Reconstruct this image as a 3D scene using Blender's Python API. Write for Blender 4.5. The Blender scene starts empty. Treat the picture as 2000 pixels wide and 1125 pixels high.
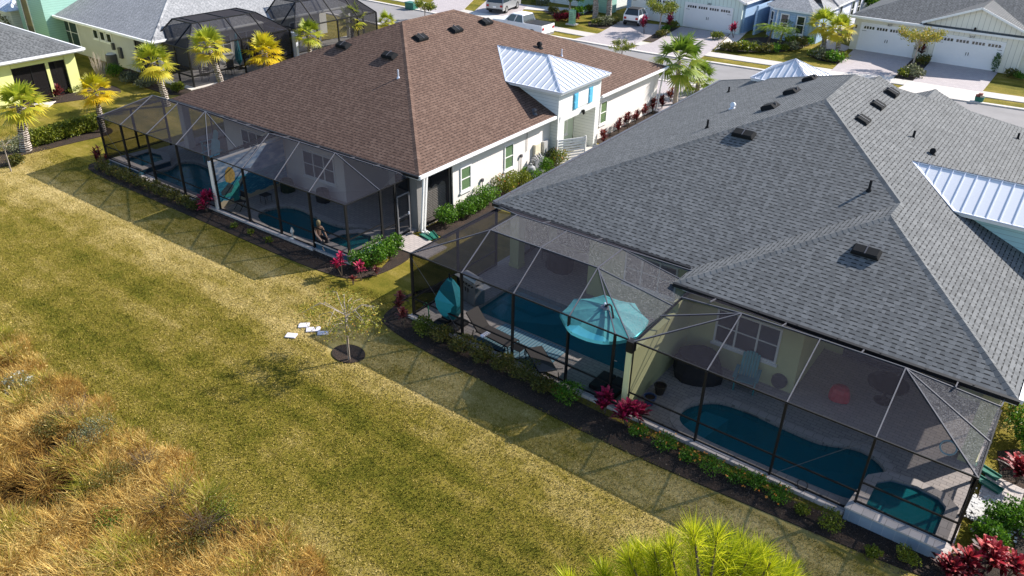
import bpy, math, random
import numpy as np
from mathutils import Vector, Matrix
from mathutils.geometry import tessellate_polygon
sc = bpy.context.scene
COL = sc.collection
rnd = random.Random(7)
rng = np.random.default_rng(11)
R_ = math.radians

# ------------------------------------------------------------ camera, world, sun
YAW, PITCH, ROLL, CAMH, FPX = 0.6341391, 0.5229687, 0.0217657, 16.23443, 1534.817
def cam_axes():
    f = np.array([-math.sin(YAW)*math.cos(PITCH), math.cos(YAW)*math.cos(PITCH), -math.sin(PITCH)])
    r = np.array([math.cos(YAW), math.sin(YAW), 0.0]); u = np.cross(r, f)
    c, s = math.cos(ROLL), math.sin(ROLL)
    return f, r*c+u*s, -r*s+u*c
CF, CR, CU = cam_axes()
cd = bpy.data.cameras.new('camera'); cam = bpy.data.objects.new('camera', cd); COL.objects.link(cam)
cd.sensor_width = 36; cd.lens = FPX/2000*36; cd.clip_start = 0.1; cd.clip_end = 1500
M = Matrix(((CR[0], CU[0], -CF[0], 0), (CR[1], CU[1], -CF[1], 0), (CR[2], CU[2], -CF[2], CAMH), (0, 0, 0, 1)))
cam.matrix_world = M
sc.camera = cam
SUN = Vector((0.51, 0.86, 0)).normalized()*math.cos(R_(34.4)) + Vector((0, 0, math.sin(R_(34.4))))
w = bpy.data.worlds.new('World'); sc.world = w; w.use_nodes = True
wn = w.node_tree.nodes; wl = w.node_tree.links
sky = wn.new('ShaderNodeTexSky'); sky.sky_type = 'NISHITA'; sky.sun_disc = False
sky.sun_elevation = R_(34.4); sky.sun_rotation = math.atan2(0.51, 0.86); sky.air_density = 1.0; sky.dust_density = 0.6
wn['Background'].inputs[1].default_value = 0.12
wl.new(sky.outputs[0], wn['Background'].inputs[0])
sd = bpy.data.lights.new('sun', 'SUN'); sun = bpy.data.objects.new('sun', sd); COL.objects.link(sun)
sd.energy = 5.0; sd.angle = R_(0.53); sd.color = (1.0, 0.935, 0.85)
sun.rotation_euler = SUN.to_track_quat('Z', 'Y').to_euler(); sun.location = (0, 0, 60)
sc.view_settings.view_transform = 'Standard'; sc.view_settings.look = 'None'
sc.view_settings.exposure = 0.9; sc.view_settings.gamma = 1.0
sc.render.engine = 'CYCLES'
sc.cycles.transparent_max_bounces = 24; sc.cycles.max_bounces = 8

# ------------------------------------------------------------ pixels of the photo -> metres in the place
def ray(x, y): return CF+CR*(x-1000)/FPX-CU*(y-562.5)/FPX
def G(x, y, z=0.0):
    d = ray(x, y); t = (z-CAMH)/d[2]; return (float(d[0]*t), float(d[1]*t), z)
def G2(x, y, z=0.0): return G(x, y, z)[:2]
BOX, BOY, BPH = -32.4588, 19.7784, 0.0213434
bc, bs = math.cos(BPH), math.sin(BPH)
def B(u, v, z=0.0): return (BOX+u*bc-v*bs, BOY+u*bs+v*bc, z)
def over(px, py, x, y):   # height of the point above (x, y) seen nearest to the pixel
    d = ray(px, py); h = d[:2]; t = (h[0]*x+h[1]*y)/(h[0]**2+h[1]**2); return float(CAMH+d[2]*t)

# ------------------------------------------------------------ objects
def tag(o, label=None, cat=None, group=None, kind=None):
    if label: o['label'] = label
    if cat: o['category'] = cat
    if group: o['group'] = group
    if kind: o['kind'] = kind
    return o
ROOTM = {}
def thing(name, label, cat, loc=(0, 0, 0), rz=0.0, group=None):
    o = bpy.data.objects.new(name, None); COL.objects.link(o)
    o.empty_display_size = 0.3; o.location = loc; o.rotation_euler = (0, 0, rz)
    ROOTM[o.name] = Matrix.Translation(Vector(loc)) @ Matrix.Rotation(rz, 4, 'Z')
    return tag(o, label, cat, group)
def rootm(o):
    while o.parent: o = o.parent
    return ROOTM.get(o.name, Matrix.Identity(4))
class MB:
    def __init__(s): s.v = []; s.f = []; s.uv = []; s.mi = []; s.arr = []
    def poly(s, pts, uv=None, mi=0):
        n = len(s.v); s.v += [tuple(p) for p in pts]; s.f.append(tuple(range(n, n+len(pts))))
        s.uv.append(uv or [(0, 0)]*len(pts)); s.mi.append(mi)
    def box(s, c, d, rz=0.0, mi=0, M=None):
        hx, hy, hz = d[0]/2, d[1]/2, d[2]/2; c_, s_ = math.cos(rz), math.sin(rz)
        P = []
        for x, y, z in ((-1,-1,-1),(1,-1,-1),(1,1,-1),(-1,1,-1),(-1,-1,1),(1,-1,1),(1,1,1),(-1,1,1)):
            p = Vector((x*hx, y*hy, z*hz))
            if M is not None: p = M @ p; P.append(tuple(p)); continue
            P.append((c[0]+p.x*c_-p.y*s_, c[1]+p.x*s_+p.y*c_, c[2]+p.z))
        s.hexa(P, mi)
    def hexa(s, P, mi=0):
        n = len(s.v); s.v += P
        for q in ((0,3,2,1),(4,5,6,7),(0,1,5,4),(1,2,6,5),(2,3,7,6),(3,0,4,7)):
            s.f.append(tuple(n+i for i in q)); s.uv.append([(0,0),(1,0),(1,1),(0,1)]); s.mi.append(mi)
    def obox(s, o, ex, ey, ez, mi=0):      # box from a corner and three edge vectors
        o, ex, ey, ez = map(Vector, (o, ex, ey, ez))
        s.hexa([tuple(q) for q in (o, o+ex, o+ex+ey, o+ey, o+ez, o+ex+ez, o+ex+ey+ez, o+ey+ez)], mi)
    def beam(s, a, b, w=.06, h=.1, mi=0):
        a, b = Vector(a), Vector(b); d = (b-a).normalized()
        side = d.cross(Vector((0, 0, 1)))
        if side.length < 1e-3: side = Vector((1, 0, 0))
        side.normalize(); up = side.cross(d)
        s.obox(a-side*w/2-up*h/2, side*w, b-a, up*h, mi)
    def tube(s, a, b, r0, r1=None, n=8, mi=0, cap=True):
        if r1 is None: r1 = r0
        a, b = Vector(a), Vector(b); d = (b-a).normalized()
        e = d.orthogonal().normalized(); f = d.cross(e); k = len(s.v)
        for c, r in ((a, r0), (b, r1)):
            for i in range(n):
                t = 2*math.pi*i/n; s.v.append(tuple(c+e*math.cos(t)*r+f*math.sin(t)*r))
        for i in range(n):
            j = (i+1) % n; s.f.append((k+i, k+j, k+n+j, k+n+i)); s.uv.append([(0,0)]*4); s.mi.append(mi)
        if cap:
            s.f.append(tuple(k+n+i for i in range(n))); s.uv.append([(0,0)]*n); s.mi.append(mi)
            s.f.append(tuple(k+n-1-i for i in range(n))); s.uv.append([(0,0)]*n); s.mi.append(mi)
    def path(s, pts, r, n=6, mi=0):
        for i in range(len(pts)-1):
            r0 = r[i] if isinstance(r, (list, tuple)) else r; r1 = r[i+1] if isinstance(r, (list, tuple)) else r
            s.tube(pts[i], pts[i+1], r0, r1, n, mi)
    def lathe(s, c, prof, n=16, mi=0, M=None):
        k = len(s.v)
        for r, z in prof:
            for i in range(n):
                t = 2*math.pi*i/n; p = Vector((r*math.cos(t), r*math.sin(t), z))
                if M is not None: p = M @ p
                s.v.append((c[0]+p.x, c[1]+p.y, c[2]+p.z))
        m = len(prof)
        for a in range(m-1):
            for i in range(n):
                j = (i+1) % n; s.f.append((k+a*n+i, k+a*n+j, k+(a+1)*n+j, k+(a+1)*n+i)); s.uv.append([(0,0)]*4); s.mi.append(mi)
        s.f.append(tuple(k+(m-1)*n+i for i in range(n))); s.uv.append([(0,0)]*n); s.mi.append(mi)
        s.f.append(tuple(k+n-1-i for i in range(n))); s.uv.append([(0,0)]*n); s.mi.append(mi)
    def prism(s, pts, z0, z1, mi=0, holes=(), bottom=True):
        loops = [[(p[0], p[1]) for p in pts]]+[[(p[0], p[1]) for p in h] for h in holes]
        tri = tessellate_polygon([[Vector((x, y, 0)) for x, y in l] for l in loops])
        flat = [q for l in loops for q in l]; k = len(s.v)
        s.v += [(x, y, z1) for x, y in flat]
        for t in tri:
            a, b, c = (flat[i] for i in t)
            if (b[0]-a[0])*(c[1]-a[1])-(b[1]-a[1])*(c[0]-a[0]) < 0: t = (t[0], t[2], t[1])
            s.f.append(tuple(k+i for i in t)); s.uv.append([flat[i] for i in t]); s.mi.append(mi)
            if bottom and z1 > z0:
                s.f.append(tuple(k+len(flat)+i for i in (t[0], t[2], t[1]))); s.uv.append([(0,0)]*3); s.mi.append(mi)
        if z1 > z0:
            s.v += [(x, y, z0) for x, y in flat]; n = len(flat); o = 0
            for li, l in enumerate(loops):
                ar = sum(l[i][0]*l[(i+1) % len(l)][1]-l[(i+1) % len(l)][0]*l[i][1] for i in range(len(l)))
                flip = (ar < 0) != (li > 0)
                for i in range(len(l)):
                    a, b = o+i, o+(i+1) % len(l)
                    if flip: a, b = b, a
                    s.f.append((k+n+a, k+n+b, k+b, k+a)); s.uv.append([(0,0)]*4); s.mi.append(mi)
                o += len(l)
    def leaves(s, V, tint):      # V: (n, 4, 3) quads, tint: (n,)
        s.arr.append((np.asarray(V, float), np.asarray(tint, float)))
    def build(s, name, mats, parent=None, smooth=False, bevel=0.0):
        if not isinstance(mats, (list, tuple)): mats = [mats]
        me = bpy.data.meshes.new(name)
        inv = rootm(parent).inverted() if parent else Matrix.Identity(4)
        V = np.array(s.v, float).reshape(-1, 3); nb = len(V)
        faces = s.f; tints = np.full(len(faces), .5)
        if s.arr:
            Q = np.concatenate([a for a, t in s.arr]); T = np.concatenate([t for a, t in s.arr])
            nq = len(Q); k = Q.shape[1]
            V = np.concatenate([V, Q.reshape(-1, 3)]); tints = np.concatenate([tints, T])
        I = np.array(inv)[:3]; V = V @ I[:, :3].T+I[:, 3]
        if s.arr:
            me.vertices.add(len(V)); me.vertices.foreach_set('co', V.astype(np.float32).ravel())
            loops = [i for f in faces for i in f]+list(range(nb, nb+nq*k)) if faces else np.arange(nb, nb+nq*k)
            loops = np.array(loops, np.int32)
            tot = np.array([len(f) for f in faces]+[k]*nq, np.int32)
            me.loops.add(len(loops)); me.loops.foreach_set('vertex_index', loops)
            me.polygons.add(len(tot)); me.polygons.foreach_set('loop_start', np.concatenate([[0], np.cumsum(tot)[:-1]]).astype(np.int32))
            me.polygons.foreach_set('loop_total', tot)
            at = me.attributes.new('tint', 'FLOAT', 'FACE'); at.data.foreach_set('value', tints.astype(np.float32))
            me.update(calc_edges=True); me.validate()
            mi = list(s.mi)+[len(mats)-1]*nq
        else:
            me.from_pydata([tuple(v) for v in V], [], faces); mi = s.mi
            ul = me.uv_layers.new(name='UVMap'); ul.data.foreach_set('uv', np.array([c for u in s.uv for c in u], np.float32).ravel())
        for m in mats: me.materials.append(m)
        if len(mats) > 1: me.polygons.foreach_set('material_index', np.array(mi, np.int32))
        if smooth: me.polygons.foreach_set('use_smooth', np.ones(len(me.polygons), bool))
        me.update()
        o = bpy.data.objects.new(name, me); COL.objects.link(o)
        if parent: o.parent = parent
        if bevel:
            b = o.modifiers.new('bevel', 'BEVEL'); b.width = bevel; b.segments = 2; b.limit_method = 'ANGLE'
        return o
def copy_tree(o, parent=None, **kw):
    c = o.copy(); COL.objects.link(c)
    if parent: c.parent = parent
    for ch in list(o.children): copy_tree(ch, c)
    return c
def struct(name, mb, m, label=None):
    o = mb.build(name, m); o['kind'] = 'structure'
    if label: o['label'] = label
    return o

# ------------------------------------------------------------ materials
def newmat(name):
    m = bpy.data.materials.new(name); m.use_nodes = True
    return m, m.node_tree.nodes, m.node_tree.links, m.node_tree.nodes['Principled BSDF']
def N(nodes, typ, **kw):
    n = nodes.new('ShaderNode'+typ)
    for k, v in kw.items(): setattr(n, k, v)
    return n
def mth(n, l, op, a, b=None, c=None):
    q = n.new('ShaderNodeMath'); q.operation = op
    for i, x in enumerate((a, b, c)):
        if x is None: continue
        if isinstance(x, (int, float)): q.inputs[i].default_value = x
        else: l.new(x, q.inputs[i])
    return q.outputs[0]
def ramp(n, l, fac, stops):
    r = n.new('ShaderNodeValToRGB'); e = r.color_ramp.elements
    while len(e) < len(stops): e.new(0.5)
    for i, (p, c) in enumerate(stops): e[i].position = p; e[i].color = (*c, 1)
    l.new(fac, r.inputs[0]); return r.outputs[0]
def mix(n, l, fac, a, b, mode='MIX'):
    q = n.new('ShaderNodeMix'); q.data_type = 'RGBA'; q.blend_type = mode
    for i, x in ((0, fac), (6, a), (7, b)):
        if isinstance(x, (int, float)): q.inputs[i].default_value = x
        elif isinstance(x, tuple): q.inputs[i].default_value = (*x, 1)
        else: l.new(x, q.inputs[i])
    return q.outputs[2]
def noise(n, l, vec, scale, detail=3, rough=.6):
    q = n.new('ShaderNodeTexNoise'); q.inputs['Scale'].default_value = scale; q.inputs['Detail'].default_value = detail
    q.inputs['Roughness'].default_value = rough; l.new(vec, q.inputs['Vector']); return q.outputs[0]
def mapping(n, l, vec, scale=(1, 1, 1), rot=(0, 0, 0)):
    q = n.new('ShaderNodeMapping'); q.inputs['Scale'].default_value = scale; q.inputs['Rotation'].default_value = rot
    l.new(vec, q.inputs[0]); return q.outputs[0]
def bump(n, l, bs, h, strength=.4, dist=.02):
    b = n.new('ShaderNodeBump'); b.inputs['Strength'].default_value = strength; b.inputs['Distance'].default_value = dist
    l.new(h, b.inputs['Height']); l.new(b.outputs[0], bs.inputs['Normal'])
def plain(name, col, rough=.6, var=.15, sc_=3.0, metal=0.0, bmp=0.0, bsc=60, spec=.4, emit=None):
    m, n, l, bs = newmat(name); tc = N(n, 'TexCoord').outputs['Object']
    f = noise(n, l, tc, sc_, 4)
    c = ramp(n, l, f, [(.3, tuple(x*(1-var) for x in col)), (.7, tuple(min(1, x*(1+var)) for x in col))])
    l.new(c, bs.inputs['Base Color']); bs.inputs['Roughness'].default_value = rough; bs.inputs['Metallic'].default_value = metal
    bs.inputs['Specular IOR Level'].default_value = spec
    if bmp: bump(n, l, bs, noise(n, l, tc, bsc, 3), bmp, .01)
    return m
def siding(name, col, pitch=.18, vertical=False, rough=.55):
    m, n, l, bs = newmat(name); tc = N(n, 'TexCoord').outputs['Object']
    sx = N(n, 'SeparateXYZ'); l.new(tc, sx.inputs[0])
    k = mth(n, l, 'ADD', sx.outputs[0], sx.outputs[1]) if vertical else sx.outputs[2]
    fr = mth(n, l, 'FRACT', mth(n, l, 'DIVIDE', k, pitch))
    e = mth(n, l, 'LESS_THAN', fr, .1)
    c = mix(n, l, noise(n, l, tc, 2.0), tuple(x*.94 for x in col), tuple(min(1, x*1.05) for x in col))
    c2 = mix(n, l, e, c, tuple(x*.62 for x in col)); l.new(c2, bs.inputs['Base Color']); bs.inputs['Roughness'].default_value = rough
    bump(n, l, bs, fr, .5, .02)
    return m
def shingle(name, dark, mid, light, gap, cell=.31, row=.15, duty=.5, tall=.36, var=.6):
    m, n, l, bs = newmat(name)
    uv = N(n, 'UVMap').outputs[0]; sx = N(n, 'SeparateXYZ'); l.new(uv, sx.inputs[0])
    v = mth(n, l, 'DIVIDE', sx.outputs[1], row); ri = mth(n, l, 'FLOOR', v); fv = mth(n, l, 'FRACT', v)
    wr = N(n, 'TexWhiteNoise', noise_dimensions='1D'); l.new(ri, wr.inputs['W'])
    u = mth(n, l, 'ADD', mth(n, l, 'DIVIDE', sx.outputs[0], cell), mth(n, l, 'ADD', mth(n, l, 'MULTIPLY', wr.outputs[0], .35), mth(n, l, 'MULTIPLY', ri, .5)))
    # uneven tab widths
    wob = mth(n, l, 'MULTIPLY', mth(n, l, 'SINE', mth(n, l, 'MULTIPLY_ADD', u, 2.1, mth(n, l, 'MULTIPLY', ri, 1.7))), .22)
    u = mth(n, l, 'ADD', u, wob)
    ui = mth(n, l, 'FLOOR', u); fu = mth(n, l, 'FRACT', u)
    cv = N(n, 'CombineXYZ'); l.new(ui, cv.inputs[0]); l.new(ri, cv.inputs[1])
    wc = N(n, 'TexWhiteNoise', noise_dimensions='2D'); l.new(cv.outputs[0], wc.inputs['Vector'])
    half = mth(n, l, 'LESS_THAN', fu, duty)
    cv2 = N(n, 'CombineXYZ'); l.new(mth(n, l, 'FLOOR', mth(n, l, 'MULTIPLY', u, 2)), cv2.inputs[0]); l.new(ri, cv2.inputs[1])
    wc2 = N(n, 'TexWhiteNoise', noise_dimensions='2D'); l.new(cv2.outputs[0], wc2.inputs['Vector'])
    big = noise(n, l, N(n, 'TexCoord').outputs['Object'], .5, 4)
    t = mth(n, l, 'ADD', mth(n, l, 'MULTIPLY', wc2.outputs[0], var), mth(n, l, 'MULTIPLY', big, .45))
    c = ramp(n, l, t, [(.1, dark), (.5, mid), (.95, light)])
    streak = noise(n, l, mapping(n, l, uv, (.9, .10, 1)), 1.0, 5, .65)
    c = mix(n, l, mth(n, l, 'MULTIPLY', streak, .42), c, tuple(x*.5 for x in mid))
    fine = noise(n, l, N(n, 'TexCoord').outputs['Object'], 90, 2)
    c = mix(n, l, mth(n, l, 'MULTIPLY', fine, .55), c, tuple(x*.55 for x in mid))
    tab_shade = mth(n, l, 'MULTIPLY', mth(n, l, 'LESS_THAN', fv, tall), half)  # thickness shadow under each tab, painted into the shingle colour
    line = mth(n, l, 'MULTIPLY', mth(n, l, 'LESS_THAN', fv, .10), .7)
    c = mix(n, l, mth(n, l, 'MAXIMUM', mth(n, l, 'MULTIPLY', tab_shade, .96), line), c, gap)  # gap is the colour of the painted tab-edge shadow
    l.new(c, bs.inputs['Base Color']); bs.inputs['Roughness'].default_value = .88; bs.inputs['Specular IOR Level'].default_value = .25
    hgt = mth(n, l, 'SUBTRACT', mth(n, l, 'SUBTRACT', 1.0, fv), mth(n, l, 'MULTIPLY', half, .6))
    bump(n, l, bs, mth(n, l, 'ADD', hgt, mth(n, l, 'MULTIPLY', fine, .5)), .35, .012)
    return m
def pavers(name, a, b, mortar, sx_=.3, sy_=.15, rough=.8):
    m, n, l, bs = newmat(name); tc = N(n, 'TexCoord').outputs['Object']
    br = N(n, 'TexBrick'); l.new(tc, br.inputs['Vector']); br.inputs['Scale'].default_value = 1
    br.inputs['Brick Width'].default_value = sx_; br.inputs['Row Height'].default_value = sy_; br.inputs['Mortar Size'].default_value = .008
    br.inputs['Color1'].default_value = (*a, 1); br.inputs['Color2'].default_value = (*b, 1); br.inputs['Mortar'].default_value = (*mortar, 1)
    br.inputs['Bias'].default_value = 0.0
    f = noise(n, l, tc, 1.3, 5); f2 = noise(n, l, tc, 25, 3)
    c = mix(n, l, mth(n, l, 'MULTIPLY', f, .5), br.outputs[0], tuple(x*.6 for x in a))
    c = mix(n, l, mth(n, l, 'MULTIPLY', f2, .4), c, b)
    l.new(c, bs.inputs['Base Color']); bs.inputs['Roughness'].default_value = rough
    bump(n, l, bs, br.outputs[1], -.3, .01)
    return m
def leafmat(name, stops, trans=.35, rough=.5, objvar=0.12):
    m, n, l, bs = newmat(name)
    at = N(n, 'Attribute', attribute_name='tint'); tc = N(n, 'TexCoord').outputs['Object']
    f = mth(n, l, 'ADD', mth(n, l, 'MULTIPLY', at.outputs['Fac'], .8), mth(n, l, 'MULTIPLY', noise(n, l, tc, 1.5, 3), .25))
    c = ramp(n, l, f, stops)
    l.new(c, bs.inputs['Base Color']); bs.inputs['Roughness'].default_value = rough; bs.inputs['Specular IOR Level'].default_value = .35
    tr = N(n, 'BsdfTranslucent'); l.new(c, tr.inputs[0]); ms = N(n, 'MixShader'); ms.inputs[0].default_value = trans
    l.new(bs.outputs[0], ms.inputs[1]); l.new(tr.outputs[0], ms.inputs[2]); l.new(ms.outputs[0], n['Material Output'].inputs[0])
    return m
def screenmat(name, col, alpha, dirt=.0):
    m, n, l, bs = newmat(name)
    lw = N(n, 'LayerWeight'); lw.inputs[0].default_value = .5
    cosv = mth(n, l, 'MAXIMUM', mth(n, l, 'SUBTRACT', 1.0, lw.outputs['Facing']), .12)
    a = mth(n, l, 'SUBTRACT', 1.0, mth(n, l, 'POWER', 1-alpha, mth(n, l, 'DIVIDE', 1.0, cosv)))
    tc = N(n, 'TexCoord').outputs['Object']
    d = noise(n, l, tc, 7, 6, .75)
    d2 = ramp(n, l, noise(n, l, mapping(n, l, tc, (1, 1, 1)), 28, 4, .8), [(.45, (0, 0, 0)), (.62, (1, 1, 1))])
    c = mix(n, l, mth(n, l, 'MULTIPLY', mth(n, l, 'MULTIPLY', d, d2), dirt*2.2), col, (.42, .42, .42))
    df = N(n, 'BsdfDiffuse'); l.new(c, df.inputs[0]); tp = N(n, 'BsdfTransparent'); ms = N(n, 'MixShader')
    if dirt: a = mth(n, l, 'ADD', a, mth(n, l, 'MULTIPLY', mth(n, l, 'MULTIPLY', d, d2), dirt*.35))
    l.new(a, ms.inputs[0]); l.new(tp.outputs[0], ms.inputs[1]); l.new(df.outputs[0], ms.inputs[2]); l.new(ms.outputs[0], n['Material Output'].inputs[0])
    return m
def watermat(name, deep, murk=(.012, .30, .36)):
    m, n, l, bs = newmat(name); tc = N(n, 'TexCoord').outputs['Object']
    tp = N(n, 'BsdfTransparent'); tp.inputs[0].default_value = (*deep, 1); gl = N(n, 'BsdfGlossy'); gl.inputs['Roughness'].default_value = .03
    fr = N(n, 'Fresnel'); fr.inputs[0].default_value = 1.33; bp = N(n, 'Bump'); bp.inputs['Strength'].default_value = .45; bp.inputs['Distance'].default_value = .04
    l.new(noise(n, l, tc, 3.5, 3), bp.inputs['Height']); l.new(bp.outputs[0], gl.inputs['Normal']); l.new(bp.outputs[0], fr.inputs['Normal'])
    df = N(n, 'BsdfDiffuse'); df.inputs[0].default_value = (*murk, 1); m1 = N(n, 'MixShader'); m1.inputs[0].default_value = .40; l.new(tp.outputs[0], m1.inputs[1]); l.new(df.outputs[0], m1.inputs[2])
    ms = N(n, 'MixShader'); l.new(fr.outputs[0], ms.inputs[0]); l.new(m1.outputs[0], ms.inputs[1]); l.new(gl.outputs[0], ms.inputs[2])
    l.new(ms.outputs[0], n['Material Output'].inputs[0]); return m
def lawnmat(name, blades=False):
    m, n, l, bs = newmat(name)
    geo = N(n, 'NewGeometry').outputs['Position']
    A = noise(n, l, mapping(n, l, geo, (.13, .42, .4)), 1.0, 6, .62)      # broad bands along the mowing
    Bn = noise(n, l, geo, .9, 6, .7)
    C = noise(n, l, geo, 9, 4, .75)
    D = noise(n, l, geo, 38, 3, .8)
    # a straw-coloured belt where the lawn nears the houses, green along the middle
    sy = N(n, 'SeparateXYZ'); l.new(geo, sy.inputs[0])
    wob = mth(n, l, 'MULTIPLY', mth(n, l, 'SUBTRACT', noise(n, l, mapping(n, l, geo, (.2, .2, .2)), 1.0, 3), .5), 5.0)
    yy = mth(n, l, 'ADD', sy.outputs[1], wob)
    belt = mth(n, l, 'SUBTRACT', 1.0, mth(n, l, 'MINIMUM', mth(n, l, 'ABSOLUTE', mth(n, l, 'DIVIDE', mth(n, l, 'SUBTRACT', yy, 16.0), 2.8)), 1.0))
    far = mth(n, l, 'GREATER_THAN', sy.outputs[1], 60.0)
    t = mth(n, l, 'ADD', mth(n, l, 'MULTIPLY', A, .9), mth(n, l, 'MULTIPLY', Bn, .6))
    Sx = noise(n, l, mapping(n, l, geo, (.05, 1.5, .4)), 1.0, 3, .5)
    t = mth(n, l, 'ADD', t, mth(n, l, 'MULTIPLY', mth(n, l, 'SUBTRACT', Sx, .5), .34))
    t = mth(n, l, 'SUBTRACT', t, .36)
    t = mth(n, l, 'ADD', t, mth(n, l, 'MULTIPLY', belt, .26))
    t = mth(n, l, 'SUBTRACT', t, mth(n, l, 'MULTIPLY', far, .06))
    t = mth(n, l, 'ADD', t, mth(n, l, 'MULTIPLY', mth(n, l, 'SUBTRACT', C, .5), .32))
    t = mth(n, l, 'ADD', t, mth(n, l, 'MULTIPLY', mth(n, l, 'SUBTRACT', D, .5), .48))
    if blades:
        at = N(n, 'Attribute', attribute_name='tint'); t = mth(n, l, 'ADD', t, mth(n, l, 'MULTIPLY', mth(n, l, 'SUBTRACT', at.outputs['Fac'], .5), .5))
    c = ramp(n, l, t, [(.04, (.042, .046, .006)), (.26, (.128, .122, .012)), (.44, (.235, .186, .030)), (.62, (.375, .290, .095)), (.9, (.62, .49, .22))])
    l.new(c, bs.inputs['Base Color']); bs.inputs['Roughness'].default_value = .9; bs.inputs['Specular IOR Level'].default_value = .1
    if not blades:
        h = mth(n, l, 'ADD', mth(n, l, 'MULTIPLY', D, 1.0), mth(n, l, 'MULTIPLY', C, .8)); bump(n, l, bs, h, .9, .05)
    return m
def glassmat(name, col=(.02, .03, .035), stripes=0.0, sc_=(.25, .30, .25)):
    m, n, l, bs = newmat(name); bs.inputs['Roughness'].default_value = .04; bs.inputs['Specular IOR Level'].default_value = .8
    bs.inputs['Base Color'].default_value = (*col, 1)
    if stripes:
        tc = N(n, 'TexCoord').outputs['Object']; sx = N(n, 'SeparateXYZ'); l.new(tc, sx.inputs[0])
        f = mth(n, l, 'FRACT', mth(n, l, 'DIVIDE', sx.outputs[2], .06)); e = mth(n, l, 'GREATER_THAN', f, .45)
        l.new(mix(n, l, mth(n, l, 'MULTIPLY', e, stripes), col, sc_), bs.inputs['Base Color'])
    return m
def metalroof(name, col):
    m, n, l, bs = newmat(name); tc = N(n, 'TexCoord').outputs['Object']
    c = mix(n, l, noise(n, l, mapping(n, l, tc, (1, 6, 1)), 3, 4), tuple(x*.88 for x in col), col)
    l.new(c, bs.inputs['Base Color']); bs.inputs['Metallic'].default_value = .25; bs.inputs['Roughness'].default_value = .38
    return m
MT = {}
MT['lawn'] = lawnmat('lawn_grass'); MT['blade'] = lawnmat('lawn_blades', True)
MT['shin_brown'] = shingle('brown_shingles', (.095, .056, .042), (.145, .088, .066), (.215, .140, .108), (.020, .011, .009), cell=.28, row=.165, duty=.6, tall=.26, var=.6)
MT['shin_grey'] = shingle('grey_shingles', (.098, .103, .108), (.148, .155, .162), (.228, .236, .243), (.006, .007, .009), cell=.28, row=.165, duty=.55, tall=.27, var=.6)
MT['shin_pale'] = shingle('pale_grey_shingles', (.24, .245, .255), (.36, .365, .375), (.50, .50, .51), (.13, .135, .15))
MT['stucco_white'] = plain('white_stucco', (.74, .70, .67), .85, .04, 1.2, bmp=.25, bsc=90)
MT['stucco_yellow'] = plain('pale_yellow_stucco', (.60, .60, .33), .85, .05, 1.2, bmp=.25, bsc=90)
MT['stucco_cream'] = plain('cream_stucco', (.72, .70, .60), .85, .05, 1.2, bmp=.2, bsc=90)
MT['stucco_bright'] = plain('bright_yellow_stucco', (.66, .68, .27), .85, .05, 1.2, bmp=.2, bsc=90)
MT['stucco_grey'] = plain('grey_white_stucco', (.50, .50, .48), .85, .05, 1.2, bmp=.2, bsc=90)
MT['white'] = plain('white_paint', (.80, .80, .80), .45, .03, 2)
MT['siding_white'] = siding('white_siding', (.76, .78, .76)); MT['siding_mint'] = siding('mint_siding', (.30, .52, .45))
MT['siding_teal'] = siding('pale_teal_siding', (.45, .68, .70)); MT['siding_blue'] = siding('light_blue_siding', (.33, .48, .68))
MT['board_mint'] = siding('pale_mint_boards', (.62, .72, .68), .4, True); MT['board_cream'] = siding('cream_boards', (.74, .72, .64), .4, True)
MT['mint_wall'] = plain('pale_green_stucco', (.58, .68, .55), .8, .04, 1.2, bmp=.2, bsc=90)
MT['lilac_wall'] = plain('pale_lilac_stucco', (.62, .66, .80), .8, .04, 1.2, bmp=.2, bsc=90)
MT['metal_roof'] = metalroof('white_metal_roof', (.78, .79, .82)); MT['seam'] = plain('metal_seam', (.60, .64, .74), .4, .03, metal=.2)
MT['bronze'] = plain('dark_bronze_aluminium', (.010, .010, .011), .5, .1, 4, spec=.25)
MT['bronze_lt'] = plain('grey_bronze_aluminium', (.075, .075, .088), .45, .1, 4, spec=.4)
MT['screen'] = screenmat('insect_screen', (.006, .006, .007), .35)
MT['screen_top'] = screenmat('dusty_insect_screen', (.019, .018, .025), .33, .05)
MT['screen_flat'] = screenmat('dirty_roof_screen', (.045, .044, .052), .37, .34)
MT['screen_dark'] = screenmat('dark_lanai_screen', (.02, .019, .021), .42)
MT['glass'] = glassmat('window_glass'); MT['blind_glass'] = glassmat('window_with_blinds', (.05, .10, .05), .8, (.20, .30, .16))
MT['grey_glass'] = glassmat('screened_window_glass', (.07, .075, .085))
MT['black'] = plain('black_plastic', (.014, .014, .016), .7, .15, 4)
MT['vent'] = plain('dark_vent_plastic', (.016, .017, .019), .9, .15, 4, spec=.12)
MT['rubber'] = plain('tyre_rubber', (.02, .02, .02), .85, .15, 6)
MT['asphalt'] = plain('asphalt', (.235, .225, .225), .92, .10, .6, bmp=.3, bsc=40)
MT['concrete'] = plain('concrete', (.56, .52, .48), .9, .10, .9, bmp=.2, bsc=40)
MT['deck'] = pavers('pool_deck_pavers', (.50, .44, .41), (.38, .34, .33), (.09, .08, .08), .30, .15)
MT['coping'] = pavers('coping_stones', (.55, .49, .46), (.46, .41, .39), (.16, .14, .13), .30, .30)
MT['walk'] = pavers('pavement_slabs', (.56, .52, .48), (.50, .47, .43), (.22, .20, .18), 1.5, 1.7)
MT['drive'] = pavers('driveway_pavers', (.48, .43, .43), (.38, .34, .35), (.22, .19, .20), .26, .16)
MT['mulch'] = None
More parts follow.
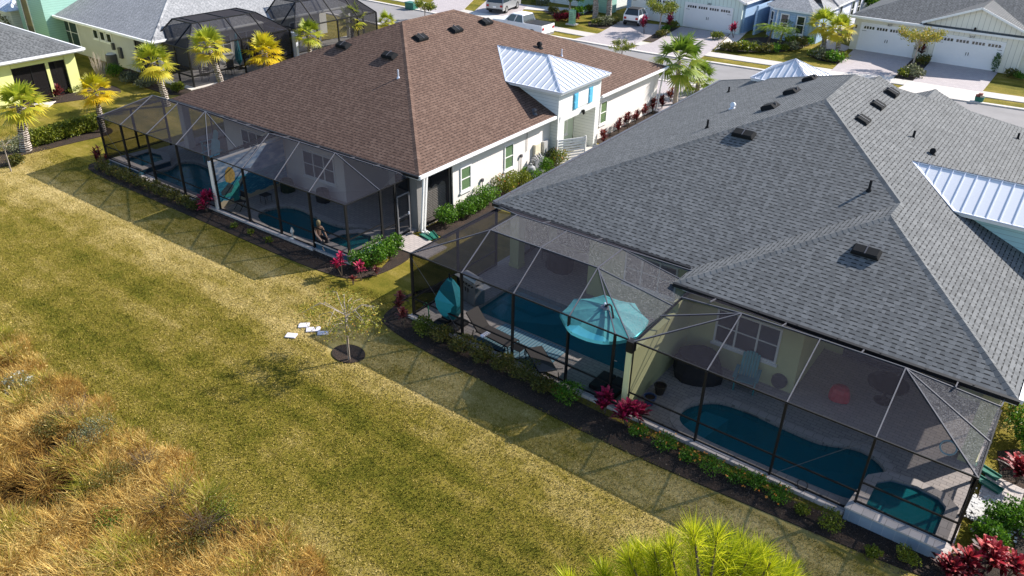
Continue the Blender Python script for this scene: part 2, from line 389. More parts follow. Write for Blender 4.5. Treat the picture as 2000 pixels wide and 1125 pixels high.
def mulchmat():
    m, n, l, bs = newmat('mulch'); tc = N(n, 'TexCoord').outputs['Object']
    f = noise(n, l, tc, 22, 6, .85); f2 = noise(n, l, tc, 1.4, 3)
    c = ramp(n, l, mth(n, l, 'ADD', mth(n, l, 'MULTIPLY', f, .8), mth(n, l, 'MULTIPLY', f2, .25)), [(.40, (.006, .004, .003)), (.57, (.036, .020, .012)), (.74, (.15, .085, .05))])
    l.new(c, bs.inputs['Base Color']); bs.inputs['Roughness'].default_value = .95; bump(n, l, bs, f, 1.0, .06); return m
MT['mulch'] = mulchmat()
MT['tile_blue'] = pavers('blue_spa_tiles', (.015, .06, .10), (.03, .09, .14), (.10, .17, .21), .30, .30, .3)
MT['tile_grey'] = pavers('grey_stone_tiles', (.20, .27, .36), (.26, .32, .40), (.38, .41, .46), .30, .30, .5)
MT['step'] = plain('pale_blue_step_plaster', (.22, .62, .72), .6, .08, 2)
MT['basin'] = plain('blue_pool_plaster', (.03, .36, .50), .6, .12, 2)
MT['basin_aqua'] = plain('aqua_pool_plaster', (.06, .36, .42), .6, .10, 2)
MT['water'] = watermat('pool_water', (.35, .75, .82)); MT['water_clear'] = watermat('clear_pool_water', (.55, .95, .95), (.015, .24, .27))
MT['screen_back'] = screenmat('far_insect_screen', (.035, .034, .040), .5)
MT['screen_black'] = screenmat('black_lanai_screen', (.02, .018, .018), .78)
MT['shade_col'] = plain('shaded_column_stucco', (.20, .195, .19), .85, .06, 1.2)  # column stucco darkened, its shade put into the base colour
MT['pale_teal'] = plain('pale_turquoise_plastic', (.22, .55, .62), .5, .06)
# ------------------------------------------------------------ the ground
RD = [(-18.42, 18.40), (0.80, 18.40), (0.80, 27.0), (-18.42, 27.0)]
BD = [B(u, v)[:2] for u, v in ((-9.75, -.12), (9.18, -.12), (9.18, 7.4), (-9.75, 7.4))]
def inset(poly, d):
    cx = sum(p[0] for p in poly)/len(poly); cy = sum(p[1] for p in poly)/len(poly)
    return [(p[0]-math.copysign(d, p[0]-cx), p[1]-math.copysign(d, p[1]-cy)) for p in poly]
mb = MB(); mb.prism([(-420, -120), (420, -120), (420, 520), (-420, 520)], 0, 0, holes=[inset(RD, .12), inset(BD, .2)]); struct('ground', mb, MT['lawn'], 'wide mown lawn, straw-coloured and green')
def smooth(pts, k=6, closed=True):
    n = len(pts); out = []
    for i in range(n if closed else n-1):
        p = [pts[(i+j-1) % n] if closed else pts[min(max(i+j-1, 0), n-1)] for j in range(4)]
        for s in range(k):
            t = s/k
            out.append(tuple(.5*((2*p[1][a])+(-p[0][a]+p[2][a])*t+(2*p[0][a]-5*p[1][a]+4*p[2][a]-p[3][a])*t*t+(-p[0][a]+3*p[1][a]-3*p[2][a]+p[3][a])*t**3) for a in (0, 1)))
    return out
KY = [(-140, 66.5), (-100, 64.8), (-61.5, 63.5), (-50, 62.9), (-42, 62.6), (-33, 62.7), (-27, 63.3), (-21.5, 63.9), (-12, 64.85), (-3.5, 65.7), (10, 67.5), (60, 75)]
def ky(x):
    for (a, b), (c, d) in zip(KY, KY[1:]):
        if a <= x <= c: return b+(d-b)*(x-a)/(c-a)
    return KY[-1][1]
def strip(name, x0, x1, o0, o1, z, m, step=3.0, label=None, zb=-.2):
    mb = MB(); xs = list(np.arange(x0, x1, step))+[x1]
    pts = [(x, ky(x)+o0) for x in xs]+[(x, ky(x)+o1) for x in reversed(xs)]
    mb.prism(pts, zb, z, bottom=False); return struct(name, mb, m, label)
strip('road', -140, 60, -7.6, -.25, .008, MT['asphalt'])
for nm, a, b in (('kerb', -.25, .12), ('kerb', -7.95, -7.6)):
    strip(nm, -140, 60, a, b, .10, MT['concrete'])
strip('pavement', -140, 60, 1.95, 3.6, .055, MT['walk'])
def slab(name, pts, z, m, zb=-.1, label=None, sm=0):
    mb = MB(); mb.prism(smooth(pts, sm) if sm else pts, zb, z, bottom=False); return struct(name, mb, m, label)
def pg(*q): return [G2(*p) for p in q]
D = {}
for k, (a, b, c, d) in enumerate((((1170, 66), (1255, 80), (1305, 51), (1212, 42)), ((1277, 83), (1388, 101), (1425, 67), (1330, 53)),
                        ((1622, 140), (1747, 151), (1784, 114), (1668, 97)), ((1782, 160), (1917, 181), (1951, 139), (1818, 120)), ((925, 24), (1003, 36), (1030, 12), (962, -8)), ((835, 14), (905, 20), (925, 0), (868, -22)))):
    slab('driveway', pg(a, b, c, d), .062+k*.0005, MT['drive'])
    p, q = G2(*a), G2(*b)
    slab('driveway', [(p[0]-.5, ky(p[0])-.2), (q[0]+.5, ky(q[0])-.2), (q[0], q[1]), (p[0], p[1])], .058+k*.0005, MT['concrete'] if k in (2, 3, 4) else MT['drive'])
slab('driveway', [(-27.6, 48.0), (-22.4, 48.2), (-21.9, 55.9), (-28.2, 55.4)], .05, MT['drive'])
slab('driveway', [(-42.5, 48.0), (-36.5, 48.2), (-36.2, 55.2), (-43.2, 55.0)], .05, MT['drive'])
slab('driveway', [(-17.5, 48.2), (-11.5, 48.2), (-11.2, 57.0), (-18.2, 56.6)], .05, MT['drive'])
slab('driveway', [(-6.5, 48.2), (-.5, 48.2), (-.2, 58.4), (-6.8, 57.8)], .05, MT['drive'])
slab('path', pg((1395, 99), (1440, 82), (1460, 62), (1428, 66)), .057, MT['concrete'])
slab('path', pg((1600, 95), (1650, 100), (1662, 93), (1610, 76)), .057, MT['drive'])
slab('path', pg((1000, 17), (1140, 27), (1175, 10), (1160, 6), (1128, 18), (1010, 9)), .057, MT['concrete'])
# mulch beds
beds = [pg((1255, 80), (1277, 83), (1329, 55), (1297, 50)), pg((1747, 152), (1782, 160), (1818, 121), (1786, 111)),
        pg((1402, 96), (1440, 101), (1500, 103), (1550, 98), (1580, 88), (1600, 70), (1560, 68), (1470, 74), (1440, 80)),
        pg((1575, 107), (1600, 118), (1640, 126), (1655, 111), (1630, 92), (1605, 88)),
        pg((1148, 44), (1150, 52), (1180, 57), (1210, 46), (1206, 36), (1170, 33)),
        pg((1060, 22), (1085, 34), (1140, 30), (1170, 22), (1150, 14), (1100, 18)),
        [B(u, v)[:2] for u, v in ((-10.6, .8), (-10.1, -1.0), (-4, -1.25), (2, -1.3), (6, -1.35), (8.6, -1.25), (10.1, -.9), (10.75, .3), (10.6, 2.2), (9.0, 2.6), (9.15, 0), (-9.6, 0), (-9.75, 1.2))],
        [B(u, v)[:2] for u, v in ((9.3, 4.6), (10.7, 4.4), (10.9, 10), (10.6, 14.6), (9.3, 14.8))],
        [B(u, v)[:2] for u, v in ((9.3, 20.2), (10.9, 20.0), (11.2, 26), (11, 31.5), (9.3, 31))],
        [(-19.3, 21.0), (-19.35, 18.1), (-18.1, 17.25), (-14, 16.95), (-8.4, 16.85), (-3, 17.15), (.6, 17.5), (2.4, 18.2), (3.2, 20.0), (3.3, 24.0), (1.1, 24), (.8, 18.45), (-18.4, 18.45), (-18.5, 21)],
        pg((0, 312), (60, 300), (150, 278), (215, 262), (210, 250), (150, 258), (60, 285), (0, 297)),
        [(-57.2, 21.5), (-56.2, 21.3), (-55.3, 24), (-54.6, 26.5), (-55.0, 27.6), (-57.2, 27.4)],
        [(-60, 31.2), (-58.5, 29.6), (-54.5, 29.2), (-50.9, 29.8), (-50.3, 35), (-50.2, 49), (-51.6, 49.5), (-51.7, 31.3)],
        smooth([(-18.4+.66*math.cos(t), 15.22+.52*math.sin(t)) for t in np.arange(0, 6.2, .52)], 3),
        smooth([(-47.0+.75*math.cos(t), 15.9+.75*math.sin(t)) for t in np.arange(0, 6.2, .52)], 3)]
for i, b in enumerate(beds): slab('flower_bed', b, .02+.0013*i, MT['mulch'], -.1, None, 4 if i in (2, 6, 9, 10, 11, 12) else 0)
slab('path', [B(u, v)[:2] for u, v in ((9.25, 2.25), (11.4, 2.3), (11.4, 3.7), (9.25, 3.7))], .075, MT['deck'])
slab('path', [B(u, v)[:2] for u, v in ((9.3, 15.0), (12.4, 15.0), (12.6, 19.8), (9.3, 19.8))], .075, MT['concrete'])
slab('path', pg((1905, 985), (1985, 1005), (2000, 960), (1925, 925)), .075, MT['deck'])
slab('path', pg((63, 205), (110, 199), (95, 210), (75, 212)), .07, MT['concrete'])
peb = MB()
for i in range(900):
    x, y = 1.25+rnd.gauss(0, .38), 20.9+rnd.gauss(0, .28); r = rnd.uniform(.025, .05)
    peb.box((x, y, .05+r*.4), (r*2, r*1.5, r), rnd.uniform(0, 3))
tag(peb.build('white_pebbles', plain('white_pebble', (.46, .46, .46), .7, .2, 20)), 'white pebbles spread round the pool enclosure end', 'pebbles', kind='stuff')

# ------------------------------------------------------------ building kit
def rface(mb, pts, mi=0):
    p = [Vector(q) for q in pts]; nn = Vector((0, 0, 0))
    for i in range(len(p)): nn += (p[i]-p[0]).cross(p[(i+1) % len(p)]-p[0])
    nn.normalize()
    if nn.z < 0: p.reverse(); nn = -nn
    e = Vector((0, 0, 1)).cross(nn).normalized(); up = nn.cross(e)
    mb.poly([tuple(q) for q in p], [(q.dot(e), q.dot(up)) for q in p], mi)
def caps(mb, a, b, w=.15, step=.21, mi=0, lift=.022):
    a, b = Vector(a), Vector(b); d = b-a; L = d.length; d.normalize()
    s = d.cross(Vector((0, 0, 1))).normalized(); n = max(1, int(L/step)); dn = Vector((0, 0, -.42*w*1.15))
    for i in range(n):
        p = a+d*(i*L/n); q = a+d*((i+1.12)*L/n); p1 = p+Vector((0, 0, lift+.009)); q1 = q+Vector((0, 0, lift))
        uv = [((rnd.randint(0, 40)+.8)*.28, (rnd.randint(0, 3)+.68)*.165)]*4
        mb.poly([p1, q1, q1+s*w+dn, p1+s*w+dn], uv, mi); mb.poly([q1, p1, p1-s*w+dn, q1-s*w+dn], uv, mi)
        mb.poly([p1+s*w+dn, p1+s*w+dn-Vector((0, 0, .03)), p1-Vector((0, 0, .03)), p1], uv, mi); mb.poly([p1-s*w+dn-Vector((0, 0, .03)), p1-s*w+dn, p1, p1-Vector((0, 0, .03))], uv, mi)
def roof(parent, T, faces, eave, m, hips, fas=.18, step=.21, name='roof'):
    """faces/hips in the house frame T; eave: closed outline of eave points"""
    mb = MB()
    for f in faces: rface(mb, [T(*p) for p in f])
    ev = [T(*p) for p in eave]; n = len(ev)
    zz = ev[0][2]
    mb2 = MB(); mb2.prism([(p[0], p[1]) for p in ev], zz-fas, zz-.012)
    r = mb.build(name, m, parent)
    mb2.build('soffit', MT['white'], r)
    if hips:
        c = MB()
        for a, b in hips: caps(c, T(*a), T(*b), step=step)
        c.build('ridge_cap', m, r)
    return r
def gutter(parent, pts, m='white', w=.13, h=.13):
    mb = MB()
    for a, b in zip(pts, pts[1:]):
        mb.beam(a, b, w, h)
        for t in np.arange(.05, 1, .12): 
            p = Vector(a).lerp(Vector(b), t); mb.box((p.x, p.y, p.z+h/2+.008), (.05, .05, .015))
    return mb.build('gutter', MT[m], parent)
def downspout(parent, top, bottom, m='white', r=.045, kick=(0, 0)):
    mb = MB(); mb.beam(top, bottom, r*2, r*1.8)
    if kick != (0, 0): mb.beam(bottom, (bottom[0]+kick[0], bottom[1]+kick[1], bottom[2]-.06), r*2, r*1.8)
    return mb.build('downspout', MT[m], parent)
def window(parent, o, e, nrm, w, h, cols=1, rows=2, glass='blind_glass', frame='white', sill=True, fw=.07, name='window', label=None):
    o, e, nrm = Vector(o), Vector(e).normalized(), Vector(nrm).normalized(); z = Vector((0, 0, 1)); mb = MB()
    def bar(a, b, s): mb.obox(a, e*s[0], nrm*s[2], z*s[1])
    dp = .06
    for q, s in ((o, (w, fw, dp)), (o+z*(h-fw), (w, fw, dp)), (o+z*fw, (fw, h-2*fw, dp-.004)), (o+e*(w-fw)+z*fw, (fw, h-2*fw, dp-.004))): bar(q, None, s)
    for i in range(1, cols): bar(o+e*(w*i/cols-fw*.45)+z*fw, None, (fw*.9, h-2*fw, dp-.01))
    for i in range(1, rows): bar(o+z*(h*i/rows-fw*.3)+e*fw, None, (w-2*fw, fw*.6, dp-.016))
    f = mb.build(name, MT[frame], parent)
    g = MB(); g.obox(o+e*.02+z*.02, e*(w-.04), nrm*.022, z*(h-.04)); g.build('pane', MT[glass], f)
    if sill:
        s = MB(); s.obox(o-e*.06-z*.09, e*(w+.12), nrm*.09, z*.086); s.build('sill', MT['white'], f)
    if label: f['label'] = label
    return f
def garage_door(parent, a, b, h=2.13, label=None):
    a, b = Vector(a), Vector(b); e = (b-a).normalized(); w = (b-a).length; z = Vector((0, 0, 1)); nrm = e.cross(z)
    fr = MB()
    for q, s in ((a-e*.14, (.14, h+.14)), (b, (.14, h+.14)), (a+z*h, (w, .14))): fr.obox(q, e*s[0], nrm*.07, z*s[1])
    d = fr.build('garage_door', MT['white'], parent)
    if label: d['label'] = label
    p = MB(); p.obox(a, e*w, nrm*.03, z*h)
    for i in range(5):
        p.obox(a+z*(i*h/5+.02), e*w, nrm*.036, z*(h/5-.04))
    p.build('panel', plain_white2, d)
    for c in range(4):
        for k in range(4):
            g = MB(); g.obox(a+e*(w*(.035+c*.245)+k*w*.052)+z*(h*.845), e*(w*.038), nrm*.045, z*(h*.10)); g.build('glazing', MT['glass'], d)
    for s in (-.12, .06): k = MB(); k.obox(a+e*(w/2+s)+z*(h*.42), e*.05, nrm*.06, z*.26); k.build('handle', MT['bronze'], d)
    for s in (0.02, w-.42): k = MB(); k.obox(a+e*s+z*(h*.76), e*.4, nrm*.05, z*.03); k.build('hinge_strap', MT['bronze'], d)
    # arched corner brackets
    for s, t in ((0, 1), (w, -1)):
        q = MB(); q.obox(a+e*(s if t > 0 else s-.32)+z*(h-.05), e*.32, nrm*.05, z*.05); q.beam(a+e*(s+t*.03)+z*(h-.3)+nrm*.05, a+e*(s+t*.3)+z*(h-.03)+nrm*.05, .04, .05)
        q.build('bracket', MT['white'], d)
    return d
plain_white2 = plain('garage_door_white', (.78, .78, .80), .5, .02, 1)
def walls(parent, T, pts, z0, z1, m, name='wall'):
    mb = MB(); mb.prism([T(*p)[:2] for p in pts], z0, z1); return mb.build(name, MT[m], parent)
def on_plane(px, py, p0, nrm):
    d = ray(px, py); o = np.array([0, 0, CAMH]); nrm = np.array(nrm, float)
    t = np.dot(np.array(p0, float)-o, nrm)/np.dot(d, nrm); return tuple(float(x) for x in o+d*t)
def pnorm(a, b, c):
    n = (Vector(b)-Vector(a)).cross(Vector(c)-Vector(a)).normalized(); return -n if n.z < 0 else n
def box_vent(parent, p, nrm, along, w=.85, l=.42, h=.17):
    """low slant-back ridge vent with a strap"""
    nrm = Vector(nrm); e = Vector(along).normalized(); up = nrm.cross(e).normalized()
    if up.z < 0: up = -up
    p = Vector(p); mb = MB(); k = []
    for zz, l0, l1, ww in ((0, -l*.55, l*.55, w*.5), (h, -l*.5, l*.28, w*.42)):
        k += [tuple(p+e*x+up*y+nrm*zz) for x, y in ((-ww, l0), (ww, l0), (ww, l1), (-ww, l1))]
    mb.hexa(k)
    mb.obox(p+e*(-w*.46)-up*(l*.60)+nrm*.02, e*(w*.92), up*.07, nrm*(h*.75))
    v = mb.build('roof_vent', MT['vent'], parent)
    s = MB(); s.obox(p-e*.02-up*(l*.53), e*.04, up*(l*1.0), nrm*(h+.015)); s.build('strap', MT['bronze_lt'], v)
    return v
def pipe_vent(parent, p, h=.38, r=.045, hood=False, m='vent'):
    mb = MB(); p = Vector(p); mb.tube(p-Vector((0, 0, .1)), p+Vector((0, 0, h)), r, r, 8); mb.tube(p-Vector((0, 0, .05)), p+Vector((0, 0, .07)), r*2.4, r*1.3, 10)
    if hood: mb.tube(p+Vector((0, .06, h-.03)), p+Vector((0, -.12, h+.02)), r*1.45, r*1.45, 10)
    return mb.build('vent_pipe', MT[m], parent)
def hip_house(T, x0, x1, y0, y1, z, pitch):
    """faces of a simple hip roof on a rectangle; ridge along the longer side"""
    W, L = x1-x0, y1-y0
    if W <= L: h = W/2; A = (x0+h, y0+h, z+h*pitch); A2 = (x0+h, y1-h, z+h*pitch)
    else: h = L/2; A = (x0+h, y0+h, z+h*pitch); A2 = (x1-h, y0+h, z+h*pitch)
    a, b, c, d = (x0, y0, z), (x1, y0, z), (x1, y1, z), (x0, y1, z)
    if W <= L: F = [(a, b, A), (b, c, A2, A), (c, d, A2), (d, a, A, A2)]; H = [(a, A), (b, A), (c, A2), (d, A2), (A, A2)]
    else: F = [(a, b, A2, A), (b, c, A2), (c, d, A, A2), (d, a, A)]; H = [(a, A), (b, A2), (c, A2), (d, A), (A, A2)]
    return F, [a, b, c, d], H
def seam_roof(parent, T, faces, step=.42):
    """standing-seam metal: faces as (pts) with seams running up the slope"""
    mb = MB(); sm = MB()
    for f in faces:
        p = [Vector(T(*q)) for q in f]; rface(mb, [tuple(q) for q in p])
        nn = pnorm(p[0], p[1], p[2]); e = Vector((0, 0, 1)).cross(nn).normalized(); up = nn.cross(e)
        us = [q.dot(e) for q in p]; u0, u1 = min(us), max(us); o = p[0]
        u = u0+step*.6
        while u < u1-.1:
            ys = []
            for i in range(len(p)):
                a, b = p[i], p[(i+1) % len(p)]; ua, ub = a.dot(e), b.dot(e)
                if (ua-u)*(ub-u) < 0: t = (u-ua)/(ub-ua); ys.append(a.lerp(b, t))
            if len(ys) == 2 and (ys[0]-ys[1]).length > .25: sm.beam(ys[0]+nn*.015, ys[1]+nn*.015, .035, .05)
            u += step
        for i in range(len(p)): sm.beam(p[i]+nn*.01, p[(i+1) % len(p)]+nn*.01, .10, .045)
    r = mb.build('metal_roof', MT['metal_roof'], parent); sm.build('seam', MT['seam'], r); return r
W0 = lambda x, y, z=0.0: (x, y, z)

# ------------------------------------------------------------ grey-roofed house on the right
RX = thing('grey_roof_house', 'yellow house under the large grey shingle roof with white metal tower roofs', 'house', (-9, 24, 0))
p_ = .416; ze = 2.95
E0 = (-18.48, 23.74, ze); E1 = (-9.5, 23.74, ze); E2 = (-9.5, 22.36, ze); E3 = (1.01, 22.36, ze); E4 = (1.01, 48.1, ze); E5 = (-19.15, 48.1, ze)
RA = (-8.74, 33.48, 7.0); RA2 = (-9.0, 38.4, 7.0); RB = (-4.25, 27.62, 5.14); RM = (-4.25, 29.0, 5.14)
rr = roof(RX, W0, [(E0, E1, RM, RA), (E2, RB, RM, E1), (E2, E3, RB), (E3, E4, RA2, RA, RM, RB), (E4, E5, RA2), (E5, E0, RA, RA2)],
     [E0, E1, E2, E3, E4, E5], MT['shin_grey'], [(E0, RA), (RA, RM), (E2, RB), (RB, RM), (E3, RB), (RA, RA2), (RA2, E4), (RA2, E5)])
# gables to the street
for k, (gx, hw, gz) in enumerate(((-7.1, 3.4, 4.5), (-10.4, 3.2, 4.25))):
    g = MB(); ya = 42.0; yb = (49.2, 50.4)[k]
    rface(g, [(gx-hw, yb, ze), (gx, yb, ze+hw*p_), (gx, ya, ze+hw*p_), (gx-hw, ya, ze)]); rface(g, [(gx+hw, yb, ze), (gx+hw, ya, ze), (gx, ya, ze+hw*p_), (gx, yb, ze+hw*p_)])
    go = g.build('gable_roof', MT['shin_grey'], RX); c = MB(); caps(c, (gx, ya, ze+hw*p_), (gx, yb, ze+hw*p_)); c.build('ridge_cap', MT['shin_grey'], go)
    w_ = MB(); w_.hexa([(gx-hw+.3, 47.6, 0), (gx+hw-.3, 47.6, 0), (gx+hw-.3, yb-.35, 0), (gx-hw+.3, yb-.35, 0), (gx-hw+.3, 47.6, ze-.05), (gx+hw-.3, 47.6, ze-.05), (gx+hw-.3, yb-.35, ze-.05), (gx-hw+.3, yb-.35, ze-.05)]); w_.build('gable_wall', MT['board_cream'], RX)
walls(RX, W0, [(-13.97, 24.1), (-9.15, 24.1), (-9.15, 22.75), (-4.96, 22.75), (-4.96, 26.2), (.6, 26.2), (.6, 47.6), (-18.7, 47.6), (-18.05, 27.2), (-13.97, 27.2)], 0, 2.79, 'stucco_yellow')
for cx, cy in ((-17.6, 24.25), (.42, 22.95)):
    c = MB(); c.box((cx, cy, 1.4), (.45, .45, 2.76)); c.box((cx, cy, .18), (.5, .5, .16)); c.build('column', MT['stucco_yellow'], RX)
gutter(RX, [(-18.5, 23.68, 2.93), (-9.55, 23.68, 2.93)], 'bronze'); gutter(RX, [(-9.5, 22.3, 2.93), (1.05, 22.3, 2.93)], 'bronze')
gutter(RX, [(1.07, 22.36, 2.93), (1.07, 31.0, 2.93)]); gutter(RX, [(-18.54, 23.8, 2.93), (-19.2, 48.0, 2.93)], 'bronze_lt')
window(RX, (-12.33, 24.098, 1.24), (1, 0, 0), (0, -1, 0), 2.2, 1.35, 3, 2, 'grey_glass', 'white')
window(RX, (-7.93, 22.748, 1.02), (1, 0, 0), (0, -1, 0), 2.26, 1.38, 3, 2, 'grey_glass', 'white')
for x0, y, w2 in ((-17.5, 27.198, 2.6), (-4.3, 26.198, 3.8)):
    window(RX, (x0, y, .12), (1, 0, 0), (0, -1, 0), w2, 2.25, 3 if w2 > 3 else 2, 1, 'grey_glass', 'bronze_lt', False, name='patio_door')
for q, kind in (((1453, 263), 0), ((1692, 493), 1)):
    n0 = pnorm(E0, E1, RA); P0 = E0 if kind == 0 else E2
    box_vent(rr, on_plane(q[0], q[1], P0, n0), n0, (1, 0, 0), .92, .42, .18)
nR = pnorm(E3, E4, RA2); nL = pnorm(E5, E0, RA)
for q in ((1680, 237), (1710, 208), (1738, 183)): box_vent(rr, on_plane(q[0], q[1], E3, nR), nR, (0, 1, 0), .75, .55, .2)
for q in ((1506, 211), (1548, 181), (1584, 156)): box_vent(rr, on_plane(q[0], q[1], E0, nL), nL, (0, 1, 0), .75, .55, .2)
for q, pl, hood, hh in (((1697, 372), 'F', 0, .4), ((1783, 271), 'R', 0, .35), ((1820, 303), 'R', 1, .2), ((1987, 272), 'R', 0, .3), ((1423, 180), 'L', 0, .3), ((1381, 250), 'L', 0, .38), ((1431, 212), 'L', 1, .2)):
    P0, nn = {'F': (E0, pnorm(E0, E1, RA)), 'R': (E3, nR), 'L': (E0, nL)}[pl]
    pipe_vent(rr, on_plane(q[0], q[1], P0, nn), hh, .05 if not hood else .08, bool(hood), 'seam' if q == (1431, 212) else 'vent')
# entry tower with metal roof on the right side
tz = 4.53; ty0, ty1 = 31.1, 35.1
tw = MB(); tw.prism([(-4.2, 31.5), (2.0, 31.5), (2.0, 34.7), (-4.2, 34.7)], 0, tz-.1); tw.build('tower_wall', MT['siding_teal'], RX)
t_ = MB(); t_.prism([(-5.0, ty0+.02), (2.4, ty0+.02), (2.4, ty1-.02), (-5.0, ty1-.02)], tz-.14, tz-.01); t_.build('tower_fascia', MT['white'], RX)
hr = tz+2*.42
seam_roof(RX, W0, [((-2.72, ty0, tz), (2.45, ty0, tz), (.45, 33.1, hr), (-4.86, 33.1, hr)), ((2.45, ty0, tz), (2.45, ty1, tz), (.45, 33.1, hr)), ((2.45, ty1, tz), (-2.72, ty1, tz), (-4.86, 33.1, hr), (.45, 33.1, hr))])
# entry tower at the far left
hx, hy, hw, hz = -13.95, 45.4, 1.75, 4.62
tw = MB(); tw.prism([(hx-1.5, hy-1.5), (hx+1.5, hy-1.5), (hx+1.5, hy+1.5), (hx-1.5, hy+1.5)], 0, hz-.1); tw.build('tower_wall', MT['siding_white'], RX)
c4 = [(hx-hw, hy-hw, hz), (hx+hw, hy-hw, hz), (hx+hw, hy+hw, hz), (hx-hw, hy+hw, hz)]; ap = (hx, hy, hz+1.0)
t_ = MB(); t_.prism([(p[0]*.999, p[1]) for p in c4], hz-.14, hz-.01); t_.build('tower_fascia', MT['white'], RX)
seam_roof(RX, W0, [(c4[i], c4[(i+1) % 4], ap) for i in range(4)], .38)
def wall_lamp(parent, p, nrm=(0, -1, 0)):
    mb = MB(); p = Vector(p); q = p+Vector(nrm)*.1
    mb.box((p.x+nrm[0]*.03, p.y+nrm[1]*.03, p.z), (.12, .12, .14)); mb.lathe(tuple(q), [(.03, .12), (.09, .08), (.07, -.14), (.03, -.18)], 8)
    return mb.build('wall_lamp', MT['bronze'], parent)

# ------------------------------------------------------------ brown-roofed house
BX_ = thing('brown_roof_house', 'white stucco house under the brown shingle roof with a mural by its pool', 'house', B(0, 4.3), BPH)
F0 = (-8.95, 3.9, ze); F1 = (9.72, 3.9, ze); F2 = (9.72, 28.9, ze); F3 = (-8.95, 28.9, ze); FA = (.4, 13.2, 7.02); FA2 = (.4, 17.75, 7.02)
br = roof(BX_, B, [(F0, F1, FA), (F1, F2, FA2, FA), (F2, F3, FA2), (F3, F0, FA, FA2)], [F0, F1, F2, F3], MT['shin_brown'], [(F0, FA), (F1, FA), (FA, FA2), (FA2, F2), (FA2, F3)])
walls(BX_, B, [(-4.85, 4.3), (4.4, 4.3), (4.4, 7.35), (9.3, 7.35), (9.3, 15.2), (8.3, 15.2), (8.3, 19.8), (9.3, 19.8), (9.3, 28.5), (-8.5, 28.5), (-8.5, 7.35), (-4.85, 7.35)], 0, 2.79, 'stucco_white')
for u, v, m_ in ((-8.5, 4.3, 'stucco_white'), (9.1, 4.35, 'shade_col')):
    c = MB(); c.box(B(u, v, 1.4), (.42, .42, 2.76), BPH); c.build('column', MT[m_], BX_)
w_ = MB(); w_.obox(B(9.1, 6.72, 0), Vector(B(.2, 0))-Vector(B(0, 0)), Vector(B(0, .62))-Vector(B(0, 0)), (0, 0, 2.78)); w_.build('side_wall', MT['stucco_white'], BX_)
gutter(BX_, [B(9.78, 3.85, 2.93), B(9.78, 15.0, 2.93)]); gutter(BX_, [B(9.78, 20.05, 2.93), B(9.78, 28.95, 2.93)]); gutter(BX_, [B(-8.95, 3.84, 2.93), B(9.72, 3.84, 2.93)], 'bronze')
gutter(BX_, [B(9.72, 28.95, 2.93), B(-8.95, 28.95, 2.93)])
ex = Vector(B(1, 0))-Vector(B(0, 0)); ey = Vector(B(0, 1))-Vector(B(0, 0))
for v, a in ((4.32, 1), (4.12, 0), (15.45, 0), (28.2, 0)): downspout(BX_, B(9.78, v, 2.86), B(9.52, v, .12), kick=(.5, -.1) if v < 5 else (0, 0))
for v0, v1, a, b in ((7.26, 8.10, .97, 2.23), (10.88, 11.70, .97, 2.34), (20.72, 21.55, .92, 2.34)):
    window(BX_, B(9.3, v0, a), ey, ex, v1-v0, b-a, 1, 2)
window(BX_, B(1.45, 4.3, .88), ex, -ey, 2.3, 1.42, 3, 2, 'grey_glass', 'white'); window(BX_, B(-3.4, 4.3, .95), ex, -ey, 1.95, 1.42, 3, 2, 'grey_glass', 'white')
window(BX_, B(4.9, 7.35, .12), ex, -ey, 3.6, 2.2, 3, 1, 'grey_glass', 'bronze_lt', False, name='patio_door'); window(BX_, B(-8.1, 7.35, .12), ex, -ey, 3.0, 2.2, 2, 1, 'grey_glass', 'bronze_lt', False, name='patio_door')
window(BX_, B(8.3, 17.1, .75), ey, ex, 1.5, 1.6, 1, 2, 'blind_glass'); 
# entry tower
tz = 4.36; tA, tB_ = 14.85, 20.15; hr = tz+2.65*.42
tw = MB(); tw.prism([B(*p)[:2] for p in ((5.8, 15.22), (9.78, 15.22), (9.78, 19.78), (5.8, 19.78))], 2.5, tz-.12); tw.build('tower_wall', MT['siding_white'], BX_)
for v0, v1 in ((15.22, 15.9), (19.3, 19.78)):
    c = MB(); c.prism([B(*p)[:2] for p in ((8.35, v0), (9.78, v0), (9.78, v1), (8.35, v1))], 0, 2.5); c.build('entry_pier', MT['siding_white'], BX_)
t_ = MB(); t_.prism([B(*p)[:2] for p in ((5.2, tA), (10.12, tA), (10.12, tB_), (5.2, tB_))], tz-.14, tz-.01); t_.build('tower_fascia', MT['white'], BX_)
t_ = MB(); t_.prism([B(*p)[:2] for p in ((8.31, 15.92), (8.34, 15.92), (8.34, 19.28), (8.31, 19.28))], 0, 2.5); t_.build('entry_wall', MT['mint_wall'], BX_)
seam_roof(BX_, B, [((6.5, tA, tz), (10.15, tA, tz), (7.5, 17.5, hr), (3.95, 17.5, hr)), ((10.15, tA, tz), (10.15, tB_, tz), (7.5, 17.5, hr)), ((10.15, tB_, tz), (6.5, tB_, tz), (3.95, 17.5, hr), (7.5, 17.5, hr))])
s_ = MB()
for v in (16.75, 18.35):
    s_ = MB(); s_.obox(B(9.79, v, 2.95), ex*.05, ey*.42, (0, 0, .88)); s_.obox(B(9.84, v+.05, 3.0), ex*.02, ey*.32, (0, 0, .34)); s_.obox(B(9.84, v+.05, 3.42), ex*.02, ey*.32, (0, 0, .34)); s_.build('shutter', plain('sky_blue_paint', (.10, .42, .62), .5, .05), BX_)
window(BX_, B(9.78, 17.17, 2.98), ey, ex, 1.16, .78, 1, 1, 'lilac', 'white', False, name='shuttered_niche') if False else None
n_ = MB(); n_.obox(B(9.785, 17.2, 2.97), ex*.03, ey*1.1, (0, 0, .86)); n_.build('niche', MT['white'], BX_)
wall_lamp(BX_, B(9.8, 17.75, 2.62), (1, 0, 0))
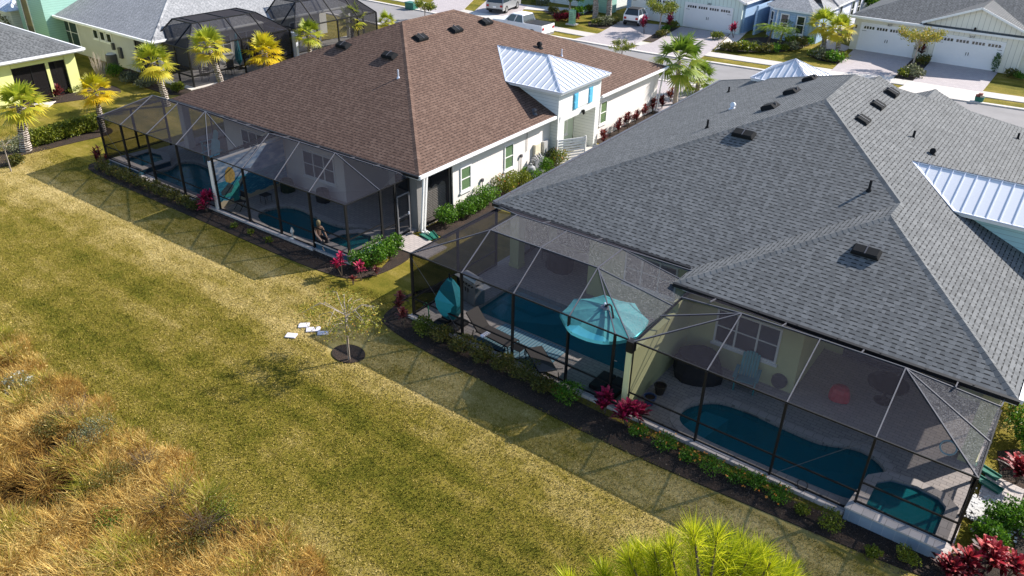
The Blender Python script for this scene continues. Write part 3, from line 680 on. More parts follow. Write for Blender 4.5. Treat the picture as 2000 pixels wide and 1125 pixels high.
nF = pnorm(B(*F0), B(*F1), B(*FA)); nS = pnorm(B(*F1), B(*F2), B(*FA2)); nb2 = pnorm(B(*F3), B(*F0), B(*FA))
for q in ((672, 90), (762, 110)): box_vent(br, on_plane(q[0], q[1], B(*F0), nF), nF, ex, .85, .45, .22)
for q in ((820, 75), (889, 59), (948, 44)): box_vent(br, on_plane(q[0], q[1], B(*F1), nS), nS, ey, .85, .5, .2)
pipe_vent(br, on_plane(778, 152, B(*F0), nF), .42, .04, False, 'seam'); pipe_vent(br, on_plane(1097, 109, B(*F1), nS), .4, .04, False, 'seam')
pipe_vent(br, on_plane(1044, 222, B(*F1), nS), .2, .075, True, 'bronze_lt'); pipe_vent(br, on_plane(1054, 93, B(*F1), nS), .22, .1, True)
# wall equipment on the side wall
mb = MB(); mb.obox(B(9.32, 13.55, 1.05), ex*.16, ey*.5, (0, 0, .62)); tag(mb.build('electric_box', plain('beige_metal', (.68, .62, .48), .5)), 'beige electric box on the white wall beside the grey one', 'electric box')
mb = MB(); mb.obox(B(9.32, 14.4, 1.0), ex*.16, ey*.48, (0, 0, .62)); tag(mb.build('electric_box', plain('grey_metal', (.42, .42, .42), .5)), 'grey electric box on the white wall nearest the downspout', 'electric box')
mb = MB(); mb.tube(B(9.36, 12.35, .2), B(9.36, 12.35, 1.35), .02, .02); mb.tube(B(9.36, 8.95, .1), B(9.36, 8.95, 1.05), .02, .02); mb.tube(B(9.34, 12.9, 1.5), B(9.34, 12.9, 2.75), .015, .015); mb.box(B(9.38, 12.35, 1.4), (.1, .12, .16)); mb.box(B(9.38, 8.95, 1.1), (.1, .12, .16)); mb.build('conduit', MT['bronze_lt'], BX_)
for k, (v, z0) in enumerate(((12.9, .05), (13.35, .05))):
    pass
t = thing('pool_pump', 'grey pool filter tank and pipework against the white side wall', 'pool pump', B(9.95, 12.9))
mb = MB(); mb.lathe(B(9.9, 12.55, .05), [(.2, 0), (.26, .1), (.26, .62), (.2, .8), (.06, .88), (.06, .98)], 14); mb.build('tank', plain('grey_plastic', (.33, .34, .35), .4), t)
mb = MB()
for k in range(7): mb.path([B(9.55, 13.1+k*.14, .15), B(9.55, 13.1+k*.14, 1.0+.1*(k % 3)), B(9.75, 13.2+k*.12, .95), B(9.9, 13.0+k*.1, .3)], .035)
mb.box(B(9.9, 13.5, .2), (.3, .55, .3)); mb.build('pipework', plain('pipe_grey', (.35, .35, .36), .5), t)
# slatted gate
t = thing('slatted_gate', 'pale grey horizontal slatted gate at the white entry tower', 'gate', B(10.2, 15.2))
mb = MB(); g0, g1 = B(9.85, 15.15), B(10.75, 16.7)
mb.beam(g0[:2]+(0,), g0[:2]+(1.65,), .08, .08); mb.beam(g1[:2]+(0,), g1[:2]+(1.65,), .08, .08); mb.build('post', plain('gate_grey', (.60, .61, .62), .5), t)
for k in range(10):
    mb = MB(); zz = .15+k*.155; mb.beam(g0[:2]+(zz,), g1[:2]+(zz,), .03, .11); mb.build('slat', plain_white2, t)
# ------------------------------------------------------------ pools and decks
def offset(poly, d):
    n = len(poly); ar = sum(poly[i][0]*poly[(i+1) % n][1]-poly[(i+1) % n][0]*poly[i][1] for i in range(n)); sg = 1 if ar > 0 else -1
    out = []
    for i in range(n):
        a, b, c = Vector(poly[i-1]), Vector(poly[i]), Vector(poly[(i+1) % n])
        n1 = Vector(((b-a).y, -(b-a).x)).normalized(); n2 = Vector(((c-b).y, -(c-b).x)).normalized()
        m = (n1+n2).normalized(); k = max(.6, m.dot(n1)); out.append(tuple(b+m*(d*sg/k)))
    return out
def pool(label, outline, z0=.1, depth=1.1, cop=.28, water='water', basin='basin', coph=.02, steps=(), group=None):
    cx = sum(p[0] for p in outline)/len(outline); cy = sum(p[1] for p in outline)/len(outline)
    t = thing('swimming_pool', label, 'pool', (cx, cy, z0), group=group)
    ws = MB(); ws.prism(offset(outline, -.004), z0-.13, z0-.13); ws.build('water', MT[water], t)
    b = MB(); n = len(outline); o = offset(outline, .006)
    for i in range(n):
        p, q = o[i], o[(i+1) % n]; b.poly([(*p, z0+.0), (*q, z0+.0), (*q, z0-depth), (*p, z0-depth)])
    b.prism(o, z0-depth, z0-depth); b.build('basin', MT[basin], t)
    if cop:
        c = MB(); c.prism(offset(outline, cop), z0-.06, z0+coph, holes=[offset(outline, -.03)]); c.build('coping', MT['coping'], t)
    for k, s in enumerate(steps):
        st = MB(); st.prism(s[0], z0-depth+.01, s[1]); st.build('step', MT['step'], t)
    return t
def spa(label, outline, ring_out, z=.45, tile='tile_blue', wall_h=None):
    cx = sum(p[0] for p in outline)/len(outline); cy = sum(p[1] for p in outline)/len(outline)
    t = thing('raised_spa', label, 'hot tub', (cx, cy, .1))
    w_ = MB(); w_.prism(ring_out, -.05, z-.05, holes=[offset(outline, .01)]); w_.build('wall', MT[tile], t)
    c = MB(); c.prism(offset(ring_out, .03), z-.05, z, holes=[outline]); c.build('coping', MT['coping'], t)
    b = MB(); b.prism(offset(outline, .012), .0, .125); b.build('seat', MT['basin_aqua'], t)
    ws = MB(); ws.prism(offset(outline, .004), z-.1, z-.1); ws.build('water', MT['water_clear'], t)
    return t
P1 = [(-16.72, 20.28), (-9.4, 20.32), (-9.4, 22.95), (-16.72, 22.98)]
P2 = smooth([(-7.46, 19.5), (-7.33, 20.2), (-6.7, 20.85), (-5.7, 21.0), (-4.6, 20.93), (-3.4, 20.93), (-2.4, 21.35), (-1.75, 21.2), (-1.35, 20.7), (-1.62, 20.1), (-1.75, 19.5), (-1.85, 18.95), (-3.2, 18.82), (-5.2, 18.75), (-6.5, 18.78), (-7.2, 19.0)], 4)
S2 = [(-1.45, 18.62), (.32, 18.62), (.34, 19.9), (.1, 20.15), (-.5, 20.25), (-1.15, 20.1), (-1.45, 19.75)]
S2o = [(-1.86, 18.2), (.58, 18.2), (.6, 20.05), (.2, 20.42), (-.55, 20.52), (-1.3, 20.35), (-1.72, 19.85)]
P3 = smooth([B(u, v)[:2] for u, v in ((1.95, .75), (1.9, 1.5), (2.3, 2.2), (3.1, 2.42), (4.1, 2.3), (5.2, 2.2), (6.2, 2.3), (7.0, 2.75), (7.7, 2.8), (7.95, 2.45), (7.3, 1.9), (6.75, 1.2), (6.6, .5), (5.6, .28), (4.2, .15), (2.9, .22))], 4)
S3 = [B(u, v)[:2] for u, v in ((7.2, .42), (8.75, .42), (8.8, 1.6), (8.4, 1.95), (7.7, 1.8), (7.3, 1.3))]
S3o = [B(u, v)[:2] for u, v in ((6.95, -.02), (9.06, -.02), (9.06, 1.95), (8.6, 2.25), (7.6, 2.12), (6.95, 1.45))]
P4 = smooth([B(u, v)[:2] for u, v in ((-6.5, .55), (-6.5, 1.6), (-6.9, 2.4), (-6.4, 3.0), (-5.2, 3.05), (-3.2, 2.95), (-1.6, 2.6), (-.7, 1.8), (-.7, .9), (-1.4, .5), (-3.8, .42))], 4)
S4 = [B(u, v)[:2] for u, v in ((-8.95, .5), (-7.2, .5), (-7.2, 1.75), (-8.0, 2.1), (-8.95, 2.0))]
S4o = [B(u, v)[:2] for u, v in ((-9.55, -.02), (-6.8, -.02), (-6.8, 1.9), (-7.7, 2.4), (-9.3, 2.35))]
mb = MB(); mb.prism(RD, -.25, .1, holes=[P1, P2, offset(S2, .2)]); struct('pool_deck', mb, MT['deck'], 'grey paver deck round the two pools of the grey-roofed house')
mb = MB(); mb.prism(BD, -.25, .1, holes=[P3, P4, offset(S3, .1), offset(S4, .1)]); struct('pool_deck', mb, MT['deck'], 'grey paver deck round the two pools of the brown-roofed house')
pool('straight-sided dark teal pool with corner steps under the open turquoise parasol', P1, steps=[([(-16.6, 22.9), (-16.6, 21.2), (-15.9, 20.9), (-14.0, 21.9), (-13.3, 22.9)], -.35), ([(-16.6, 22.9), (-16.6, 21.9), (-14.9, 21.9), (-14.3, 22.9)], -.18)], cop=0)
pool('curved dark teal pool beside the nearest raised spa', P2, steps=[([(-7.3, 19.3), (-6.5, 18.95), (-6.2, 20.6), (-7.0, 20.5)], -.25)])
pool('curved blue pool beside the seated figure of the brown-roofed house', P3, depth=1.0)
pool('shaded pool farthest to the left behind a low spa', P4, depth=1.0)
spa('raised spa with grey tiled front wall at the nearest enclosure corner', S2, S2o, .47, 'tile_grey')
spa('raised spa with aqua water and blue tiled wall by the red cordylines', S3, S3o, .42)
spa('raised spa at the far left corner of the leftmost enclosure', S4, S4o, .42)
for T, u0, u1, v in ((W0, -18.42, -1.9, 18.36), (B, -6.75, 6.9, -.17)):   # low kerb under the screen walls
    mb = MB(); a, b = T(u0, v, .06), T(u1, v, .06); mb.beam(a, b, .09, .13); tag(mb.build('enclosure_kerb', MT['coping']), 'pale concrete kerb below the %s screen wall' % ('near' if T is W0 else 'far'), 'kerb')

# ------------------------------------------------------------ screen enclosures
def cage(label, T, posts, beams, panels, braces=(), rail=None, htop=2.75):
    """posts: (u, v, zbase); beams: pairs of points; panels: (points, kind)"""
    u, v, zb = posts[0]; t = thing('pool_enclosure', label, 'screen enclosure', T(u, v, 0), BPH if T is B else 0)
    for (u, v, zb) in posts:
        mb = MB(); p = T(u, v, 0); mb.box((p[0], p[1], (zb+htop)/2), (.06, .11, htop-zb), BPH if T is B else 0); mb.build('post', MT['bronze'], t)
    for a, b in beams:
        mb = MB(); hi = a[2] > htop+.05 or b[2] > htop+.05
        mb.beam(T(*a), T(*b), .036, .05); mb.build('roof_beam' if hi else 'rail', MT['bronze_lt'] if hi else MT['bronze'], t)
    for k, (pts, kind) in enumerate(panels):
        mb = MB(); mb.poly([T(*p) for p in pts]); mb.build('screen_panel', MT[kind], t)
    for a, b in braces:
        mb = MB(); mb.tube(T(*a), T(*b), .008, .008, 5); mb.build('brace_cable', MT['bronze_lt'], t)
    return t
def front(us, v, zb, rail=.72, htop=2.75, top=True):
    bm, pn = [], []
    for a, b in zip(us, us[1:]):
        z0 = zb(a, b); bm += [((a, v, htop), (b, v, htop)), ((a, v, z0+rail), (b, v, z0+rail)), ((a, v, z0+.03), (b, v, z0+.03))]
        pn += [([(a, v, z0+.03), (b, v, z0+.03), (b, v, z0+rail), (a, v, z0+rail)], 'screen'), ([(a, v, z0+rail), (b, v, z0+rail), (b, v, htop), (a, v, htop)], 'screen')]
    return bm, pn
def wallside(u, vs, zb, htop=2.75, rail=.72):
    bm, pn = [], []
    for a, b in zip(vs, vs[1:]):
        bm += [((u, a, htop), (u, b, htop)), ((u, a, zb+rail), (u, b, zb+rail)), ((u, a, zb+.03), (u, b, zb+.03))]
        pn += [([(u, a, zb), (u, b, zb), (u, b, htop), (u, a, htop)], 'screen')]
    return bm, pn
# right house, far unit (flat-topped)
h = 2.75; V = 18.55
us = [-18.32, -15.88, -13.58, -11.31, -9.59, -9.07]
b1, p1 = front(us, V, lambda a, b: .1); b2, p2 = wallside(-18.32, [V, 21.2, 23.75], .1)
zr, zk = 3.15, 3.15
ra, rb, rc = (-16.75, 21.3, zr), (-14.38, 21.3, zr), (-11.95, 21.3, zr)
ka, kb, kc = (-16.78, 23.05, zk), (-14.42, 23.1, zk), (-12.0, 23.1, zk)
pa = (-8.95, 21.25, h); pb = (-8.95, 22.9, h); kend = (-9.2, 23.5, 2.98)
beams = b1+b2+[((us[0], V, h), ra), ((us[1], V, h), ra), ((us[2], V, h), rb), ((us[3], V, h), rc), ((us[4], V, h), rc), ((us[5], V, h), rc), (ra, rb), (rb, rc), (ra, ka), (rb, kb), (rc, kc), (ka, kb), (kb, kc),
        (rc, pa), (kc, pb), (ka, (-18.3, 23.7, 2.9)), (kc, kend), (pa, pb)]
beams += [((x, 23.1, zk-.02), (x, 23.7, 2.97)) for x in (-15.6, -13.2)]
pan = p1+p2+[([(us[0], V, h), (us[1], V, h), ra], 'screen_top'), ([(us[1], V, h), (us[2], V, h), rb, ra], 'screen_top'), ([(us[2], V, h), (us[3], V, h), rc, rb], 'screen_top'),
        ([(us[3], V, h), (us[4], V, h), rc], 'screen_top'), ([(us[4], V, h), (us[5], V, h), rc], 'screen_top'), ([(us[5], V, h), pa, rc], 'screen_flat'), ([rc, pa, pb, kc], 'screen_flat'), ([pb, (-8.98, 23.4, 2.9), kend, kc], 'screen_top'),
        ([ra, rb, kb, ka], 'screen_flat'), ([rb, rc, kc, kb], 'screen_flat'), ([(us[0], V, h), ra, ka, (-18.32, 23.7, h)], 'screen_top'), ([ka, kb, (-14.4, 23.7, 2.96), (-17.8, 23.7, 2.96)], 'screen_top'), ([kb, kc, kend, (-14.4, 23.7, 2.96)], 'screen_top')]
RC1 = cage('flat-topped dark screen enclosure over the turquoise parasols', W0, [(u, V, .1) for u in us]+[(-18.32, 21.2, .1), (-18.32, 23.7, .1)], beams, pan, [((-18.3, V-.03, 2.6), (-15.95, V-.03, .2))])
# inner screen wall of the lanai of that unit
mbp = MB()
# right house, near unit
us = [-8.93, -6.49, -4.10, -1.72, .71]
zb = lambda a, b: .47 if a > -2 else .1
b1, p1 = front(us, V, zb)
k0, k1, k2, k3 = (-6.78, 21.66, 3.1), (-4.30, 21.75, 3.1), (-1.84, 21.79, 3.1), (.68, 21.9, 2.86)
m1 = G(1290, 617, h); sm_ = (.70, 20.25, h)
b2, p2 = wallside(.71, [V, 20.25, 21.9], .47)
beams = b1+b2+[((us[1], V, h), k0), ((us[2], V, h), k1), ((us[3], V, h), k2), ((us[0], V, h), k0), (m1, k0), (k0, k1), (k1, k2), (k2, k3), (k2, (us[4], V, h)), (k2, sm_), (k3, (.70, 22.3, 2.9)), ((us[0], V, h), (-8.95, 23.6, h)), (k0, (-8.9, 21.7, 2.9))]
beams += [((x, 21.72, 3.08), (x, 22.33, 2.93)) for x in (-7.9, -5.5, -3.1, -.5)]
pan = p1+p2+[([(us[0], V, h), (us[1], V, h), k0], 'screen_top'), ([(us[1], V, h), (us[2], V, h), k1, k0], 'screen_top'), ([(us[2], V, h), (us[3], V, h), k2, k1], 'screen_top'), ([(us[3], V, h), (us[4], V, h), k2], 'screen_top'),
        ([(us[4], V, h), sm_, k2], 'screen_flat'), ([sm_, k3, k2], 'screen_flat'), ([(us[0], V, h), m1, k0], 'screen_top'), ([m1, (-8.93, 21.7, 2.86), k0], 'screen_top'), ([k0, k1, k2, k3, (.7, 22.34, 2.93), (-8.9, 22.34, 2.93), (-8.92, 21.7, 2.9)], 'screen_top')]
RC2 = cage('nearest dark screen enclosure over the curved pool, its corner on a raised tiled wall', W0, [(u, V, .1 if u < -2 else .47) for u in us]+[(.71, 20.25, .1), (.71, 21.9, .1)], beams, pan, [(G(1708, 857, 2.7), (-4.0, V-.03, .2))])
# brown house, near unit
us = [.1, 2.37, 4.62, 6.84, 9.06]
b1, p1 = front(us, 0, lambda a, b: .42 if a > 6 else .1); q0, q1, q2, q3 = (.3, 3.3, 3.1), (2.45, 3.38, 3.1), (4.9, 3.4, 3.1), (8.75, 3.5, 3.05)
s1, s2 = (9.06, 2.05, h), (9.06, 2.98, h)
b2, p2 = wallside(9.06, [0, 2.05], .42); b3, p3 = wallside(9.06, [2.05, 2.95, 3.85], .1)
beams = b1+b2+b3+[((us[1], 0, h), q0), ((us[2], 0, h), q1), ((us[3], 0, h), q2), (q2, s1), (q0, q1), (q1, q2), (q2, q3), (q3, (9.06, 3.85, h)), ((us[0], 0, h), (0, 3.9, h))]+[((x, 3.4, 3.08), (x, 3.88, 2.95)) for x in (1.2, 3.4, 5.8, 7.4)]
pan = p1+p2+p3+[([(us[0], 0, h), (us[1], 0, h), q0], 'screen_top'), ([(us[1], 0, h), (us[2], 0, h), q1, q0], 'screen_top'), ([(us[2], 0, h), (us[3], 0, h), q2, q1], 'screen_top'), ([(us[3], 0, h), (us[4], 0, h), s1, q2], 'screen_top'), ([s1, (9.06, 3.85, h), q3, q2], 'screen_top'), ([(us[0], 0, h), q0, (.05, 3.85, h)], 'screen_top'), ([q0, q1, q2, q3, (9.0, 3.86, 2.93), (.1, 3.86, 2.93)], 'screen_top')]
BC1 = cage('dark screen enclosure with a screen door beside the white downspouts', B, [(u, 0, .1 if u < 8 else .42) for u in us]+[(9.06, 2.05, .1), (9.06, 2.95, .1), (9.06, 3.85, .1)], beams, pan)
mb = MB()
for a, b in (((9.11, 3.03, .14), (9.11, 3.03, 2.1)), ((9.11, 3.8, .14), (9.11, 3.8, 2.1)), ((9.11, 3.03, 2.1), (9.11, 3.8, 2.1)), ((9.11, 3.03, .3), (9.11, 3.8, .3)), ((9.11, 3.03, 1.05), (9.11, 3.8, 1.05))): mb.beam(B(*a), B(*b), .05, .07)
sdoor = mb.build('screen_door', plain('grey_aluminium', (.13, .13, .14), .4, .05), BC1)
mb = MB(); mb.box(B(9.16, 3.7, 1.12), (.06, .04, .12), BPH); mb.build('handle', MT['seam'], sdoor)
# brown house, far unit
us = [BGx for BGx in (-9.72, -7.55, -5.2, -2.7, -.1)]
b1, p1 = front(us, 0, lambda a, b: .42 if a < -7 else .1); r0, r1, r2, r3 = (-9.9, 3.45, 3.1), (-7.55, 3.5, 3.1), (-5.15, 3.5, 3.1), (-.1, 3.4, 3.05)
b2, p2 = wallside(-9.72, [0, 1.9, 3.9], .42); pm = (-.08, 1.55, h)
beams = b1+b2+[((us[0], 0, h), r0), ((us[1], 0, h), r0), ((us[2], 0, h), r1), ((us[3], 0, h), r2), ((us[4], 0, h), r2), (r2, pm), (r0, r1), (r1, r2), (r2, r3), (r0, (-9.3, 3.9, 2.9))]+[((x, 3.5, 3.08), (x, 3.88, 2.95)) for x in (-6.4, -4.0, -2.9, -1.8)]
pan = p1+p2+[([(us[0], 0, h), (us[1], 0, h), r0], 'screen_top'), ([(us[1], 0, h), (us[2], 0, h), r1, r0], 'screen_top'), ([(us[2], 0, h), (us[3], 0, h), r2, r1], 'screen_top'), ([(us[3], 0, h), (us[4], 0, h), r2], 'screen_top'), ([(us[4], 0, h), pm, r2], 'screen_top'), ([pm, (-.05, 3.85, h), r3, r2], 'screen_top'), ([(us[0], 0, h), (-9.72, 3.9, h), r0], 'screen_top'), ([r0, r1, r2, r3, (-.1, 3.86, 2.93), (-9.0, 3.86, 2.93)], 'screen_top')]
BC2 = cage('leftmost dark screen enclosure of the brown-roofed house', B, [(u, 0, .1 if u > -8 else .42) for u in us]+[(-9.72, 1.9, .42), (-9.72, 3.85, .1)], beams, pan, [((-9.7, -.03, 2.6), (-7.75, -.03, .5))])
# lanai screens in the recesses
def lanai(parent, T, a, b, n, z1=2.75, kind='screen_dark', frames=True):
    a, b = Vector(T(*a)), Vector(T(*b))
    mb = MB(); mb.poly([(*a[:2], .12), (*b[:2], .12), (*b[:2], z1), (*a[:2], z1)]); s = mb.build('lanai_screen', MT[kind], parent)
    mb = MB()
    for i in range(n+1): p = a.lerp(b, i/n); mb.beam((*p[:2], .1), (*p[:2], z1), .06, .06)
    for zz in (.14, z1-.04): mb.beam((*a[:2], zz), (*b[:2], zz), .06, .07)
    mb.build('frame', MT['bronze'], s); return s
lanai(RX, W0, (-17.95, 24.5, 0), (-17.98, 27.15, 0), 2); lanai(RX, W0, (.5, 23.2, 0), (.5, 26.1, 0), 2)
lanai(BX_, B, (9.2, 4.6, 0), (9.2, 6.7, 0), 1, kind='screen'); lanai(BX_, B, (-8.5, 4.55, 0), (-8.5, 7.3, 0), 2)
# party walls
mb = MB(); mb.obox((-9.1, 18.45, .05), (.2, 0, 0), (0, 5.7, 0), (0, 0, 2.32)); mb.obox((-9.1, 21.6, 2.37), (.2, 0, 0), (0, 2.4, 0), (0, 0, .33)); tag(mb.build('party_wall', MT['stucco_yellow']), 'pale yellow stucco wall between the two enclosures of the grey-roofed house', 'wall')
mb = MB(); mb.obox((-9.115, 18.42, 2.375), (.23, 0, 0), (0, .26, 0), (0, 0, .4)); mb.build('post', MT['bronze'], RC2)
mw = thing('mural_wall', 'white-edged wall painted with a sea, clouds and a beach scene', 'wall', B(0, 0), BPH)
mb = MB(); mb.obox(B(-.1, -.12, .05), ex*.2, ey*4.4, (0, 0, 2.5)); mb.build('wall', MT['stucco_white'], mw)
def muralmat():
    m, n, l, bs = newmat('sea_mural'); tc = N(n, 'TexCoord').outputs['Object']; sx = N(n, 'SeparateXYZ'); l.new(tc, sx.inputs[0])
    y, z = sx.outputs[1], sx.outputs[2]
    cl = noise(n, l, mapping(n, l, tc, (1, 1.2, 3.2)), 1.4, 6, .65)
    skyc = ramp(n, l, cl, [(.35, (.10, .22, .42)), (.52, (.30, .42, .60)), (.68, (.72, .74, .80))])
    wv = noise(n, l, mapping(n, l, tc, (1, 1.6, 9)), 2.2, 5, .7)
    sea = ramp(n, l, wv, [(.35, (.01, .12, .28)), (.55, (.02, .28, .42)), (.72, (.35, .62, .66))])
    zz = mth(n, l, 'ADD', z, mth(n, l, 'MULTIPLY', noise(n, l, tc, 1.1, 2), .12))
    k = mth(n, l, 'LESS_THAN', zz, 1.45); c = mix(n, l, k, skyc, sea)
    zs = mth(n, l, 'ADD', mth(n, l, 'ADD', z, mth(n, l, 'MULTIPLY', y, .05)), mth(n, l, 'MULTIPLY', noise(n, l, tc, 2.5, 3), .35))
    c = mix(n, l, mth(n, l, 'LESS_THAN', zs, .62), c, (.62, .52, .36))
    l.new(c, bs.inputs['Base Color']); bs.inputs['Roughness'].default_value = .8; return m
mb = MB(); mb.obox(B(.1, .02, .12), ex*.006, ey*4.2, (0, 0, 2.38)); mu = mb.build('mural', muralmat(), mw)
def flat(T, pts, x, m, name, parent):      # painted outline, (v, z) pairs on the wall face
    mb = MB(); c = [T(x, v, z) for v, z in pts]; n = len(c)
    mb.poly(c); d = [tuple(Vector(p)+ex*.004) for p in c]; mb.poly(list(reversed(d)))
    for i in range(n): mb.poly([c[i], c[(i+1) % n], d[(i+1) % n], d[i]])
    return mb.build(name, m, parent)
flat(B, [(.55, 1.35), (.8, 1.2), (1.05, 1.3), (1.12, 1.62), (1.0, 1.95), (.8, 2.05), (.62, 1.9), (.52, 1.6)], .108, plain('mural_ochre', (.55, .38, .12), .8, .3, 8), 'painted_hair', mw)
flat(B, [(.2, .95), (.7, 1.25), (1.05, .95), (1.5, 1.35), (1.75, 1.25), (1.35, .85), (1.15, .62), (.6, .62), (.2, .75)], .109, plain('mural_rock', (.05, .08, .10), .8, .4, 8), 'painted_rocks', mw)
flat(B, [(.75, .75), (1.0, 1.1), (1.2, 1.25), (1.3, .9), (1.1, .5), (1.2, .2), (.8, .16), (.85, .5), (.3, .62), (.3, .72)], .115, plain('mural_green', (.03, .32, .30), .8, .3, 8), 'painted_tail', mw)
# lattice panel inside the side lanai of the brown house
t = thing('lattice_screen', 'tall pale woven privacy screen with scalloped top behind the side lanai screen', 'privacy screen', B(8.85, 4.7), BPH)
lt = plain('pale_wicker', (.66, .61, .56), .8, .15, 10)
for k in range(4):
    mb = MB(); v0 = 4.68+k*.5
    for i in range(9): mb.obox(B(8.85, v0+i*.056, .15), ex*.02, ey*.018, (0, 0, 1.45+.12*math.sin(math.pi*(i+.5)/9)))
    for i in range(16): mb.obox(B(8.872, v0, .2+i*.085), ex*.02, ey*.48, (0, 0, .035))
    mb.build('panel', lt, t)

# ------------------------------------------------------------ houses at the back
def PX(px, py, X): d = ray(px, py); t = X/d[0]; return (X, float(d[1]*t), float(CAMH+d[2]*t))
def PY(px, py, Y): d = ray(px, py); t = Y/d[1]; return (float(d[0]*t), Y, float(CAMH+d[2]*t))
# bright yellow house at the left edge
t = thing('yellow_house', 'bright yellow house with a grey shingle roof at the left edge', 'house', (-57, 26, 0))
F, ev, H = hip_house(W0, -81, -56.45, 7.5, 26.4, ze, .416)
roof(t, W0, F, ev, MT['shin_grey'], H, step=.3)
walls(t, W0, [(-80.5, 8), (-57, 8), (-57, 21.7), (-59, 21.7), (-59, 25.5), (-57, 25.5), (-57, 25.95), (-80.5, 25.95)], 0, 2.79, 'stucco_bright')
for y0, y1 in ((25.15, 26.0),): 
    mb = MB(); mb.obox((-57.28, y0+.05, 0), (.31, 0, 0), (0, y1-y0-.13, 0), (0, 0, 2.77)); mb.build('column', MT['stucco_bright'], t)
mb = MB(); mb.obox((-57.25, 23.9, 0), (.2, 0, 0), (0, .22, 0), (0, 0, 2.78)); mb.build('column', MT['stucco_bright'], t)
mb = MB(); mb.obox((-57.29, 21.72, 2.36), (.30, 0, 0), (0, 3.46, 0), (0, 0, .41)); mb.build('beam', MT['stucco_bright'], t)
gutter(t, [(-56.4, 8, 2.93), (-56.4, 26.45, 2.93), (-80, 26.45, 2.93)])
lanai(t, W0, (-57.1, 21.75, 0), (-57.1, 25.3, 0), 3, 2.35, 'screen_black')
mb = MB(); mb.obox((-58.98, 22.0, .12), (.04, 0, 0), (0, 3.3, 0), (0, 0, 2.2)); mb.build('patio_door', MT['grey_glass'], t)
# large pale-roofed house behind
t = thing('pale_roof_house', 'large pale grey shingle roof house with two screen enclosures behind the palms', 'house', (-55.5, 31, 0))
F, ev, H = hip_house(W0, -80, -54.75, 30.45, 50.4, ze, .40)
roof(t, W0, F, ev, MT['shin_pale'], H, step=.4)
walls(t, W0, [(-79.5, 31.2), (-58.6, 31.2), (-58.6, 34.5), (-55.5, 34.5), (-55.5, 46.5), (-58.6, 46.5), (-58.6, 49.9), (-79.5, 49.9)], 0, 2.79, 'stucco_grey')
for y in (31.3, 49.7):
    mb = MB(); mb.box((-55.35, y, 1.4), (.4, .4, 2.78)); mb.build('column', MT['stucco_grey'], t)
gutter(t, [(-54.7, 50.4, 2.93), (-54.7, 30.4, 2.93), (-71.6, 30.4, 2.93)])
for q, w2, h2, c in (((132, 86), 2.5, 2.3, 2), ((186, 75), .75, .75, 1), ((199, 79), .75, .75, 1), ((212, 83), .75, .75, 1)):
    p = PY(q[0], q[1], 31.2); window(t, (p[0]-.1, 31.199, p[2]), (1, 0, 0), (0, -1, 0), w2, h2, c, 2 if c > 1 else 1, 'glass')
window(t, (-55.499, 35.2, .9), (0, 1, 0), (1, 0, 0), 2.2, 1.4, 3, 2, 'grey_glass'); window(t, (-55.499, 37.9, .12), (0, 1, 0), (1, 0, 0), 2.0, 2.2, 2, 1, 'grey_glass', sill=False, name='patio_door')
window(t, (-55.499, 43.2, .9), (0, 1, 0), (1, 0, 0), 2.2, 1.4, 3, 2, 'grey_glass')
lanai(t, W0, (-55.9, 31.25, 0), (-58.5, 31.25, 0), 1)
for mx, mz, ms in ((-60.7, 1.15, .8), (-61.6, 1.5, .5)): mb = MB(); mb.box((mx, 31.1, mz), (ms*.44, .2, ms)); mb.build('meter_box', MT['bronze_lt'], t)
tg = MB(); tg.prism([(-73.2, 29.8), (-68.8, 29.8), (-68.8, 33.5), (-73.2, 33.5)], 0, 6.0); tg.build('tower_wall', MT['siding_mint'], t)
q4 = [(-73.7, 29.3, 6), (-68.3, 29.3, 6), (-68.3, 34, 6), (-73.7, 34, 6)]; seam_roof(t, W0, [(q4[i], q4[(i+1) % 4], (-71, 31.6, 7.1)) for i in range(4)])
window(t, (-72.4, 29.8, .9), (1, 0, 0), (0, -1, 0), 1.25, 3.6, 1, 1, 'grey_glass', 'stucco_cream' if 0 else 'white', False)
# white house with metal roof at the very corner
t = thing('white_metal_roof_house', 'white house corner with a standing-seam metal roof at the top left', 'house', (-80, 31, 0))
mb = MB(); mb.prism([(-92, 30), (-75.4, 30), (-75.4, 36), (-92, 36)], 0, 2.5); mb.build('wall', MT['siding_white'], t)
seam_roof(t, W0, [((-92.6, 29.4, 2.6), (-74.8, 29.4, 2.6), (-78, 32.9, 4.3), (-92.6, 32.9, 4.3)), ((-74.8, 29.4, 2.6), (-74.8, 36.5, 2.6), (-78, 32.9, 4.3)), ((-74.8, 36.5, 2.6), (-92.6, 36.5, 2.6), (-92.6, 32.9, 4.3), (-78, 32.9, 4.3))])
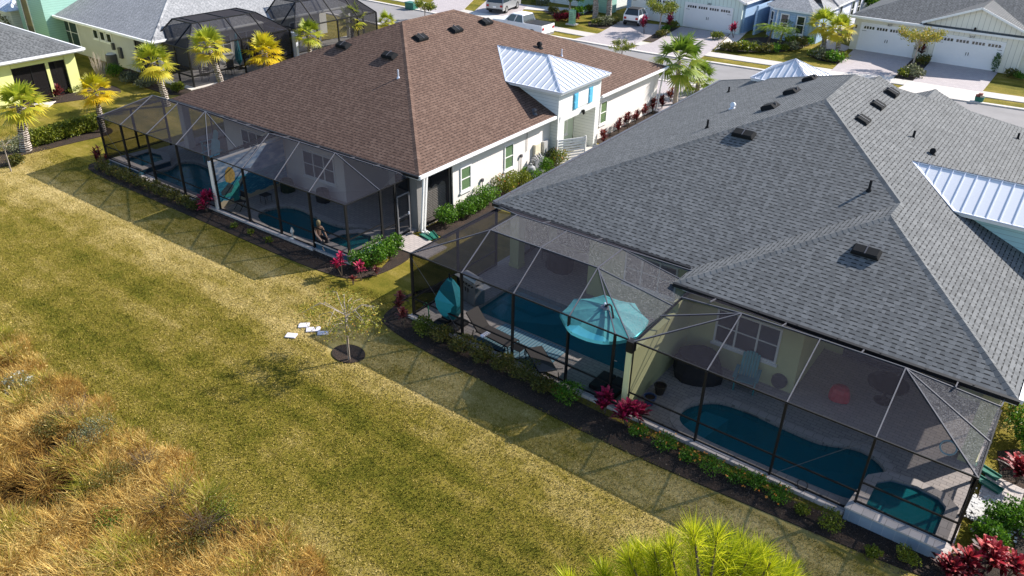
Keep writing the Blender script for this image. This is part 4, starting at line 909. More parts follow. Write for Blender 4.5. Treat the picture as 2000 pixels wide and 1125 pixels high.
# their enclosures
def back_cage(label, y0, y1, x0=-51.7, x1=-54.9, n=4, ring=4.05, inn=1.7):
    h = 2.75; ys = list(np.linspace(y0, y1, n+1)); xs = [x0, (x0+x1)/2-.1, x1]
    t = thing('pool_enclosure', label, 'screen enclosure', (x0, y0, 0))
    for x, y in [(x0, y) for y in ys]+[(xs[1], y0), (x1, y0), (xs[1], y1), (x1, y1)]:
        mb = MB(); mb.box((x, y, h/2), (.1, .1, h)); mb.build('post', MT['bronze'], t)
    ra = [(x0-inn, min(max(y, y0+inn), y1-inn), ring) for y in ys]; rb = [(x1-.9, p[1], ring) for p in ra]
    bm = [((x0, a, z), (x0, b, z)) for a, b in zip(ys, ys[1:]) for z in (h, .85)]+[((x0, y0, h), (x1, y0, h)), ((x0, y1, h), (x1, y1, h)), ((x0, y0, .85), (x1, y0, .85))]
    bm += [((x0, y, h), r) for y, r in zip(ys, ra)]+[(a, b) for a, b in zip(ra, ra[1:])]+[(a, b) for a, b in zip(rb, rb[1:])]+[(a, b) for a, b in zip(ra, rb)]+[(rb[0], (x1-.8, y0, h+.2)), (rb[-1], (x1-.8, y1, h+.2)), ((xs[1], y0, h), ra[0]), ((xs[1], y1, h), ra[-1])]
    for a, b in bm:
        mb = MB(); mb.beam(a, b, .07, .09); mb.build('roof_beam' if max(a[2], b[2]) > h else 'rail', MT['bronze'], t)
    pn = [[(x0, a, .05), (x0, b, .05), (x0, b, h), (x0, a, h)] for a, b in zip(ys, ys[1:])]+[[(x0, y, .05), (x1, y, .05), (x1, y, h), (x0, y, h)] for y in (y0, y1)]
    pn += [[(x0, a, h), (x0, b, h), rq, rp] for a, b, rp, rq in zip(ys, ys[1:], ra, ra[1:])]+[[ra[i], ra[i+1], rb[i+1], rb[i]] for i in range(n)]+[[(x0, y0, h), (x1-.8, y0, h), rb[0], ra[0]], [(x0, y1, h), (x1-.8, y1, h), rb[-1], ra[-1]]]
    for p in pn: mb = MB(); mb.poly(p); mb.build('screen_panel', MT['screen_back'], t)
    return t
back_cage('domed dark screen enclosure behind the leftmost palms', 31.3, 40.25); back_cage('domed dark screen enclosure behind the farther palms, nearest the street', 40.75, 49.6, ring=4.3)
mb = MB(); mb.prism([(-56, 30.8), (-51.4, 30.8), (-51.4, 50), (-56, 50)], -.1, .09); struct('pool_deck', mb, MT['concrete'], 'pale deck behind the palms')
mb = MB(); mb.obox((-55.2, 40.4, 0), (3.9, 0, 0), (0, .2, 0), (0, 0, 2.5)); tag(mb.build('party_wall', MT['lilac_wall']), 'white dividing wall between the two enclosures behind the palms', 'wall')

# ---- the street's far side
def gable_front(parent, x0, x1, y, z, pitch, ov=.35, depth=9.0, wallm='board_mint', roofm='shin_pale'):
    xc = (x0+x1)/2; hw = (x1-x0)/2+ov; zp = z+hw*pitch; yf = y-ov
    mb = MB(); rface(mb, [(xc-hw, yf, z), (xc, yf, zp), (xc, y+depth, zp), (xc-hw, y+depth, z)]); rface(mb, [(xc+hw, yf, z), (xc+hw, y+depth, z), (xc, y+depth, zp), (xc, yf, zp)])
    r = mb.build('gable_roof', MT[roofm], parent)
    mb = MB(); mb.beam((xc-hw, yf-.02, z-.06), (xc, yf-.02, zp-.06), .05, .16); mb.beam((xc, yf-.02, zp-.06), (xc+hw, yf-.02, z-.06), .05, .16); mb.build('barge_board', MT['white'], r)
    mb = MB(); k = [(x0, y, 0), (x1, y, 0), (x1, y, z-.02), (xc, y, z+(x1-x0)/2*pitch+.05), (x0, y, z-.02)]
    mb.poly(k); mb.poly([(p[0], p[1]+.25, p[2]) for p in reversed(k)])
    for i in range(5): a, b = k[i], k[(i+1) % 5]; mb.poly([b, a, (a[0], a[1]+.25, a[2]), (b[0], b[1]+.25, b[2])])
    mb.build('gable_wall', MT[wallm], parent)
t = thing('cream_garage_house', 'cream house with two white garage doors across the street on the right', 'house', (-12, 77, 0))
F, ev, H = hip_house(W0, -19.4, 1.0, 76.0, 101, 2.95, .40); roof(t, W0, F, ev, MT['shin_grey'], H, step=.5)
walls(t, W0, [(-19.0, 76.55), (.6, 76.55), (.6, 100.5), (-19.0, 100.5)], 0, 2.79, 'stucco_cream')
gable_front(t, -13.1, -5.5, 76.3, 3.2, .40, wallm='board_cream', roofm='shin_grey')
garage_door(t, (-18.25, 76.55, .03), (-13.75, 76.55, .03), 2.25); garage_door(t, (-11.9, 76.29, .03), (-7.0, 76.29, .03), 2.25)
for p in ((-18.75, 76.5, 2.05), (-9.4, 76.25, 3.15)): wall_lamp(t, p)
gutter(t, [(-19.4, 75.95, 2.93), (-13.3, 75.95, 2.93)])
t = thing('pale_mint_garage_house', 'pale mint and blue house with white garage doors across the street', 'house', (-34, 75, 0))
F, ev, H = hip_house(W0, -42.0, -28.6, 75.2, 100, 2.95, .42); roof(t, W0, F, ev, MT['shin_pale'], H, step=.5)
walls(t, W0, [(-41.6, 75.6), (-35.6, 75.6), (-35.6, 75.9), (-28.9, 75.9), (-28.9, 99), (-41.6, 99)], 0, 2.79, 'siding_blue')
gable_front(t, -36.0, -28.95, 75.15, 3.0, .42, wallm='board_mint')
garage_door(t, (-34.7, 75.14, .03), (-29.95, 75.14, .03), 2.2); garage_door(t, (-40.9, 75.59, .03), (-36.45, 75.59, .03), 2.2)
gutter(t, [(-28.55, 75.0, 2.93), (-28.55, 82, 2.93)])
t = thing('blue_bay_house', 'light blue house with a white bay of windows across the street', 'house', (-25, 77, 0))
F, ev, H = hip_house(W0, -28.5, -21.6, 80, 101, 2.95, .42); roof(t, W0, F, ev, MT['shin_pale'], H, step=.5)
walls(t, W0, [(-28.2, 80.4), (-22.0, 80.4), (-22.0, 100.5), (-28.2, 100.5)], 0, 2.79, 'lilac_wall')
bay = [(-27.0, 80.4), (-27.0, 77.3), (-25.9, 75.9), (-22.6, 75.7), (-22.0, 76.4), (-22.0, 80.4)]
walls(t, W0, bay, 0, 2.75, 'siding_blue', 'bay_wall')
bo = [(-27.4, 80.3), (-27.4, 77.1), (-26.1, 75.45), (-22.3, 75.2), (-21.6, 76.2), (-21.6, 80.3)]
mb = MB(); ap = (-24.6, 78.6, 4.2); ap2 = (-24.6, 82, 4.2); bz = [(*p, 2.85) for p in bo]
for i in range(5): rface(mb, [bz[i], bz[i+1], ap] if i not in (0, 4) else [bz[i], bz[i+1], ap, ap2])
rb_ = mb.build('bay_roof', MT['shin_pale'], t); mb = MB(); mb.prism(bo, 2.7, 2.84); mb.build('fascia', MT['white'], rb_)
for a, b, n_ in (((-26.95, 77.2), (-25.95, 75.93), 1), ((-25.8, 75.88), (-22.7, 75.69), 2)):
    e = Vector((b[0]-a[0], b[1]-a[1], 0)); L = e.length; e.normalize(); nn = Vector((e.y, -e.x, 0))
    for k in range(n_):
        o = Vector((*a, .75))+e*(L*(k+.5)/n_-.42)+nn*.012; window(t, o, e, nn, .84, 1.65, 1, 2, 'glass', fw=.1)
        for s in (-.42, .92): q = MB(); q.obox(o+e*s+nn*.002, e*.3, nn*.03, (0, 0, 1.65)); q.build('shutter', MT['siding_blue'], t)
    q = MB(); q.obox(Vector((*a, 0))-e*.05, e*.12, nn*.05, (0, 0, 2.7)); q.build('corner_trim', MT['white'], t)
mb = MB(); mb.obox((-28.0, 76.2, 0), (.2, 0, 0), (0, 4.2, 0), (0, 0, 2.7)); mb.build('passage_wall', MT['siding_blue'], t)
for p in (((-21.99, 82, 1.0), .9), ((-21.99, 86, .9), 1.0), ((-21.99, 88.2, .9), 1.0)): window(t, p[0], (0, 1, 0), (1, 0, 0), p[1], 1.6, 1, 2, 'glass')
t = thing('mint_house', 'white and mint house wall beyond the parked cars, top centre', 'house', (-52, 78, 0))
F, ev, H = hip_house(W0, -64, -43.5, 76.3, 100, 2.95, .4); roof(t, W0, F, ev, MT['shin_grey'], H, step=.6)
walls(t, W0, [(-63.5, 76.8), (-44.0, 76.8), (-44.0, 99), (-63.5, 99)], 0, 2.79, 'siding_white'); garage_door(t, (-56.5, 76.79, .03), (-51.7, 76.79, .03)); garage_door(t, (-63.0, 76.79, .03), (-58.3, 76.79, .03))
mb = MB(); mb.prism([(-47.6, 75.6), (-43.6, 75.6), (-43.6, 77), (-47.6, 77)], 0, 3.0); mb.build('porch_wall', MT['siding_mint'], t)

def number(parent, txt, p, size=.26):
    cu = bpy.data.curves.new('house_number', 'FONT'); cu.body = txt; cu.size = size; cu.extrude = .012; cu.align_x = 'CENTER'
    o = bpy.data.objects.new('house_number', cu); COL.objects.link(o); o.data.materials.append(MT['bronze']); o.parent = parent; o.rotation_euler = (math.pi/2, 0, 0); me = bpy.data.meshes.new_from_object(o); me.name = 'house_number'; m2 = bpy.data.objects.new('house_number', me); COL.objects.link(m2); m2.parent = parent; m2.location = rootm(parent).inverted() @ Vector(p); m2.rotation_euler = (math.pi/2, 0, 0); bpy.data.objects.remove(o)
tt = {o.name: o for o in bpy.data.objects}
number(tt['cream_garage_house'], '357', (-16.0, 76.46, 2.40)); number(tt['cream_garage_house'], '317', (-9.45, 76.20, 2.40)); number(tt['pale_mint_garage_house'], '293', (-32.3, 75.05, 2.36))
# ------------------------------------------------------------ furniture and ornaments
MT['teal_cloth'] = None
def clothmat(name, col, tr=.35):
    m, n, l, bs = newmat(name); tc = N(n, 'TexCoord').outputs['Object']
    c = mix(n, l, noise(n, l, tc, 2.5, 4), tuple(x*.88 for x in col), tuple(min(1, x*1.08) for x in col)); l.new(c, bs.inputs['Base Color']); bs.inputs['Roughness'].default_value = .75
    bump(n, l, bs, noise(n, l, tc, 5, 3), .5, .05)
    t = N(n, 'BsdfTranslucent'); l.new(c, t.inputs[0]); ms = N(n, 'MixShader'); ms.inputs[0].default_value = tr
    l.new(bs.outputs[0], ms.inputs[1]); l.new(t.outputs[0], ms.inputs[2]); l.new(ms.outputs[0], n['Material Output'].inputs[0]); return m
MT['aqua'] = clothmat('aqua_parasol_cloth', (.20, .84, .92), .25); MT['teal'] = clothmat('teal_cover_cloth', (.012, .27, .34), .15)
MT['teal_wood'] = plain('turquoise_plastic', (.06, .30, .33), .5, .06); MT['sling'] = plain('brown_sling_fabric', (.10, .088, .082), .8, .08, 30)
MT['steel'] = plain('brushed_steel', (.42, .42, .43), .32, .08, 8, metal=.7); MT['dkcloth'] = plain('dark_cover_cloth', (.028, .027, .033), .8, .2, 2)
# open cantilever parasol
def parasol():
    c = Vector((*G2(1180, 616, 2.50), 0)); r = 1.47
    t = thing('cantilever_parasol', 'open eight-sided turquoise cantilever parasol above the straight-sided pool', 'parasol', tuple(c))
    mb = MB(); apx = c+Vector((0, 0, 2.82)); rim = []
    for i in range(8):
        a = math.radians(22.5+45*i+8); rim.append(c+Vector((math.cos(a)*r, math.sin(a)*r, 2.44)))
    for i in range(8):
        a, b = rim[i], rim[(i+1) % 8]; K = 5
        rows = []
        for j in range(K+1):
            f = j/K; p, q = apx.lerp(a, f), apx.lerp(b, f); row = []
            for k in range(5):
                g = k/4; v = p.lerp(q, g); v.z -= .07*f*math.sin(math.pi*g)-.04*math.sin(math.pi*f); row.append(v)
            rows.append(row)
        for j in range(K):
            for k in range(4): mb.poly([rows[j][k], rows[j+1][k], rows[j+1][k+1], rows[j][k+1]])
        for k in range(4): mb.poly([rows[K][k], rows[K][k]-Vector((0, 0, .12)), rows[K][k+1]-Vector((0, 0, .12)), rows[K][k+1]])
    mb.build('canopy', MT['aqua'], t)
    for i in range(8):
        m2 = MB(); m2.beam(apx-Vector((0, 0, .04)), rim[i]-Vector((0, 0, .03)), .025, .03); m2.build('rib', MT['bronze'], t)
    m2 = MB(); m2.lathe(tuple(apx), [(.16, -.02), (.14, .03), (.05, .06), (.03, .16)], 10); m2.build('hub', MT['seam'], t)
    base = Vector((*G2(1188, 757, .1), .1)); mt = Vector((base.x-.03, base.y+.1, .3))
    m3 = MB(); pts = [mt, mt+Vector((-.02, .05, 1.3)), mt+Vector((-.12, .12, 2.3)), mt+Vector((-.3, .2, 2.75)), (mt+apx)/2+Vector((-.05, 0, 1.55)), apx+Vector((.1, -.1, .16)), apx]
    m3.path([tuple(p) for p in pts], .032, 8); m3.build('mast', MT['black'], t)
    m4 = MB()
    for dx, dy in ((-.42, -.25), (.12, -.25), (-.42, .27), (.12, .27)): m4.box((base.x+dx+.15, base.y+dy+.05, .2), (.52, .50, .18))
    m4.build('base', MT['black'], t, bevel=.05)
    m5 = MB(); m5.tube(tuple(mt+Vector((.05, 0, .9))), tuple(mt+Vector((.2, 0, .9))), .02); m5.build('crank', MT['steel'], t)
parasol()
def folded():
    c = Vector((*G2(872, 640, .1), .1)); c.y += .25
    t = thing('folded_parasol', 'folded parasol under a deep teal faceted cover beside the grill', 'parasol', tuple(c))
    mb = MB(); prof = [(.0, 1.95, -.1, .12), (.16, 1.9, -.08, .1), (.40, 1.62, -.04, .04), (.60, 1.2, 0, 0), (.55, .85, .02, 0), (.40, .55, .03, -.02), (.33, .42, .03, -.02)]
    k = []; n = 8
    for r, z, ox, oy in prof:
        ring = []
        for i in range(n):
            a = 2*math.pi*i/n+.25; rr = r*(1+.13*math.sin(3*a+z*2))*(1.0 if i % 2 else .86); ring.append((c.x+ox+rr*math.cos(a), c.y+oy+rr*math.sin(a)*.85, z+.1+.05*math.sin(5*a)))
        k.append(ring)
    for a, b in zip(k, k[1:]):
        for i in range(n): mb.poly([a[i], b[i], b[(i+1) % n], a[(i+1) % n]])
    mb.build('cover', MT['teal'], t)
    m2 = MB(); m2.tube((c.x, c.y, .15), (c.x, c.y, .9), .03); m2.tube((c.x-.1, c.y+.1, 2.0), (c.x-.1, c.y+.1, 2.25), .03); m2.build('pole', MT['bronze'], t)
    m3 = MB()
    for dx, dy in ((-.27, -.25), (.27, -.25), (-.27, .25), (.27, .25)): m3.box((c.x+dx, c.y+dy, .19), (.5, .46, .17))
    m3.build('base', MT['black'], t, bevel=.05)
folded()
def grill():
    x, y, _ = G(918, 590, .1); T = thing('gas_grill', 'stainless steel gas grill standing behind the teal covered parasol', 'grill', (x, y+.15, .1), R_(-12))
    X = lambda a, b, c: tuple(Matrix.Translation((x, y+.15, .1)) @ Matrix.Rotation(R_(-12), 4, 'Z') @ Vector((a, b, c)))
    def bx(name, c, d, m, par=T, bev=.01):
        mb = MB(); mb.box(X(*c), d, R_(-12)); return mb.build(name, m, par, bevel=bev)
    cab = bx('cabinet', (0, 0, .42), (.95, .5, .8), MT['steel'])
    for s in (-1, 1): d = bx('door', (s*.23, -.258, .4), (.44, .02, .66), MT['steel'], cab); bx('handle', (s*.08, -.285, .62), (.03, .03, .2), MT['black'], d)
    bx('control_panel', (0, -.24, .88), (.95, .08, .14), MT['steel'])
    for k in range(5):
        mb = MB(); mb.tube(X(-.36+k*.18, -.28, .88), X(-.36+k*.18, -.33, .88), .03); mb.build('knob', MT['black'], T)
    bx('side_shelf', (-.68, 0, .9), (.36, .46, .03), MT['steel']); bx('side_shelf', (.68, 0, .9), (.36, .46, .03), MT['steel'])
    mb = MB(); P = []
    for i in range(9):
        a = math.pi*i/8; P.append((-.24*math.cos(a), .93+.27*math.sin(a)))
    for i in range(8): mb.poly([X(-.42, P[i][0], P[i][1]), X(.42, P[i][0], P[i][1]), X(.42, P[i+1][0], P[i+1][1]), X(-.42, P[i+1][0], P[i+1][1])])
    mb.poly([X(-.42, p[0], p[1]) for p in P]); mb.poly([X(.42, p[0], p[1]) for p in reversed(P)]); lid = mb.build('lid', MT['steel'], T)
    mb = MB(); mb.tube(X(-.32, -.28, 1.02), X(.32, -.28, 1.02), .015); mb.build('handle', MT['steel'], lid)
grill()
def lounger(label, c, rz, back=.9):
    t = thing('sun_lounger', label, 'sun lounger', c, rz, 'brown sling sun loungers by the straight-sided pool')
    Mx = Matrix.Translation(c) @ Matrix.Rotation(rz, 4, 'Z'); X = lambda a, b, d: tuple(Mx @ Vector((a, b, d)))
    f = MB(); hx = (.62, .34)
    for s in (-1, 1): f.path([X(-.62, s*.31, .34), X(.92, s*.31, .34), X(.96, s*.31, .05)], .018); f.path([X(-.55, s*.31, .34), X(-1.12, s*.31, .34+back*.75)], .018)
    for a in (-.6, .3, .9): f.tube(X(a, -.31, .34), X(a, .31, .34), .016)
    f.build('frame', MT['bronze'], t)
    for a in (-.75, .80):
        for s in (-1, 1): l_ = MB(); l_.tube(X(a, s*.31, .34), X(a-.05, s*.33, 0), .018); l_.build('leg', MT['bronze'], t)
    s_ = MB(); s_.obox(X(-.55, -.30, .345), Vector(X(1, 0, 0))*1.45-Vector(X(0, 0, 0))*1.45, Vector(X(0, .60, 0))-Vector(X(0, 0, 0)), (0, 0, .02)); s_.build('seat', MT['sling'], t)
    b = MB(); o = Vector(X(-.55, -.30, .36)); d = Vector(X(-1.12, -.30, .34+back*.75))-o; b.obox(o, d, Vector(X(0, .60, 0))-Vector(X(0, 0, 0)), (.008, 0, .02)); b.build('backrest', MT['sling'], t)
    return t
lo1 = lounger('brown sling sun lounger with a blue and white striped cushion, nearest the grill', (*G2(965, 668, .1), .1), R_(-4), .8)
lo2 = lounger('brown sling sun lounger turned away with raised backrest beyond the side table', (*G2(1058, 722, .1), .1), R_(145), .55)
def stripemat(name, a, b, w, axis=0, c3=None):
    m, n, l, bs = newmat(name); tc = N(n, 'TexCoord').outputs['Object']; sx = N(n, 'SeparateXYZ'); l.new(tc, sx.inputs[0])
    f = mth(n, l, 'FRACT', mth(n, l, 'DIVIDE', mth(n, l, 'ADD', sx.outputs[axis], mth(n, l, 'MULTIPLY', noise(n, l, tc, .8, 2), w*.2)), w))
    c = ramp(n, l, f, [(.0, a), (.38, a), (.44, b), (.7, b), (.76, c3 or a)]); l.new(c, bs.inputs['Base Color']); bs.inputs['Roughness'].default_value = .9; return m
mb = MB(); p = G(948, 652, .52); mb.box((p[0], p[1], .50), (.16, .42, .1), R_(-4)); tag(mb.build('cushion', stripemat('blue_stripes', (.75, .76, .8), (.04, .12, .45), .08, 1), bevel=.03), 'blue and white striped bolster on the nearest-to-grill lounger', 'cushion')
mb = MB(); pts = [G2(922, 668, .1), G2(1000, 636, .1), G2(1112, 681, .1), G2(1066, 742, .1)]
pts = [(-15.35, 18.62), (-15.15, 20.22), (-12.3, 20.22), (-12.25, 18.62)]; mb.prism(pts, .1, .115)
tag(mb.build('outdoor_rug', stripemat('rug_stripes', (.20, .38, .48), (.09, .20, .28), .13, 0, (.30, .42, .48))), 'blue-grey striped outdoor rug under the loungers', 'rug')
def side_table(c, label):
    t = thing('side_table', label, 'table', c)
    m = MB(); m.box((c[0], c[1], c[2]+.42), (.45, .45, .03)); m.build('table_top', MT['black'], t, bevel=.01)
    for a in (-.19, .19):
        for b in (-.19, .19): l_ = MB(); l_.tube((c[0]+a, c[1]+b, c[2]), (c[0]+a, c[1]+b, c[2]+.41), .012); l_.build('leg', MT['black'], t)
side_table((*G2(1012, 697, .1), .1), 'small black square side table on the striped rug between the loungers')
def adirondack(label, c, rz, group=None, mt='teal_wood'):
    t = thing('adirondack_chair', label, 'chair', c, rz, group)
    Mx = Matrix.Translation(c) @ Matrix.Rotation(rz, 4, 'Z'); X = lambda a, b, d: Vector(Mx @ Vector((a, b, d)))
    m = MB()
    for k in range(5): m.obox(X(-.28, -.3+k*.115, .38-.03*k), X(.56, 0, 0)-X(0, 0, 0), X(0, .1, 0)-X(0, 0, 0), (0, 0, .02))
    m.build('seat', MT[mt], t)
    m = MB()
    for k in range(6):
        x = -.29+k*.098; hh = .82+.1*math.sin(math.pi*(k+.5)/6); m.obox(X(x, .24, .25), X(.085, 0, 0)-X(0, 0, 0), X(0, .30*hh, hh)-X(0, 0, 0), X(0, .02, 0)-X(0, 0, 0))
    m.build('backrest', MT[mt], t)
    for s in (-1, 1):
        m = MB(); m.obox(X(s*.36-.06, -.38, .56), X(.12, 0, 0)-X(0, 0, 0), X(0, .8, 0)-X(0, 0, 0), (0, 0, .025)); m.build('armrest', MT[mt], t)
        m = MB(); m.obox(X(s*.33-.02, -.34, 0), X(.04, 0, 0)-X(0, 0, 0), X(0, .1, 0)-X(0, 0, 0), (0, 0, .56)); m.build('leg', MT[mt], t)
        m = MB(); m.obox(X(s*.33-.02, -.3, .34), X(.04, 0, 0)-X(0, 0, 0), X(0, .9, -.34)-X(0, 0, 0), (0, 0, .1)); m.build('leg', MT[mt], t)
    return t
adirondack('turquoise slatted garden chair against the yellow wall by the curved pool', (-6.35, 22.1, .1), R_(12))
adirondack('pale turquoise slatted garden chair, left one of the pair in the leftmost enclosure', B(-7.0, 4.6, .1), BPH+R_(-10), None, 'pale_teal'); adirondack('pale turquoise slatted garden chair, right one of the pair in the leftmost enclosure', B(-5.55, 3.7, .1), BPH+R_(15), None, 'pale_teal')
def lump(name, label, cat, c, r, h, m, n=14, seed=1, sub=()):
    rr = random.Random(seed); mb = MB()
    prof = [(r*1.0, 0), (r*1.02, h*.25), (r*.95, h*.65), (r*.82, h*.9), (r*.45, h), (.02, h*1.02)]
    k = []
    for q, z in prof: k.append([(c[0]+q*(1+.08*math.sin(3*a+z*3+seed))*math.cos(a), c[1]+q*(1+.08*math.sin(3*a+z*3+seed))*math.sin(a)*.85, c[2]+z) for a in [2*math.pi*i/n for i in range(n)]])
    for a, b in zip(k, k[1:]):
        for i in range(n): mb.poly([a[i], a[(i+1) % n], b[(i+1) % n], b[i]])
    return tag(mb.build(name, m, smooth=True), label, cat)
lump('covered_table', 'round table set hidden by a dark grey cover against the yellow party wall', 'covered furniture', (-7.95, 21.75, .1), .85, .95, MT['dkcloth'])
lump('covered_armchair', 'dark rounded covered chair on the covered terrace behind the straight pool', 'covered furniture', (-16.0, 25.2, .1), .62, .85, MT['dkcloth'], seed=4)
t = thing('wall_fan', 'round grey fan unit mounted low on the yellow wall beside the turquoise chair', 'fan', (-5.42, 22.6, .4))
mb = MB(); mb.tube((-5.42, 22.745, .45), (-5.42, 22.6, .45), .27, .25, 20); mb.build('housing', plain('fan_grey', (.10, .10, .11), .5), t); mb = MB()
for r in (.09, .16, .23):
    P = [(-5.42+r*math.cos(a), 22.59, .45+r*math.sin(a)) for a in np.linspace(0, 2*math.pi, 17)]; mb.path(P, .008, 4)
mb.build('grille', MT['bronze_lt'], t)
def pot(label, c, r, h, m, plant=False):
    t = thing('planter', label, 'flower pot', c); mb = MB(); mb.lathe(c, [(r*.7, 0), (r, h*.9), (r*1.08, h*.92), (r*1.08, h), (r*.9, h), (r*.88, h*.8)], 16); mb.build('pot', m, t); mb = MB(); mb.lathe((c[0], c[1], c[2]+h*.78), [(r*.86, 0), (r*.8, .02)], 14); mb.build('soil', MT['mulch'], t)
pot('square-looking blue pot on the pavers below the yellow wall', (*G2(1268, 788, .1), .1), .2, .3, plain('blue_glaze', (.05, .09, .22), .3)); pot('dark brown round pot by the yellow wall, behind the blue one', (*G2(1288, 768, .1), .1), .2, .34, plain('brown_glaze', (.05, .04, .03), .4))
lump('storage_box', 'low black storage box on the pavers near the mast foot of the open parasol', 'box', (*G2(1178, 775, .1), .1), .3, .25, MT['black'], 8, 3)
lump('beach_ball', 'red and white round float on the covered terrace of the near enclosure', 'ball', (-3.6, 23.4, .15), .33, .5, plain('red_vinyl', (.55, .03, .05), .4), 14, 2)
t = thing('bar_table', 'round dark dining table on the covered terrace of the near enclosure', 'table', (-2.4, 24.3, .1)); mb = MB(); mb.lathe((-2.4, 24.3, .1), [(.3, 0), (.06, .05), (.05, .68), (.65, .7), (.65, .74)], 18); mb.build('table_top', MT['bronze'], t)
for i, (x, y, z) in enumerate(((-16.9, 25.6, 1), (-13.4, 24.6, 1))):
    side_table((x+.9*i, y-.2*i, .1), ('small dark table beside the covered chair on the terrace', 'small pale-topped table against the corner of the yellow wall')[i])
# ornaments on the brown-house deck
mb = MB()
o = B(5.35, .02, .1); mb.lathe(o, [(.16, 0), (.14, .03), (.03, .05), (.04, .22), (.09, .34), (.05, .46), (.02, .55)], 10); tag(mb.build('deck_ornament', MT['stucco_grey']), 'small pale bird ornament on the far pool edge', 'ornament')
mb = MB(); o = G(1565, 955, .1); mb.path([(o[0]+.15*math.cos(a), o[1], .1+.18+.15*math.sin(a)) for a in np.linspace(0, 6.28, 15)], .012, 5); mb.box((o[0], o[1], .12), (.2, .1, .04)); tag(mb.build('deck_ornament', MT['black']), 'small black wire ornament on the near pool edge', 'ornament')
t = thing('bicycle_exerciser', 'dark folding chair beside the mural wall', 'chair', B(.75, .55, .1)); t.name = 'folding_chair'; ROOTM['folding_chair'] = ROOTM.pop('bicycle_exerciser')
mb = MB(); o = B(.9, .6, .1)
for s in (-.22, .22): mb.path([(o[0]+s, o[1]-.25, .1), (o[0]+s, o[1]+.2, .55), (o[0]+s, o[1]+.3, .95)], .015); mb.path([(o[0]+s, o[1]+.25, .1), (o[0]+s, o[1]-.2, .5)], .015)
mb.build('frame', MT['bronze'], t); mb = MB(); mb.box((o[0], o[1], .5), (.46, .42, .02)); mb.build('seat', MT['dkcloth'], t); mb = MB(); mb.box((o[0], o[1]+.27, .8), (.46, .03, .3)); mb.build('backrest', MT['dkcloth'], t)
lump('covered_grill', 'squat dark covered object on the deck behind the curved blue pool', 'covered furniture', B(3.3, 3.75, .1), .38, .7, MT['dkcloth'], 12, 9)
lump('planter_bush', 'dark round pot plant under the mural', 'plant', B(.9, 3.5, .1), .4, .7, plain('dark_leaf', (.02, .04, .02), .8), 10, 5)
side_table(B(1.2, 1.9, .1), 'low dark table in front of the mural')
# seated figure, likely a statue, built as a clothed human body
def skin(name, pts, edges, rad, m, parent, sub=2):
    me = bpy.data.meshes.new(name); inv = rootm(parent).inverted(); me.from_pydata([tuple(inv @ Vector(p)) for p in pts], edges, []); me.materials.append(m)
    o = bpy.data.objects.new(name, me); COL.objects.link(o); o.parent = parent
    s = o.modifiers.new('skin', 'SKIN'); s.use_smooth_shade = True
    sv = me.skin_vertices[0].data if me.skin_vertices else None
    if sv is None:
        o2 = o; bpy.context.view_layer.update()
    sv = me.skin_vertices[0].data
    for i, r in enumerate(rad): sv[i].radius = (r, r) if not isinstance(r, tuple) else r
    sv[0].use_root = True
    u = o.modifiers.new('sub', 'SUBSURF'); u.levels = 1; u.render_levels = sub
    return o
def skin_mesh(name, pts, edges, rad, m, parent, sub=2):
    me = bpy.data.meshes.new(name); inv = rootm(parent).inverted()
    bm = __import__('bmesh').new(); ly = bm.verts.layers.skin.verify()
    vs = [bm.verts.new(tuple(inv @ Vector(p))) for p in pts]
    for a, b in edges: bm.edges.new((vs[a], vs[b]))
    for i, v in enumerate(vs): r = rad[i]; v[ly].radius = r if isinstance(r, tuple) else (r, r); v[ly].use_root = (i == 0)
    bm.to_mesh(me); bm.free(); me.materials.append(m)
    o = bpy.data.objects.new(name, me); COL.objects.link(o); o.parent = parent
    s = o.modifiers.new('skin', 'SKIN'); s.use_smooth_shade = True
    u = o.modifiers.new('sub', 'SUBSURF'); u.levels = sub; u.render_levels = sub
    return o
